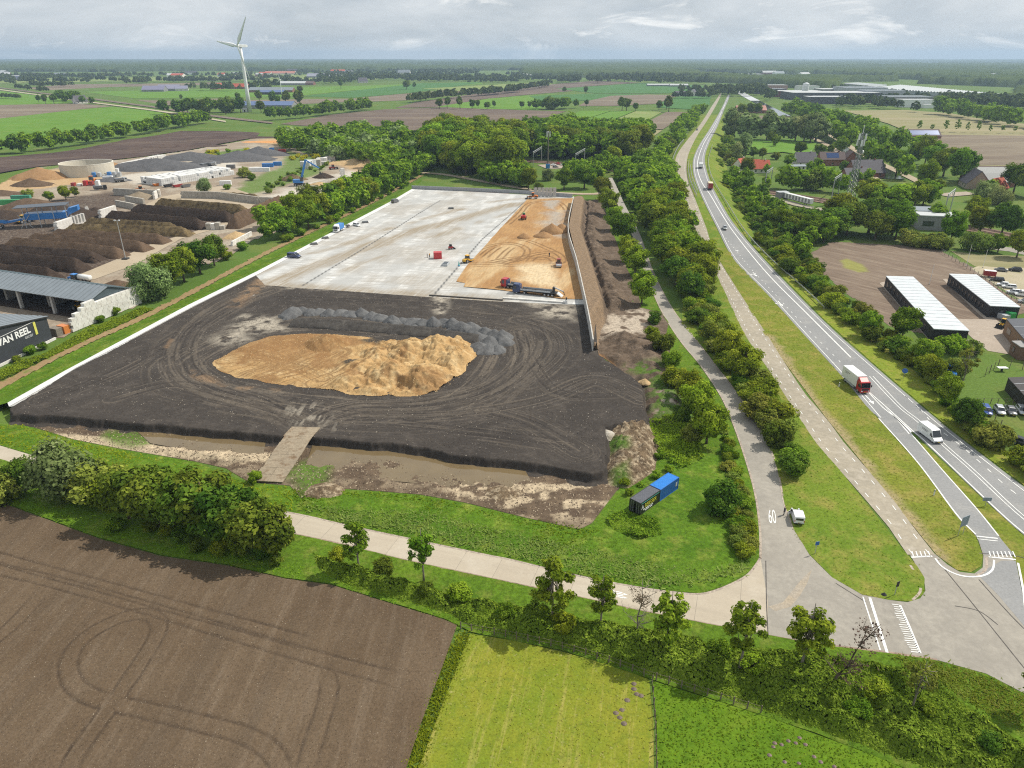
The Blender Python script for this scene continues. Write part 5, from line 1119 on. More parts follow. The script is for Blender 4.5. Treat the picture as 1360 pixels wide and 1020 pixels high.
for i,(x,y,s)in enumerate([(241,134,9),(316,134,12),(345,137,17),(250,152,17),(300,152,17),(320,150,18),(347,150,14),(370,141,14),(380,140,18),(398,141,20),(52,137,11),(61,138,13),(72,138,13),(363,139,18),(399,125,14),(453,118,18)]):
 tree('round',x,y,s,['small field tree between the rail line and the long barn','field tree above the clump left of the turbine','large tree just right of the turbine foot','tall tree at the left of the clump before the turbine','tall tree in the clump before the turbine, second','tall tree behind the low blue roof at the turbine','tree right of the low blue roof at the turbine','tree at the farm right of the turbine, first','tree at the farm right of the turbine, second','tallest tree at the farm right of the turbine','first of three small trees before the purple field','second of three small trees before the purple field','third of three small trees before the purple field','dark tree left of the small white turbine','round tree right of the small white turbine','tall tree at the edge of the distant wood, on the green field'][i])
row([(82,133),(100,138),(122,138.5)],9,[('darkoak',1,'dark tree around the lone farmhouse at the left')],11,19,'trees around the lone farmhouse',7,45)
for i in range(11):tree('young',1220+i*16+R_.uniform(-3,3),175.5+i*.35,R_.uniform(8,13),'small dark sapling in the single row across the pale right-hand field',group='saplings across the right field')
# ---- right side
row([(1040,150),(1065,162),(1092,178),(1120,194),(1150,212),(1180,230),(1215,250),(1240,256)],24,[('oak',2,'mid green tree in the avenue along the canal'),('bright',1.4,'bright tree in the avenue along the canal'),('darkoak',.7,'dark tree in the avenue along the canal')],13,17,'avenue along the canal',3,51)
row([(1058,151),(1090,163),(1130,178),(1165,192),(1200,208),(1235,228),(1268,246)],26,[('oak',2,'mid green tree in the outer avenue row beside the pale field'),('bright',1.4,'bright tree in the outer avenue row beside the pale field'),('darkoak',.7,'dark tree in the outer avenue row beside the pale field')],14,19,'outer avenue row',4,52)
row([(1235,152),(1275,156),(1310,162),(1340,168),(1380,174)],22,[('bright',2,'bright tall tree in the row behind the pale right-hand field'),('oak',1.4,'mid green tall tree in the row behind the pale right-hand field')],15,22,'row behind the right-hand field',7,53)
row([(968,182),(990,185),(1020,187),(1050,187),(1075,190),(1090,188)],20,[('aspen',1,'slender pale poplar in the row behind the small meadow')],18,25,'pale poplars behind the meadow',3,54,wid=1.1)
for k,x,y,h,lb in[('aspen',986,214,19,'tall pale poplar left of the red-roofed houses, taller one'),('aspen',976,216,14,'pale poplar left of the red-roofed houses, shorter one'),('darkoak',990,234,11,'dark tree standing in front of the red-roofed houses'),('bright',1030,195,9,'bright round tree in the small meadow, right one'),('oak',1024,190,9,'round tree in the small meadow, left one'),('darkoak',1062,207,10,'dark tree left of the grey-roofed villa'),('darkoak',1088,208,9,'dark tree right behind the grey-roofed villa'),('oak',1115,203,11,'broad tree beside the canal, behind the terrace houses'),('darkoak',1012,212,8,'dark tree behind the red-roofed houses, right one'),('darkoak',1000,210,8,'dark tree behind the red-roofed houses, left one'),('oak',1102,205,7,'green tree between the villa and the terrace houses'),('bush',1030,212,5,'garden shrub right of the red-roofed houses'),('brightbush',1050,214,5,'bright garden shrub left of the grey-roofed villa')]:
 tree(k,x,y,h,lb)
row([(1030,250),(1060,253),(1090,252),(1125,258)],10,[('bright',2,'bright tree in the line between the railway and the houses'),('olivebush',.6,'olive tree in the line between the railway and the houses')],10,13,'trees between railway and houses',3,55)
row([(1140,272),(1170,276),(1200,276),(1238,272)],9,[('bright',1,'broad sunlit tree behind the lattice mast')],10,14,'sunlit trees behind the mast',4,56,wid=1.25)
fill([(1100,300),(1130,306),(1160,305),(1195,312),(1200,322),(1150,318),(1105,316)],7.5,[('oak',1,'large green tree below the lattice mast'),('darkoak',1,'large dark tree below the lattice mast')],11,14.5,'large trees below the mast',57,20,wid=1.15)
fill([(1020,300),(1045,296),(1078,300),(1105,312),(1100,322),(1075,330),(1050,322)],5.6,[('oak',1,'mid green tree between the railway and the tilled plot'),('darkoak',1,'dark tree between the railway and the tilled plot'),('bright',1,'bright tree between the railway and the tilled plot')],7,11,'trees above the tilled plot',58,34,wid=1.15)
row([(1200,326),(1225,328),(1250,331)],6,[('olivebush',1,'olive willow scrub along the upper edge of the tilled plot')],4.5,6,'willow scrub above the plot',1,59)
for k,x,y,h,lb in[('bright',1262,322,12.5,'bright oak above the upper right corner of the tilled plot'),('olivebush',1292,333,7,'olive willow scrub right of the bright oak'),('olivebush',1306,334,6,'olive willow scrub at the start of the side street'),('darkoak',1328,318,14,'broad dark oak by the side street'),('oak',1300,312,11,'mid green oak left of the broad dark oak'),('bright',1292,300,12,'bright oak behind the willow scrub'),('oak',1350,342,9.5,'tree casting a round shadow beside the side street'),('bright',1325,335,7,'small bright tree beside the side street'),('willow',1305,268,10,'pale willow in front of the farm'),('willow',1325,272,9,'pale willow right of the first, in front of the farm'),('darkoak',1345,258,16,'tall dark tree right of the red-roofed farm'),('darkoak',1362,262,15,'dark tree at the right edge beside the farm'),('oak',1375,300,13,'tree at the right edge above the side street'),('oak',1197,452,9.2,'large ragged tree covering the near end of the left black block'),('brightbush',1232,478,5,'light green bush below the left black block'),('thin',1275,520,11,'sprawling half bare tree beside the parked blue vehicle'),('brightbush',1262,468,4.5,'bright bush at the near end of the paving'),('olivebush',1290,470,3.4,'olive bush beside the brick house'),('bush',1277,562,4,'dark bush left of the parked cars'),('bush',1303,584,3.4,'round bush below the parked cars'),('olivebush',1268,498,4.0,'olive bush under the sprawling tree'),('bright',1245,255,7,'bright tree beside the canal bridge'),('oak',1005,152,13,'round tree beside the pale canal'),('oak',985,154,14,'tree beside the far end of the n-road, left of the canal'),('darkoak',995,153,14,'dark tree between the far road and the canal')]:
 tree(k,x,y,h,lb)
SH=[('bush',2,'mid green shrub in the hedge right of the main road'),('darkbush',1.4,'dark shrub in the hedge right of the main road'),('olivebush',1.4,'olive shrub in the hedge right of the main road'),('brightbush',.8,'bright shrub in the hedge right of the main road')]
fill([(1005,318),(1030,318),(1062,345),(1090,372),(1130,405),(1170,440),(1210,470),(1250,518),(1285,572),(1330,604),(1400,645),(1360,628),(1310,585),(1262,545),(1215,505),(1170,465),(1120,425),(1075,388),(1040,355)],3.0,SH,2.0,4.8,'hedge right of the main road',61,170,wid=1.1)
fill([(950,236),(962,232),(985,252),(1010,270),(1045,296),(1060,320),(1035,322),(1000,305),(975,285),(960,262)],4.6,[('olivebush',2,'olive scrub on the slope right of the raised road'),('bush',1,'mid green scrub on the slope right of the raised road'),('darkbush',1,'dark scrub on the slope right of the raised road')],2.4,4.6,'scrub on the slope right of the raised road',62,90,wid=1.2)
fill([(950,224),(950,205),(958,185),(972,178),(975,200),(972,230)],7,[('olivebush',2,'olive scrub beyond the bridge, right of the road'),('darkbush',1,'dark scrub beyond the bridge, right of the road')],3,6,'scrub beyond the bridge',63,26)
fill([(885,250),(900,285),(918,320),(938,355),(952,385),(935,385),(915,345),(897,300)],4.5,SB[:1]+SB[2:],1.6,3.0,'hedge beside the cycle road',64,30)
HK=[('oak',2,'mid green tree standing in the hedge right of the main road'),('darkoak',1,'dark tree standing in the hedge right of the main road'),('bright',1.4,'bright tree standing in the hedge right of the main road')]
fill([(1010,312),(1040,318),(1070,345),(1062,352),(1030,330),(1008,320)],7,HK,5.5,8.5,'trees in the hedge right of the main road',72,12)
fill([(1150,440),(1200,462),(1240,500),(1268,535),(1290,575),(1275,570),(1240,525),(1185,475),(1145,445)],6.5,HK,4.5,7,'trees in the hedge right of the main road',73,22)
fill([(960,246),(990,250),(1020,275),(1045,296),(1020,302),(985,280)],8,HK,5.5,9,'trees in the hedge right of the main road',74,16)
fill([(965,232),(985,238),(1010,246),(1035,255),(1010,252),(975,245)],8,HK,5,8,'trees in the hedge right of the main road',75,10)
for k,x,y,h in[('oak',1135,246,9),('bright',1152,244,8),('darkoak',1120,232,8),('oak',1085,226,7.5),('bright',1075,230,7),('oak',1048,222,8),('darkoak',1165,232,9),('bush',995,236,4),('bright',1018,232,6.5),('oak',1310,262,9),('darkoak',1280,240,11),('oak',1240,300,9)]:tree(k,x,y,h,'garden tree standing close to the houses beyond the railway',group='garden trees among the houses')
flush_trees()
# ---- distant trees and woods: nobody could count them
def far_trees(pts,seed):
 g=np.random.default_rng(seed);Vs=[];vs_=[]
 P_=[];N_=[];S_=[];A_=[]
 for x,y,h,r in pts:
  n=46;d=unit(g.normal(size=(n,3)));d[:,2]=np.abs(d[:,2])*1.1-.35
  P_.append(np.array([x,y,h*.5])+d*np.array([r,r,h*.5])*g.uniform(.75,1,n)[:,None]);N_.append(unit(d+g.normal(size=(n,3))*.35));S_.append(np.full(n,max(r*.42,.9))*g.uniform(.7,1.2,n));A_.append(np.clip(g.uniform(0,1)*.6+g.uniform(0,.5,n),0,1))
 V,F=cards(np.vstack(P_),np.vstack(N_),np.concatenate(S_),.85);return V,F,np.repeat(np.concatenate(A_),4)
pts=[]
def far_row(px,n,h0,h1,jit=6,rf=.33):
 L=PP(px);s=np.concatenate([[0],np.cumsum(np.linalg.norm(np.diff(L,axis=0),axis=1))])
 for i in range(n):
  q=R_.uniform(0,s[-1]);h=R_.uniform(h0,h1);pts.append((np.interp(q,s,L[:,0])+R_.uniform(-jit,jit),np.interp(q,s,L[:,1])+R_.uniform(-jit,jit),h,h*rf*R_.uniform(.8,1.3)))
def far_area(px,n,h0,h1,rf=.33):
 q=scatter(PP(px),n,int(px[0][0])+n)
 for x,y in q:h=R_.uniform(h0,h1);pts.append((x,y,h,h*rf*R_.uniform(.8,1.3)))
far_row([(545,137),(580,132.5),(640,127.5),(690,122.5)],90,11,17);far_row([(655,125),(690,121),(720,117),(730,114)],40,12,17)
far_row([(248,120),(300,121),(360,121)],26,14,19,10);far_row([(340,117),(372,116.5)],12,15,20);far_row([(165,112.5),(180,112),(194,110.5)],18,13,18,14);far_row([(46,116),(95,115.5)],24,12,16,10);far_row([(27,119),(40,121)],7,10,14);far_row([(50,123),(60,123)],5,10,14)
far_row([(28,102),(60,103.5),(110,104),(170,101.5)],60,12,18,20);far_row([(120,108),(142,108)],7,14,18);far_row([(220,101),(270,102),(290,101.5)],30,12,17,25);far_row([(0,110),(20,113)],8,12,16);far_row([(300,103),(330,100),(345,100)],18,12,17,25)
far_row([(0,130),(25,132)],9,7,9,5,.4)
far_area([(432,113),(470,112),(490,110),(510,107.5),(520,104),(470,101),(420,104)],150,14,20);far_area([(365,102),(420,105),(560,104),(640,99),(560,96),(400,96)],160,13,18)
far_area([(510,107),(545,108),(600,109),(605,105),(560,103.5),(510,104.5)],90,14,19);far_row([(345,105),(380,105)],12,9,13,20);far_area([(560,101),(640,98.5),(635,94),(560,95)],90,14,19)
far_row([(600,108.5),(650,108),(700,106.5)],40,11,15,4);far_row([(620,111),(670,109),(690,108)],20,8,11,4)
far_area([(738,111),(745,107.5),(770,106),(770,111)],40,15,22);far_area([(777,110.5),(800,112),(860,114),(940,113),(945,105),(860,102),(780,106)],170,15,22);far_area([(680,106),(740,104),(730,100),(680,101)],60,12,17);far_area([(700,97),(780,97),(760,93.5),(700,93.5)],80,14,18)
far_area([(940,122),(958,122),(985,120),(1010,121),(1030,130),(1022,138),(1000,128),(975,130),(962,128)],80,13,19);far_area([(895,124),(900,121),(960,121),(960,127),(945,131),(935,127)],40,11,15);far_row([(893,131),(900,130.5),(935,131)],22,9,14,8)
far_area([(1110,137),(1150,137),(1220,150),(1230,155),(1200,146),(1110,143)],50,11,16);far_area([(1105,117),(1160,121),(1240,132),(1235,141),(1150,131),(1105,124)],150,8,12)
far_area([(1245,134),(1330,138),(1400,145),(1400,150),(1330,146),(1255,142)],80,14,19)
for i in range(150):
 y=84+26*R_.random()**1.3;x=R_.uniform(-120,1460);w_=R_.uniform(12,60)*(y-76)/14
 if(x<345 and y<96)or(x>700 and y>104):continue
 far_row([(x,y),(x+w_,y+R_.uniform(-.7,.7))],int(8+w_*.35),9,18,9)
V,F,A=far_trees(pts,5)
# closed canopies of the far woods
def canopy(px,res,h0,h1,thr,seed):
 poly=PP(px);x0,y0=poly.min(0);x1,y1=poly.max(0);nx=int((x1-x0)/res)+2;ny=int((y1-y0)/res)+2
 X,Y=np.meshgrid(x0+np.arange(nx)*res,y0+np.arange(ny)*res);g=np.random.default_rng(seed)
 X=X+g.uniform(-.35,.35,X.shape)*res;Y=Y+g.uniform(-.35,.35,Y.shape)*res
 cx,cy_=X[:-1,:-1]+res/2,Y[:-1,:-1]+res/2;keep=inside(poly,cx,cy_)&(fbm(cx,cy_*.6,420,3,seed)>thr)
 idx=np.arange(nx*ny).reshape(ny,nx);Fq=np.stack([idx[:-1,:-1][keep],idx[:-1,1:][keep],idx[1:,1:][keep],idx[1:,:-1][keep]],1)
 c=np.bincount(Fq.ravel(),minlength=nx*ny);used=np.nonzero(c)[0];rm=np.full(nx*ny,-1);rm[used]=np.arange(len(used))
 z=g.uniform(h0,h1,len(used))*np.where(c[used]<4,0.0,1);
 return np.column_stack([X.ravel()[used],Y.ravel()[used],z]),rm[Fq],np.clip(fbm(X.ravel()[used],Y.ravel()[used],60,3,6)*.6+g.uniform(0,.35,len(used)),0,1)
parts=[(V,F,A)]
parts.append(canopy([(-260,96.5),(0,95.5),(130,95.5),(240,94.5),(345,94),(345,88),(-260,88)],11,13,22,.0,1))
parts.append(canopy([(-400,88),(345,88),(420,91),(560,90),(700,90),(700,80.3),(-400,80.3)],24,12,24,.47,2))
parts.append(canopy([(330,95),(420,96),(560,94),(700,93.5),(700,90),(560,90),(400,91),(330,89)],10,11,19,.43,3))
parts.append(canopy([(690,103),(760,103),(860,104),(945,106),(1000,108),(1060,108),(1110,107),(1340,116),(1460,122),(1460,95),(1000,92),(690,93)],9,10,19,.42,4))
parts.append(canopy([(1000,112),(1060,118),(1100,121),(1115,117),(1118,109),(1200,108),(1060,106),(960,107),(900,108)],8,9,17,.2,7))
parts.append(canopy([(690,94),(1000,94),(1460,97),(1560,80.3),(690,80.3)],22,12,23,.45,5))
parts.append(canopy([(1235,137),(1330,140),(1460,150),(1460,121),(1345,118),(1345,128),(1330,132),(1240,130)],8,5,10,.15,6))
off=0;VV=[];FF=[];AA=[]
for v_,f_,a_ in parts:VV.append(v_);FF.append(f_+off);AA.append(a_);off+=len(v_)
L_FAR=LEAF('leaf_far_woods',(.034,.066,.022),(.055,.095,.028),(.09,.135,.04),trans=.15)
o=link('distant_woods',np_mesh('distant_woods',np.vstack(VV),np.vstack(FF),{'v':np.concatenate(AA)}),L_FAR);tag(o,'distant woods and hedgerows fading into haze towards the horizon','woods',kind='stuff')
# ================================================================== vehicles and people
RUBBER=M('tyre_rubber',(.025,.025,.026),.85,var=.2);RIM=M('wheel_rim',(.42,.43,.45),.4,.6)
GLASS=M('dark_glass',(.022,.028,.034),.06,0,var=.2,spec=.8);LAMP=M('headlamp',(.75,.77,.8),.15,spec=.7);TAIL=M('tail_lamp',(.42,.02,.02),.25,spec=.6)
CHAS=M('chassis_black',(.03,.03,.032),.7);PLATE=M('number_plate_yellow',(.6,.45,.04),.5)
def paint(name,c,metal=0.0):return M(name,c,.28,metal,var=.05,spec=.6,dirt=(.2,.17,.13),dirtamt=.12)
WHITE=paint('white_paint',(.78,.79,.80));RED=paint('red_paint',(.42,.02,.025));BLUE=paint('blue_paint',(.02,.07,.30));BLACK=paint('black_paint',(.02,.02,.024));GREY=paint('grey_paint',(.15,.155,.165),.3)
SILVER=paint('silver_paint',(.46,.48,.50),.4);YELLOW=paint('yellow_machine_paint',(.72,.40,.02));ORANGE=paint('orange_machine_paint',(.70,.20,.02));BLUEM=paint('blue_machine_paint',(.03,.20,.55));DKRED=paint('dark_red_paint',(.30,.03,.03));GREEN=paint('green_paint',(.03,.30,.09))
NAVY=paint('navy_paint',(.03,.05,.13));STEEL=M('galvanised_steel',(.48,.50,.51),.45,.5,var=.12);LGREY=M('light_grey_steel',(.42,.44,.46),.55,.1);BOXW=M('white_box_side',(.72,.73,.72),.45,var=.06,dirt=(.4,.38,.34),dirtamt=.15)
_wm={}
def wheel_meshes(r,w_):
 k=(round(r,2),round(w_,2))
 if k not in _wm:
  a=MB().cyl((0,-w_/2,0),r,w_,'y',18).mesh('wheel',False,.03);a.materials.append(RUBBER)
  b=MB().cyl((0,-w_/2-.012,0),r*.6,w_+.024,'y',14).mesh('rim',False,.01);b.materials.append(RIM)
  _wm[k]=(a,b)
 return _wm[k]
def wheels(root,pos,r,w_):
 a,b=wheel_meshes(r,w_)
 for x,y in pos:
  o=link('wheel',a,None,root);o.location=(x,y,r);link('rim',b,None,o)
def heading(h):
 (x0,y0),(x1,y1)=h;a=P(x0,y0);b=P(x1,y1);return math.atan2(b[1]-a[1],b[0]-a[0])
def ring(x,w0,w1,w2,z0,z1,z2):return[(x,-w0,z0),(x,-w1,z0+.12),(x,-w1,z1),(x,-w2,z2),(x,w2,z2),(x,w1,z1),(x,w1,z0+.12),(x,w0,z0)]
CARS={}
def car(label,px,h,col,z=.05,kind='hatch',group=None,cat='car',s=1.0):
 x,y=P(px[0],px[1],z);rz=heading(h);key=(kind,col.name)
 if key in CARS:
  return dup(CARS[key],(x,y,z),rz,label,group)
 L={'hatch':4.1,'sedan':4.6,'suv':4.5,'wagon':4.6}[kind];w_=.9;hr={'hatch':1.5,'sedan':1.44,'suv':1.68,'wagon':1.5}[kind];zb=.92 if kind!='suv' else 1.02;z0=.24
 r=thing('car',label,cat,x,y,z,rz,group);f,b=L/2,-L/2
 st=[(b,.72,.78,.7,z0+.12,.62,.74),(b+.12,.78,.86,.78,z0,.74,zb-.06),(b+.7,.8,w_,.82,z0,.76,zb),(0,.8,w_,.82,z0,.76,zb),(f-1.35,.8,w_,.82,z0,.74,zb-.02),(f-.9,.8,w_-.01,.78,z0,.7,zb-.1),(f-.25,.76,.85,.7,z0,.62,zb-.2),(f,.66,.74,.6,z0+.1,.52,zb-.32)]
 MB().loft([ring(*q)for q in st]).build('body',col,r,True,0)
 rb=b+(.25 if kind in('hatch','suv','wagon')else.95);rt=b+(.65 if kind in('hatch','suv')else(.5 if kind=='wagon' else 1.45));fb,ft=f-1.0,f-1.75
 MB().loft([[(rb,-.79,zb-.03),(rb,.79,zb-.03),(fb,.79,zb-.05),(fb,-.79,zb-.05)],[(rt,-.64,hr-.04),(rt,.64,hr-.04),(ft,.62,hr-.06),(ft,-.62,hr-.06)]]).build('windows',GLASS,r)
 MB().loft([[(rt-.05,-.66,hr-.05),(rt-.05,.66,hr-.05),(ft+.06,.64,hr-.07),(ft+.06,-.64,hr-.07)],[(rt+.06,-.56,hr),(rt+.06,.56,hr),(ft-.1,.55,hr-.01),(ft-.1,-.55,hr-.01)]]).build('roof',col,r)
 m=MB()
 for sy in(-1,1):
  m.bar((fb,.79*sy,zb-.04),(ft,.63*sy,hr-.05),.07);m.bar((rb,.79*sy,zb-.02),(rt,.645*sy,hr-.04),.1);m.bar((-.1,.8*sy,zb-.03),(-.12,.645*sy,hr-.04),.07)
 m.build('pillars',col,r)
 wheels(r,[(f-.8,.8),(f-.8,-.8),(b+.75,.8),(b+.75,-.8)],.32,.2)
 for sy in(-1,1):
  MB().box(f-.2,f-.03,.5*sy-.14,.5*sy+.14,.56,.68).build('headlight',LAMP,r,bevel=.03);MB().box(b-.01,b+.1,.62*sy-.1,.62*sy+.1,.62,.8).build('tail_light',TAIL,r,bevel=.02)
  MB().box(f-1.45,f-1.3,.9*sy-.02,.9*sy+.17*sy,zb-.02,zb+.12).build('mirror',col,r,bevel=.03)
 MB().box(f-.01,f+.03,-.26,.26,.36,.47).build('number_plate',PLATE,r)
 CARS[key]=r
 return r
def van(label,px,h,col,L=5.9,hr=2.5,z=.05,group=None,rearwin=False,sidewin=False,name='van',cat='van',door=False):
 x,y=P(px[0],px[1],z);r=thing(name,label,cat,x,y,z,heading(h),group);f,b=L/2,-L/2;w_=1.0;hb=1.05 if hr>2.1 else.95;nose=.9 if hr>2.1 else 1.05
 prof=[(b,.35),(b+.03,hr-.18),(b+.14,hr),(f-nose-.95,hr),(f-nose-.75,hr-.08),(f-nose+.12,hb+.12),(f-.16,hb-.2),(f,.7),(f-.02,.35)]
 MB().prism(prof,-w_,w_,'y').build('body',col,r,False,.07)
 a,c=(f-nose-.72,hr-.16),(f-nose+.06,hb+.2);nx,nz=(a[1]-c[1]),(c[0]-a[0]);l=math.hypot(nx,nz);nx,nz=nx/l*.1,nz/l*.1
 MB().loft([[(a[0]+nx*.3,-.82,a[1]+nz*.3),(a[0]+nx*.3,.82,a[1]+nz*.3),(c[0]+nx*.3,.9,c[1]+nz*.3),(c[0]+nx*.3,-.9,c[1]+nz*.3)],[(a[0]+nx,-.82,a[1]+nz),(a[0]+nx,.82,a[1]+nz),(c[0]+nx,.9,c[1]+nz),(c[0]+nx,-.9,c[1]+nz)]]).build('windscreen',GLASS,r)
 for sy in(-1,1):
  MB().prism([(f-nose-.95,hb+.2),(f-nose-.05,hb+.2),(f-nose-.6,hr-.32 if hr<2.2 else hb+.85),(f-nose-.95,hr-.32 if hr<2.2 else hb+.85)],.99*sy,1.015*sy,'y').build('side_window',GLASS,r)
  if sidewin:MB().prism([(b+.35,hb+.2),(f-nose-1.15,hb+.2),(f-nose-1.15,hr-.3),(b+.4,hr-.3)],.99*sy,1.015*sy,'y').build('side_window',GLASS,r)
  MB().box(f-.14,f+.015,.68*sy-.17,.68*sy+.17,.72,.92).build('headlight',LAMP,r,bevel=.03)
  MB().box(b-.015,b+.06,.9*sy-.07,.9*sy+.07,.75,1.15).build('tail_light',TAIL,r,bevel=.02)
  MB().box(f-nose-.25,f-nose-.1,1.0*sy,1.22*sy,hb+.2,hb+.5).build('mirror',CHAS,r,bevel=.03)
 if rearwin:MB().box(b-.02,b+.02,-.72,.72,hb+.15,hr-.3).build('rear_window',GLASS,r)
 else:MB().box(b-.012,b+.02,-.012,.012,.4,hr-.2).build('door_seam',CHAS,r)
 MB().box(f-.06,f+.03,-.95,.95,.35,.58).build('bumper',CHAS,r,bevel=.03);MB().box(b-.04,b+.06,-.95,.95,.33,.5).build('bumper',CHAS,r,bevel=.02)
 MB().box(f+.03,f+.045,-.26,.26,.42,.53).build('number_plate',PLATE,r);MB().box(b-.055,b-.04,-.26,.26,.56,.67).build('number_plate',PLATE,r)
 wheels(r,[(f-.95,.86),(f-.95,-.86),(b+1.05,.86),(b+1.05,-.86)],.34,.22)
 if door:
  d=MB().box(-.95,0,-.03,.03,.4,hr-.5).build('door',col,r,bevel=.02);d.location=(f-nose-.1,1.02,0);d.rotation_euler=(0,0,RAD(-50))
  MB().box(-.8,-.1,-.045,.045,hb+.1,hr-.56).build('door_window',GLASS,d)
 return r
def cab(root,f,col,hc=2.9,w_=1.22,z0=.55):
 MB().prism([(f-2.1,z0),(f-2.1,hc),(f-.35,hc),(f-.1,hc-.75),(f,1.45),(f,z0)],-w_,w_,'y').build('cab',col,root,False,.08)
 MB().loft([[(f-.29,-1.08,hc-.16),(f-.29,1.08,hc-.16),(f+.01,1.12,1.6),(f+.01,-1.12,1.6)],[(f-.16,-1.08,hc-.12),(f-.16,1.08,hc-.12),(f+.06,1.12,1.62),(f+.06,-1.12,1.62)]]).build('windscreen',GLASS,root)
 MB().box(f-.02,f+.05,-.85,.85,.95,1.4).build('grille',CHAS,root);MB().box(f-.1,f+.07,-w_,w_,.42,.72).build('bumper',col,root,bevel=.04)
 for sy in(-1,1):
  MB().box(f-1.35,f-.4,w_*sy-.015,w_*sy+.02,1.6,hc-.45).build('side_window',GLASS,root)
  MB().box(f-.02,f+.09,.86*sy-.2,.86*sy+.2,.72,.92).build('headlight',LAMP,root,bevel=.02);MB().box(f-.12,f+.02,(w_+.08)*sy,(w_+.3)*sy,1.75,2.45).build('mirror',CHAS,root,bevel=.03)
 MB().box(f+.07,f+.085,-.26,.26,.5,.61).build('number_plate',PLATE,root)
def box_truck(label,px,h,cabc,boxc,L=9.2,z=.05,hb=3.75,name='truck',group=None,roofc=None):
 x,y=P(px[0],px[1],z);r=thing(name,label,'truck',x,y,z,heading(h),group);f,b=L/2,-L/2
 cab(r,f,cabc,2.95)
 MB().box(b,f-2.25,-1.27,1.27,1.05,hb).build('cargo_box',boxc,r,bevel=.03)
 MB().box(b+.05,f-2.3,-1.2,1.2,hb,hb+.05).build('box_roof',roofc or boxc,r)
 MB().prism([(f-2.2,2.85),(f-.7,2.9),(f-1.9,3.6),(f-2.2,3.6)],-1.0,1.0,'y').build('air_deflector',cabc,r,bevel=.05)
 MB().box(b,f-1,-.55,.55,.6,1.05).build('chassis',CHAS,r);MB().box(b+1.8,f-3.2,-1.22,1.22,.45,.95).build('side_guard',LGREY,r)
 for sy in(-1,1):MB().box(b-.02,b+.03,sy*1.05-.12,sy*1.05+.12,.75,1.0).build('tail_light',TAIL,r)
 wheels(r,[(f-1.3,1.05),(f-1.3,-1.05),(b+1.6,1.02),(b+1.6,-1.02)],.5,.32)
 return r
# ---- on the roads
tr_=box_truck('white box lorry with red cab driving towards the viewer on the main road',(1135,513),((1122,503),(1148,524)),RED,BOXW)
m_=Matrix.Translation((-1.6,1.275,2.5))@Matrix.Rotation(math.pi,4,'Z')@Matrix.Rotation(math.pi/2,4,'X')
for yy in(1,-1):
 MB().box(-3.2,-.9,yy*1.275-.004,yy*1.275+.006,2.9,3.05).build('lettering',GREY,tr_);MB().box(-3.2,-2.0,yy*1.275-.004,yy*1.275+.006,2.55,2.68).build('lettering',GREY,tr_)
vn=van('white high-roof delivery van driving towards the viewer on the main road',(1234,581),((1219,570),(1246,590)),WHITE,6.0,2.6)
MB().box(-1.6,.5,-1.016,-1.003,1.75,1.87).build('lettering',GREY,vn);MB().box(-1.4,.3,-1.016,-1.003,1.5,1.6).build('lettering',GREY,vn)
def zr(y):return road_z(y)+.07
def on_road(fn,label,px,h,*a,**k):return fn(label,px,h,*a,z=zr(px[1]),**k)
on_road(box_truck,'dark lorry with a yellowish roof driving away on the raised part of the main road',(942.5,251),((948,260),(942,247)),CHAS,DKRED,8.5,roofc=paint('cream_roof',(.68,.60,.33)))
on_road(box_truck,'small white lorry driving away over the railway bridge',(930.5,223),((931,230),(931,219)),WHITE,BOXW,7.0,hb=3.2)
on_road(car,'small grey car driving towards the viewer on the main road',(962.5,304),((958,295),(966,311)),SILVER,kind='hatch')
on_road(car,'dark car driving on the concrete cycle road beyond the bridge',(925.5,173),((930,166),(922,180)),BLACK,kind='suv')
_v=van('white compact van parked on the verge of the side road with its driver door open',(1058,689),((1062,702),(1054,676)),WHITE,4.3,1.82,z=.04,rearwin=True,door=True);_v.scale=(.95,.86,.95)
# ---- parked cars at the right edge
hd=((1315,536),(1330,560))
for i,(x,col,kd,lb)in enumerate([(1309,BLUE,'wagon','bright blue car parked at the left end of the row beside the wooden shed'),(1327,SILVER,'hatch','silver car parked right next to the bright blue one'),(1341.5,GREY,'sedan','dark grey car parked between two silver ones beside the shed'),(1356,SILVER,'hatch','silver car cut by the right edge, at the end of the parked row')]):
 car(lb,(x,547.5),((1303,537),(1316,556))if i==0 else((x-6,540),(x+5,556)),col,kind=kd,group='cars parked beside the wooden shed')
car('black car parked alone on the grass at the right edge',(1360,592),((1350,588),(1368,594)),BLACK,kind='suv')
HL=((1345,380),(1325,378));G_='cars on the gravel lot'
car('dark grey car at the far corner of the gravel lot',(1329,360),HL,GREY,kind='sedan',group=G_);car('large black car at the far corner of the gravel lot, beside the grey one',(1348,360),HL,BLACK,kind='suv',group=G_)
car('black car parked on the gravel lot beside the dark red trailer',(1324,373),HL,BLACK,kind='wagon',group=G_);car('white car on the gravel lot, next below the black one',(1332,379.5),HL,WHITE,kind='hatch',group=G_);car('white estate car on the gravel lot beside the black block',(1340,382.5),HL,WHITE,kind='wagon',group=G_)
car('white car half hidden behind the white van on the gravel lot',(1346,390),HL,WHITE,kind='suv',group=G_);van('white passenger van with side windows on the gravel lot',(1358,393),HL,WHITE,5.0,2.0,sidewin=True,group=G_);car('silver car at the near end of the gravel lot, cut by the right edge',(1361,402),HL,SILVER,kind='hatch',group=G_)
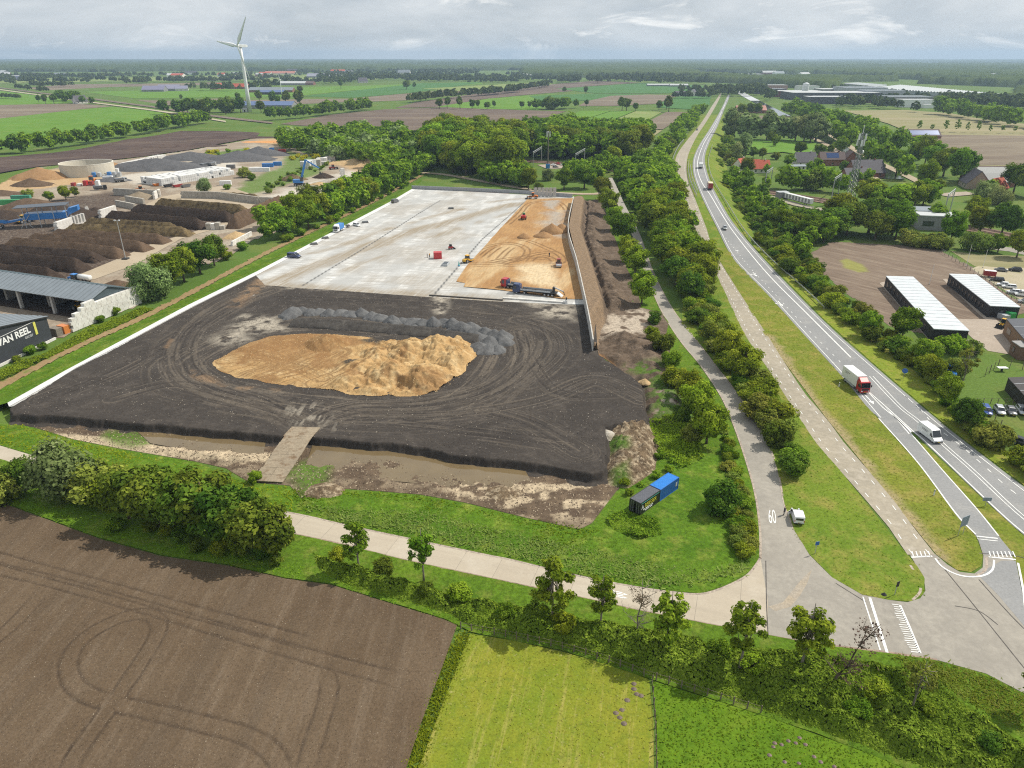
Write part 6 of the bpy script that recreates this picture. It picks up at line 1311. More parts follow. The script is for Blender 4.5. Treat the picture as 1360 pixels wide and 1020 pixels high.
x,y=P(1313,368);r=thing('closed_trailer','dark red closed trailer standing on the gravel lot','trailer',x,y,.04,heading(HL));MB().box(-1.9,1.9,-1,1,.55,2.3).build('body',DKRED,r,bevel=.04);MB().box(-1.8,1.8,-.95,.95,2.3,2.34).build('roof',BOXW,r);MB().box(-.9,1.4,-1.012,-1.0,1.1,1.7).build('side_panel',WHITE,r);MB().bar((1.9,0,.5),(3.1,0,.45),.1).build('drawbar',CHAS,r);wheels(r,[(-.1,.95),(-.1,-.95)],.3,.2)
x,y=P(1263,500);r=thing('tractor','blue tractor parked in shade beside the half bare tree','tractor',x,y,.04,heading(((1256,488),(1270,506))))
MB().prism([(-.2,.9),(2.0,.9),(2.1,1.35),(1.9,1.6),(-.2,1.75)],-.45,.45).build('bonnet',BLUEM,r,bevel=.06);MB().loft([[(-1.6,-.75,1.0),(-1.6,.75,1.0),(0,.75,1.0),(0,-.75,1.0)],[(-1.5,-.7,2.55),(-1.5,.7,2.55),(-.1,.65,2.55),(-.1,-.65,2.55)]]).build('cab_glass',GLASS,r);MB().box(-1.7,.1,-.85,.85,2.55,2.72).build('cab_roof',BLUEM,r,bevel=.05);MB().box(-1.8,-.3,-.95,.95,1.35,1.5).build('mudguards',BLUEM,r,bevel=.05);MB().box(-1.6,2,-.3,.3,.55,.95).build('chassis',CHAS,r);wheels(r,[(-1.1,.85),(-1.1,-.85)],.8,.45);wheels(r,[(1.5,.75),(1.5,-.75)],.5,.32)
# ---- on the concrete slab
ZS=ZY-.05
van('dark van parked on the concrete slab by the left kerb',(391,342),((378,341),(403,343)),NAVY,5.4,2.0,z=ZS,sidewin=True)
van('grey pickup-like van at the far left corner of the concrete slab',(525,269),((517,271),(534,266)),GREY,5.2,2.1,z=ZS)
box_truck('small blue box truck with white cab by the left edge of the slab',(450,307),((458,303),(442,311)),WHITE,BLUEM,6.8,z=ZS,hb=3.2)
car('white and red estate car on the slab near the blue box truck',(474,300),((465,297),(482,302)),WHITE,z=ZS,kind='wagon')
x,y=P(462,302,ZS);r=thing('compressor_trailer','small dark compressor trailer between the blue truck and the estate car','trailer',x,y,ZS,.3);MB().prism([(-1,.45),(1,.45),(1,.9),(.7,1.25),(-1,1.25)],-.6,.6).build('body',GREY,r,bevel=.05);MB().bar((1,0,.45),(1.8,0,.4),.08).build('drawbar',CHAS,r);wheels(r,[(-.1,.65),(-.1,-.65)],.3,.18)
# flatbed lorry with crane and the red lorry behind it
def flatbed(label,px,h,cabc,deck,L=15.5,crane=False,name='flatbed_truck'):
 x,y=P(px[0],px[1],ZS);r=thing(name,label,'truck',x,y,ZS,heading(h));f,b=L/2,-L/2
 cab(r,f,cabc,3.3);MB().box(f-2.6,f-2.1,-1.2,1.2,.7,3.0).build('headboard',NAVY,r,bevel=.03)
 MB().box(b,f-2.5,-1.25,1.25,1.15,1.4).build('deck',deck,r,bevel=.02);MB().box(b+.3,f-1,-.5,.5,.7,1.15).build('chassis',CHAS,r)
 for sy in(-1,1):MB().box(b+2.2,f-2.8,1.25*sy-.03,1.25*sy+.03,1.4,1.95).build('drop_side',LGREY,r,bevel=.01)
 wheels(r,[(f-1.4,s_*1.0)for s_ in(1,-1)]+[(f-q,s_*1.0)for q in(4.2,)for s_ in(1,-1)]+[(b+q,s_*1.0)for q in(1.6,2.9,4.2)for s_ in(1,-1)],.5,.34)
 if crane:
  MB().box(b+1.0,b+1.7,-.6,.6,1.4,3.2).build('crane_column',CHAS,r,bevel=.05);MB().bar((b+1.3,0,3.1),(b-2.0,0,1.9),.28,.34).build('crane_boom',LGREY,r);MB().bar((b-2.0,0,2.0),(b-2.4,0,.7),.2).build('crane_jib',CHAS,r)
  MB().prism([(b,1.4),(b-1.9,.12),(b-1.9,0.02),(b,1.15)],-1.15,1.15).build('loading_ramp',BOXW,r)
 return r
flatbed('long grey flatbed lorry with navy cab and loading crane standing at the near slab edge',(711,391),((735,393.5),(684,388.5)),NAVY,CHAS,15.5,True)
flatbed('red lorry parked behind the long grey flatbed on the slab',(679,382.5),((704,385.5),(668,380.5)),RED,CHAS,7.0)
# machines on the site
def roller(label,px,h,col,z,name='road_roller'):
 x,y=P(px[0],px[1],z);r=thing(name,label,'roller',x,y,z,heading(h));MB().cyl((1.35,-.95,.68),.68,1.9,'y',22).build('drum',STEEL,r)
 MB().prism([(-2.4,.6),(-.1,.6),(-.1,1.35),(-.9,1.6),(-2.4,1.45)],-.75,.75).build('body',col,r,bevel=.07);m=MB()
 for sy in(-1,1):m.box(.1,2.2,sy*1.05-.07,sy*1.05+.07,.6,.9)
 m.box(.0,.4,-1.1,1.1,.6,.95).build('drum_frame',col,r);MB().loft([[(-1.1,-.65,1.4),(-1.1,.65,1.4),(.15,.65,1.4),(.15,-.65,1.4)],[(-1.0,-.6,2.6),(-1.0,.6,2.6),(.05,.6,2.6),(.05,-.6,2.6)]]).build('cab_glass',GLASS,r);MB().box(-1.2,.25,-.75,.75,2.6,2.75).build('cab_roof',col,r,bevel=.04);wheels(r,[(-1.5,.85),(-1.5,-.85)],.7,.45);return r
roller('red and dark machine working on the orange sand near the flatbed lorry',(742,354),((742,345),(743,356)),DKRED,ZY)
roller('small yellow roller at the edge between slab and orange sand',(622,348),((618,349),(628,346)),YELLOW,ZY)
x,y=P(695.5,291,ZY);r=thing('site_dumper','red tipping dumper on the orange sand in the upper part','dumper',x,y,ZY,heading(((699,283),(694,294))));MB().prism([(-.2,.9),(2.2,.9),(2.7,1.9),(-.6,1.9)],-1.1,1.1).build('skip',RED,r,bevel=.05);MB().box(-2.2,-.3,-.9,.9,.7,1.5).build('body',ORANGE,r,bevel=.06);MB().loft([[(-1.5,-.6,1.5),(-1.5,.6,1.5),(-.4,.6,1.5),(-.4,-.6,1.5)],[(-1.4,-.55,2.6),(-1.4,.55,2.6),(-.5,.55,2.6),(-.5,-.55,2.6)]]).build('cab_glass',GLASS,r);MB().box(-1.6,-.3,-.65,.65,2.6,2.72).build('cab_roof',GREEN,r,bevel=.03);wheels(r,[(1.1,1.0),(1.1,-1.0),(-1.4,1.0),(-1.4,-1.0)],.6,.45)
def loader(label,px,h,col,z,bucket=CHAS,name='wheel_loader',s=1.0,roof=None):
 x,y=P(px[0],px[1],z);r=thing(name,label,'loader',x,y,z,heading(h),s=s)
 MB().prism([(-3.0,.9),(-.6,.9),(-.6,1.75),(-1.2,2.0),(-3.0,1.8)],-.95,.95).build('engine_body',col,r,bevel=.08);MB().box(-.6,1.4,-.55,.55,.8,1.45).build('front_frame',col,r,bevel=.05)
 MB().loft([[(-1.0,-.75,1.75),(-1.0,.75,1.75),(.5,.75,1.6),(.5,-.75,1.6)],[(-.9,-.7,3.1),(-.9,.7,3.1),(.25,.65,3.1),(.25,-.65,3.1)]]).build('cab_glass',GLASS,r);MB().box(-1.05,.4,-.8,.8,3.1,3.25).build('cab_roof',roof or col,r,bevel=.05)
 m=MB()
 for sy in(-1,1):m.bar((.7,.45*sy,1.6),(2.6,.5*sy,.9),.2,.32)
 m.build('lift_arms',col,r);MB().prism([(2.5,.15),(3.7,.1),(3.75,.18),(2.75,.5),(2.7,1.15),(3.0,1.35),(2.9,1.45),(2.45,1.25)],-1.4,1.4).build('bucket',bucket,r);wheels(r,[(1.2,1.05),(1.2,-1.05),(-1.9,1.05),(-1.9,-1.05)],.78,.55);return r
loader('orange loader with a dark cab beside the far end of the sand floor',(707,264),((715,264),(700,264)),ORANGE,ZY,name='wheel_loader')
x,y=P(599,331,ZS);r=thing('mini_loader','small red and black mini loader on the slab behind the red container','loader',x,y,ZS,.4);MB().prism([(-1,.4),(.8,.4),(.9,1.0),(-.9,1.2)],-.55,.55).build('body',RED,r,bevel=.05);MB().box(-.6,.3,-.5,.5,1.2,1.95).build('roll_cage',CHAS,r,bevel=.03);MB().bar((-.6,.5,1.8),(1.3,.5,.6),.1).build('lift_arm',CHAS,r);MB().bar((-.6,-.5,1.8),(1.3,-.5,.6),.1).build('lift_arm',CHAS,r);MB().prism([(1.2,.08),(1.9,.05),(1.4,.6),(1.2,.6)],-.7,.7).build('bucket',CHAS,r);wheels(r,[(.5,.6),(.5,-.6),(-.6,.6),(-.6,-.6)],.36,.25)
def container(name,label,x,y,z,rz,L,W,H,col,cat='container',doors=None,group=None):
 r=thing(name,label,cat,x,y,z,rz,group);m=MB();n=int(L/.28)
 for sy in(-1,1):
  m.box(-L/2+.06,L/2-.06,sy*(W/2-.06)-.02,sy*(W/2-.06)+.02,.15,H-.1)
  for k in range(n):xx=-L/2+.15+k*(L-.3)/n;m.box(xx,xx+.13,sy*(W/2-.045)-.03,sy*(W/2-.045)+.03,.16,H-.11)
 m.build('side_wall',col,r)
 m=MB().box(-L/2+.05,L/2-.05,-W/2+.05,W/2-.05,H-.1,H-.04)
 for k in range(n):xx=-L/2+.15+k*(L-.3)/n;m.box(xx,xx+.13,-W/2+.1,W/2-.1,H-.045,H-.015)
 m.build('roof',doors[1]if doors else col,r)
 m=MB()
 for sx in(-1,1):
  for sy in(-1,1):m.box(sx*(L/2-.05)-.07,sx*(L/2-.05)+.07,sy*(W/2-.05)-.07,sy*(W/2-.05)+.07,0,H)
  m.box(sx*(L/2-.05)-.06,sx*(L/2-.05)+.06,-W/2,W/2,0,.14);m.box(sx*(L/2-.05)-.06,sx*(L/2-.05)+.06,-W/2,W/2,H-.14,H-.004)
 for sy in(-1,1):m.box(-L/2,L/2,sy*(W/2-.05)-.06,sy*(W/2-.05)+.06,0,.14);m.box(-L/2,L/2,sy*(W/2-.05)-.06,sy*(W/2-.05)+.06,H-.12,H-.004)
 m.build('frame',col,r)
 for sy in(-1,1):
  d=MB().box(-L/2-.01,-L/2+.04,sy*W/4-W/4+.1,sy*W/4+W/4-.1,.15,H-.15).build('door',col,r)
  k=MB()
  for q in(-.25,.2):k.cyl((-L/2-.04,sy*W/4+q,.2),.025,H-.4,'z',6)
  k.build('locking_bar',STEEL,d)
 MB().box(L/2-.05,L/2,-W/2+.1,W/2-.1,.15,H-.15).build('end_wall',col,r)
 return r
x,y=P(581.5,343,ZS);rc_=container('site_container','small bright red container standing alone on the slab',x,y,ZS,.1,3.2,2.4,2.6,paint('bright_red',(.55,.03,.04)))
# black and blue shipping containers
a,b=np.array(P(858,671)),np.array(P(886,650));cvec=np.array(P(889,646))-np.array(P(847,675));crz=math.atan2(cvec[1],cvec[0]);u_=cvec/np.linalg.norm(cvec)
mid=(np.array(P(862,672))+np.array(P(879,660)))/2+np.array([-.2,.3])
BLKC=paint('black_container',(.022,.022,.026));DKROOF=M('dark_grey_roof',(.10,.105,.125),.7,var=.2,dirt=(.2,.2,.2));CBLUE=paint('container_blue',(.015,.115,.42));CBLUER=M('blue_roof',(.02,.20,.60),.55,var=.12,dirt=(.1,.2,.4))
c1=container('shipping_container','black shipping container with yellow and white lettering on the grass',*(mid-u_*2.48),.18,crz,6.06,2.44,2.6,BLKC,doors=(BLKC,DKROOF));c2=container('shipping_container','bright blue shipping container end to end with the black one',*(mid+u_*2.48),.18,crz,6.06,2.44,2.6,CBLUE,doors=(CBLUE,CBLUER))
TXY=M('yellow_lettering',(.62,.60,.06),.5);TXT=M('teal_lettering',(.10,.45,.42),.5);TXW=M('white_lettering',(.78,.78,.78),.5);TXO=M('amber_lettering',(.75,.55,.05),.5)
def side_text(root,s,size,mat,x,z,yy,sgn=-1,ext=.006,shear=0,sy=1.0):
 me=text_mesh(s,size,ext);me.materials.clear();o=link('lettering',me,mat,root)
 o.matrix_local=Matrix.Translation((x,yy,z))@(Matrix.Rotation(math.pi/2,4,'X')if sgn<0 else Matrix.Rotation(math.pi,4,'Z')@Matrix.Rotation(math.pi/2,4,'X'))@Matrix.Diagonal((1,sy,1,1));return o
side_text(c1,'A',1.15,TXW,-2.75,1.05,-1.245,sy=1.1);side_text(c1,'BERSSER',1.0,TXY,-1.75,1.1,-1.245,sy=1.2)
for(xa,xb,za,zb_)in((-2.2,-1.5,.72,.92),(-1.35,.1,.72,.92),(.25,.9,.72,.92),(-1.6,-.2,.4,.6),(-.05,.7,.4,.6)):MB().box(xa,xb,-1.252,-1.242,za,zb_).build('lettering',TXW,c1)
MB().box(-2.8,2.75,-1.252,-1.242,2.28,2.38).build('stripe',TXT,c1);MB().box(2.0,2.5,-1.252,-1.242,1.0,1.9).build('label_plate',LGREY,c2)
# slab clutter
def prop(name,label,cat,px,z,fn,rz=0,group=None):
 x,y=P(px[0],px[1],z);r=thing(name,label,cat,x,y,z,rz,group);fn(r);return r
def f_tank(r):MB().box(-1.6,1.6,-.9,.9,0,.7).build('basin',LGREY,r,bevel=.05);MB().box(-1.4,1.4,-.7,.7,.7,.74).build('water_surface',GLASS,r)
prop('water_trough','grey open trough at the end of the dark groove in the slab','trough',(592,352),ZS,f_tank,ang)
def f_tool(r):MB().cyl((0,0,0),.35,.12,'z',12).build('base',BLUEM,r);MB().cyl((0,0,.12),.25,1.3,'z',12,.06).build('cone',TXT,r)
prop('site_marker','small pale blue cone beside the edge of the orange sand','cone',(609.5,353),ZS,f_tool)
def f_pal(r):
 MB().box(-1.3,1.3,-.6,.6,0,.15).build('pallet',BARKG,r);MB().box(-1.1,1.1,-.5,.5,.15,.7).build('load',GREY,r,bevel=.05)
prop('pallet_load','dark pallet of material on the far part of the slab','pallet',(599,277.5),ZS,f_pal,.1);prop('pallet_load','dark pallet of tools beside the estate car on the slab','pallet',(485,296),ZS,f_pal,.4);prop('pallet_load','small dark pallet by the left kerb above the dark van','pallet',(417,325),ZS,f_pal,.5);prop('pallet_load','small dark pallet by the left kerb below the blue truck','pallet',(432,317),ZS,f_pal,.5)
def f_bar(r):MB().prism([(-.35,0),(.35,0),(.12,.9),(-.12,.9)],-.8,.8).build('barrier',BOXW,r,bevel=.03);MB().box(-.14,.14,-.5,.5,.9,1.4).build('cover',CHAS,r,bevel=.04)
prop('concrete_barrier','dark wrapped post at the right end of the white slab edge','barrier',(752,402),ZS,f_bar)
# ---- people
SKIN=M('skin',(.55,.36,.27),.6,var=.05);HAIR=M('dark_hair',(.05,.035,.025),.8);NAVYC=M('navy_cloth',(.025,.03,.05),.9);JEANS=M('dark_trousers',(.035,.04,.055),.9);HIVIS=M('high_visibility_cloth',(.65,.30,.02),.8);SHOE=M('boots',(.03,.025,.02),.8)
def skin_mesh(name,verts,edges,radii,root=0,sub=2):
 me=bpy.data.meshes.new(name);me.from_pydata(verts,edges,[]);o=bpy.data.objects.new(name,me);C.objects.link(o)
 m=o.modifiers.new('s','SKIN');
 for i,r in enumerate(radii):me.skin_vertices[0].data[i].radius=(r,r)
 me.skin_vertices[0].data[root].use_root=True
 o.modifiers.new('u','SUBSURF').levels=sub
 dg=bpy.context.evaluated_depsgraph_get();out=bpy.data.meshes.new_from_object(o.evaluated_get(dg));bpy.data.objects.remove(o)
 out.polygons.foreach_set('use_smooth',[True]*len(out.polygons));return out
def person_meshes():
 V=[(0,0,.95),(0,0,1.12),(0,0,1.32),(0,0,1.44),(.01,0,1.53),(.02,0,1.62),(.02,0,1.72)];E=[(0,1),(1,2),(2,3),(3,4),(4,5),(5,6)];Rr=[.14,.13,.15,.10,.055,.085,.07]
 V+=[(.12,0,1.63)];E+=[(5,7)];Rr+=[.018]
 for sy in(-1,1):
  V+=[(.02,sy*.088,1.62)];E+=[(5,len(V)-1)];Rr+=[.018]
  n=len(V);V+=[(0,sy*.19,1.41),(-.02,sy*.25,1.14),(.08,sy*.24,.92),(.11,sy*.235,.85)];E+=[(3,n),(n,n+1),(n+1,n+2),(n+2,n+3)];Rr+=[.06,.045,.035,.038]
  for k,(dx,dy)in enumerate(((.035,0),(.015,.0),(-.008,0),(-.03,0))):
   q=len(V);V+=[(.11+dx,sy*.235,.79),(.115+dx,sy*.225,.75-.008*(k in(1,2)))];E+=[(n+3,q),(q,q+1)];Rr+=[.010,.008]
  q=len(V);V+=[(.15,sy*.20,.83),(.165,sy*.19,.79)];E+=[(n+3,q),(q,q+1)];Rr+=[.011,.009]
  n=len(V);V+=[(0,sy*.095,.88),(.03,sy*.10,.50),(-.01,sy*.10,.10),(.13,sy*.11,.05)];E+=[(0,n),(n,n+1),(n+1,n+2),(n+2,n+3)];Rr+=[.095,.062,.042,.035]
 body=skin_mesh('body',V,E,Rr)
 J=[(0,0,.88),(0,0,1.12),(0,0,1.32),(0,0,1.45)];JE=[(0,1),(1,2),(2,3)];JR=[.165,.15,.17,.09]
 for sy in(-1,1):n=len(J);J+=[(0,sy*.20,1.41),(-.02,sy*.25,1.14),(.075,sy*.24,.93)];JE+=[(3,n),(n,n+1),(n+1,n+2)];JR+=[.075,.06,.048]
 T=[(0,0,.95)];TE=[];TR=[.15]
 for sy in(-1,1):n=len(T);T+=[(0,sy*.095,.87),(.03,sy*.10,.50),(-.01,sy*.10,.10)];TE+=[(0,n),(n,n+1),(n+1,n+2)];TR+=[.105,.078,.062]
 S=[];SE=[];SR=[]
 shoes=[]
 for sy in(-1,1):shoes.append(skin_mesh('boot',[(-.05,sy*.105,.06),(.06,sy*.108,.05),(.17,sy*.112,.04)],[(0,1),(1,2)],[.058,.05,.042]))
 hair=skin_mesh('hair',[(-.01,0,1.66),(.005,0,1.74)],[(0,1)],[.092,.078])
 return body,skin_mesh('jacket',J,JE,JR),skin_mesh('trousers',T,TE,TR),shoes,hair
PM=person_meshes()
def person(label,px,z,rz,jm,tm,group=None,hat=None):
 x,y=P(px[0],px[1],z);r=thing('person',label,'person',x,y,z,rz,group)
 for nm,me,mt in[('body',PM[0],SKIN),('jacket',PM[1],jm),('trousers',PM[2],tm),('hair',PM[4],hat or HAIR)]+[('boot',s_,SHOE)for s_ in PM[3]]:
  me=me.copy();me.materials.clear();me.materials.append(mt);link(nm,me,None,r)
 m=MB()
 for sy in(-1,1):m.box(.095,.106,sy*.033-.012,sy*.033+.012,1.645,1.657)
 m.box(.09,.1,-.025,.025,1.575,1.583).build('face',HAIR,r)
 return r
person('person in dark clothes standing beside the open door of the white compact van',(1041,684),.035,2.6,NAVYC,JEANS)
person('person in dark clothes standing on the orange sand near the red and dark machine',(729.5,341),ZY,1.0,NAVYC,JEANS)
person('worker in dark clothes left of the red container, left one of two',(567.5,342),ZS,0,NAVYC,JEANS);person('worker in orange jacket left of the red container, right one of two',(570.5,342),ZS,2.5,HIVIS,JEANS)
# ================================================================== walls, buildings, heaps
CONC=M('concrete_panel',(.50,.485,.455),.9,var=.15,vs=.6,dirt=(.25,.22,.18),dirtamt=.5);CONCD=M('weathered_concrete_block',(.40,.375,.33),.95,var=.22,vs=.5,dirt=(.16,.13,.10),dirtamt=.6,bump=.3)
WBLK=M('white_block',(.66,.645,.61),.9,var=.15,vs=.5,dirt=(.36,.30,.24),dirtamt=.55,bump=.2)
# retaining wall beside the yard: L panels, one thing
wr=tag(bpy.data.objects.new('retaining_wall',None),'long concrete retaining wall between the yard and the brown embankment','wall');C.objects.link(wr);wr.location=(wallw[-1][0],wallw[-1][1],0)
L=np.column_stack([smooth_line(wallw,1.0)]);acc=np.concatenate([[0],np.cumsum(np.linalg.norm(np.diff(L,axis=0),axis=1))]);q=np.arange(0,acc[-1],2.0);px_=np.interp(q,acc,L[:,0]);py_=np.interp(q,acc,L[:,1]);o0=wr.location
for i in range(len(q)-1):
 zt=WALLT+.12 if i%9 else WALLT+.2
 m=MB();a=Vector((px_[i]-o0.x,py_[i]-o0.y,(ZY-.2+zt)/2));b=Vector((px_[i+1]-o0.x,py_[i+1]-o0.y,(ZY-.2+zt)/2));d=(b-a).normalized()*.012
 m.bar(a+d,b-d,.24,zt-ZY+.2)
 if len(wr.children)<99:m.build('wall_panel',CONC,wr)
# low grey wall at the far end of the slab
def wall_line(name,label,px,z0,z1,th,mat,cat='wall',cap=None,zp=None,part='wall_panel',n=None):
 pts=PP(px,z0 if zp is None else zp);p0=pts[0];r=thing(name,label,cat,p0[0],p0[1],z0)
 for i in range(len(pts)-1):
  a=pts[i]-p0;b=pts[i+1]-p0;k=n or max(1,int(np.linalg.norm(b-a)/6))
  for j in range(k):
   s=a+(b-a)*(j/k+.001);e=a+(b-a)*((j+1)/k-.001)
   MB().bar((s[0],s[1],(z1-z0)/2),(e[0],e[1],(z1-z0)/2),th,z1-z0).build(part,mat,r)
 return r
wall_line('boundary_wall','low grey concrete wall along the far end of the slab',[(547,251),(620,254),(690,257.5),(760,262.5)],ZY-.1,ZY+1.6,.3,M('grey_concrete',(.33,.335,.35),.9,var=.1))
for i in range(6):
 x,y=P(711+i*5.1,257.2,ZY+1.4);r=thing('wall_element','upright pale concrete element in the row of six standing behind the far wall','concrete element',x,y,0,.05,'upright concrete elements')
 MB().box(-.75,.75,-.1,.1,0,5.6).build('upright',CONC,r,bevel=.02);MB().box(-.75,.75,.1,1.6,0,.25).build('foot',CONC,r)
# white strip of panels lying at the near edge of the slab
wall_line('edge_beam','white edge beam along the slab below the flatbed lorry',[(668,396.5),(752,402.5)],ZY,ZY+.35,.5,WBLK,'beam')
wall_line('edge_beam','dark timber edge between slab and black ground',[(570,392.5),(668,399)],ZY,ZY+.28,.35,M('dark_timber',(.10,.09,.08),.9),'beam')
# ---- heaps
def heap_mesh(name,rx,ry,h,seed,mat,n=30,rough=.25,ridge=False,sharp=.9):
 k=n;X,Y=np.meshgrid(np.linspace(-1.1,1.1,k),np.linspace(-1.1,1.1,k));nz=fbm(X*rx+seed*3.1,Y*ry-seed,max(1.2,min(rx,ry)*.5),4,seed)-.5
 d=np.hypot(X,Y)if not ridge else np.maximum(np.abs(Y),np.clip((np.abs(X)-.86)/.14,0,2));d=d+nz*rough*1.3
 z=h*np.clip(1-d,-.02,1)**sharp*(1+nz*rough*2)+nz*.25*rough*h*(d<1)if True else 0
 z=np.where(d>1,-.12,np.nan_to_num(h*np.clip(1-d,0,1)**sharp*(1+nz*rough*2)))
 idx=np.arange(k*k).reshape(k,k);zc=np.maximum.reduce([z[:-1,:-1],z[1:,:-1],z[:-1,1:],z[1:,1:]]);kp=zc>0
 F=np.stack([idx[:-1,:-1][kp],idx[:-1,1:][kp],idx[1:,1:][kp],idx[1:,:-1][kp]],1);us=np.unique(F);rm=np.full(k*k,-1);rm[us]=np.arange(len(us))
 me=np_mesh(name,np.column_stack([(X*rx).ravel()[us],(Y*ry).ravel()[us],z.ravel()[us]]),rm[F],None,True);me.materials.append(mat);return me
def hm(name,c,b,bump=.6,bs=2.5):
 t=NT(name);tc=t.n('ShaderNodeTexCoord').outputs['Object'];k=t.mix(t.noise(tc,.5,6,.7,.35,.65),c,b);k=t.mix(1.0,k,t.mix(t.noise(tc,2.5,8,.8,.3,.7),(.65,.65,.65),(1.35,1.35,1.35)),'MULTIPLY');return t.bsdf(k,.95,0,t.noise(tc,bs,7,.75),bump,.2,.1)
H_GREY=hm('grey_gravel',(.10,.10,.102),(.15,.15,.15));H_DGREY=hm('dark_gravel',(.085,.085,.09),(.125,.122,.125));H_COMP=hm('dark_compost',(.042,.03,.024),(.07,.05,.038));H_COMPB=hm('brown_compost',(.085,.057,.038),(.135,.092,.062));H_SAND=hm('yellow_sand',(.42,.29,.15),(.5,.36,.2));H_BROWN=hm('brown_sand',(.27,.155,.075),(.33,.2,.1));H_DEB=hm('woody_debris',(.055,.04,.025),(.19,.14,.07),1,1.5);H_RED=hm('reddish_earth',(.13,.085,.075),(.17,.12,.1));H_RUBW=hm('pale_rubble',(.5,.47,.42),(.3,.26,.2),1,1.2)
def heap(label,px,rx,ry,h,mat,z=.1,rz=0.0,group=None,name='heap',cat='heap',ridge=False,seed=None,sharp=.9,rough=.25,n=30):
 x,y=P(px[0],px[1],z);seed=seed if seed is not None else R_.randrange(1000);o=link(name,heap_mesh(name,rx,ry,h,seed,mat,n,rough,ridge,sharp));o.location=(x,y,z);o.rotation_euler=(0,0,rz);return tag(o,label,cat,group)
GH=[(388,418,3.6,2.2),(402,415,2.6,1.6),(412,416,2.4,1.5),(424,416,2.6,1.7),(438,416.5,2.6,1.6),(452,417,2.4,1.7),(466,418,2.6,1.6),(481,418,2.5,1.7),(492,421,2.4,1.7),(506,423,2.6,1.7),(520,427,2.6,1.9),(533,427,2.4,1.6),(548,428,2.7,1.8),(562,431,2.6,1.8),(576,431,2.8,2.0),(590,428,2.6,1.7),(602,432,2.8,2.1),(614,437,2.7,2.0),(626,434,2.8,2.0),(634,441,2.8,2.1),(646,443,2.9,2.1),(658,447,2.9,2.2),(640,452,3.0,2.3),(651,457,2.9,2.2),(664,456,3.0,2.2),(638,463,2.8,2.0),(650,466,3.0,2.3),(668,449,2.6,1.9),(630,449,2.4,1.9),(662,465,2.4,1.7)]
for i,(x,y,r_,h_)in enumerate(GH):
 heap('grey gravel heap in the crescent of tipped heaps around the dug sand',(x+R_.uniform(-2,2),y+R_.uniform(-1,1)),r_*R_.uniform(.85,1.25),r_*R_.uniform(.7,1.1),h_*R_.uniform(.6,1.1),H_GREY,ZY,R_.uniform(0,6),'tipped gravel heaps','gravel_heap',sharp=.8,rough=.5)
H_BLKH=hm('black_granulate_heap',(.05,.045,.042),(.085,.078,.07))
for i,(a,b)in enumerate([((396,430),(455,433)),((448,432),(520,438)),((512,437),(570,443)),((560,441),(632,452))]):
 A=np.array(P(*a,ZY));B=np.array(P(*b,ZY));c_=(A+B)/2;L_=np.linalg.norm(B-A);o=link('granulate_ridge',heap_mesh('ridge',L_/2+1.5,2.8,1.5,60+i,H_BLKH,44,.35,True,.7));o.location=(c_[0],c_[1],ZY);o.rotation_euler=(0,0,math.atan2(B[1]-A[1],B[0]-A[0]));tag(o,['black ridge below the gravel heaps, leftmost of four','black ridge below the gravel heaps, second from the left','black ridge below the gravel heaps, third from the left','black ridge below the gravel heaps, nearest the cluster of grey heaps'][i],'heap','black ridges below the gravel heaps')
for k,(x,y,r_,h_,mt,lb)in enumerate([(696,316,2.6,1.8,H_BROWN,'small dark brown sand heap on the orange sand, leftmost of four'),(722,314,3.6,1.8,H_BROWN,'brown sand heap on the orange sand, second from the left'),(733,309,4.4,3.4,H_BROWN,'tallest brown sand heap beside the retaining wall'),(746,307,3.4,3.0,H_BROWN,'brown sand heap touching the shadow of the retaining wall')]):heap(lb,(x,y),r_,r_*.9,h_,mt,ZY,0,None,'sand_heap',sharp=.7)
for k,(x,y,r_,h_,lb)in enumerate([(655,257,7,2.2,'low red-brown earth heap behind the far wall'),(633,254.5,4,1.2,'small red-brown earth heap left behind the far wall')]):heap(lb,(x,y),r_,r_*.6,h_,H_RED,.1,0,None,'earth_heap')
heap('pale tangled heap of reeds on the muddy ground right of the puddle',(668,656),3.2,2.4,1.0,G_RUB,.1,0,None,'debris_heap',rough=.5)
heap('heap of pale rubble at the upper corner of the rooty spoil',(806,579),1.8,1.6,1.4,H_RUBW,.3,0,None,'rubble_heap',rough=.5);heap('small pale sand heap on the black ground above the rooty spoil',(856,508),1.3,1.1,.9,H_SAND,.8,0,None,'sand_heap',rough=.4)
heap('brown grassy earth clump beside the ramp and the puddle',(430,652),3.2,2.2,.9,G_RUB,.1,0,None,'earth_heap',rough=.5)
# compost windrows
WR=[((95,308),(248,313),2.5,H_DEB),((75,316),(216,323),2.5,H_COMPB),((45,322),(192,333),2.6,H_COMPB),((17,328.5),(160,341.5),2.7,H_COMPB),((-12,337),(127,347),2.7,H_COMP),((-20,349),(107,360),3.2,H_COMP),((-30,363),(70,373),3.0,H_COMP),((213,275),(324,284),3.0,H_DEB),((181,284),(306,294),3.2,H_COMP),((148,293),(268,304),3.2,H_COMP),((120,301),(232,309),2.8,H_DEB),((312,303),(374,275),4.0,H_COMPB),((296,238+25),(338,266),2.2,H_DEB)]
WL=['compost windrow topped with yellowish debris above the near windrows','second brown windrow of the near field','third brown windrow of the near field','fourth brown windrow of the near field','fifth, darker windrow of the near field','largest dark windrow behind the open shed','dark windrow directly behind the shed roof','far windrow crowned with pale debris, farthest of all','dark windrow just in front of the farthest one','dark windrow beside the pale triangular gap','windrow with yellowish debris behind the lamp pole','long brown compost heap beside the tree row','low debris heap along the dark block wall']
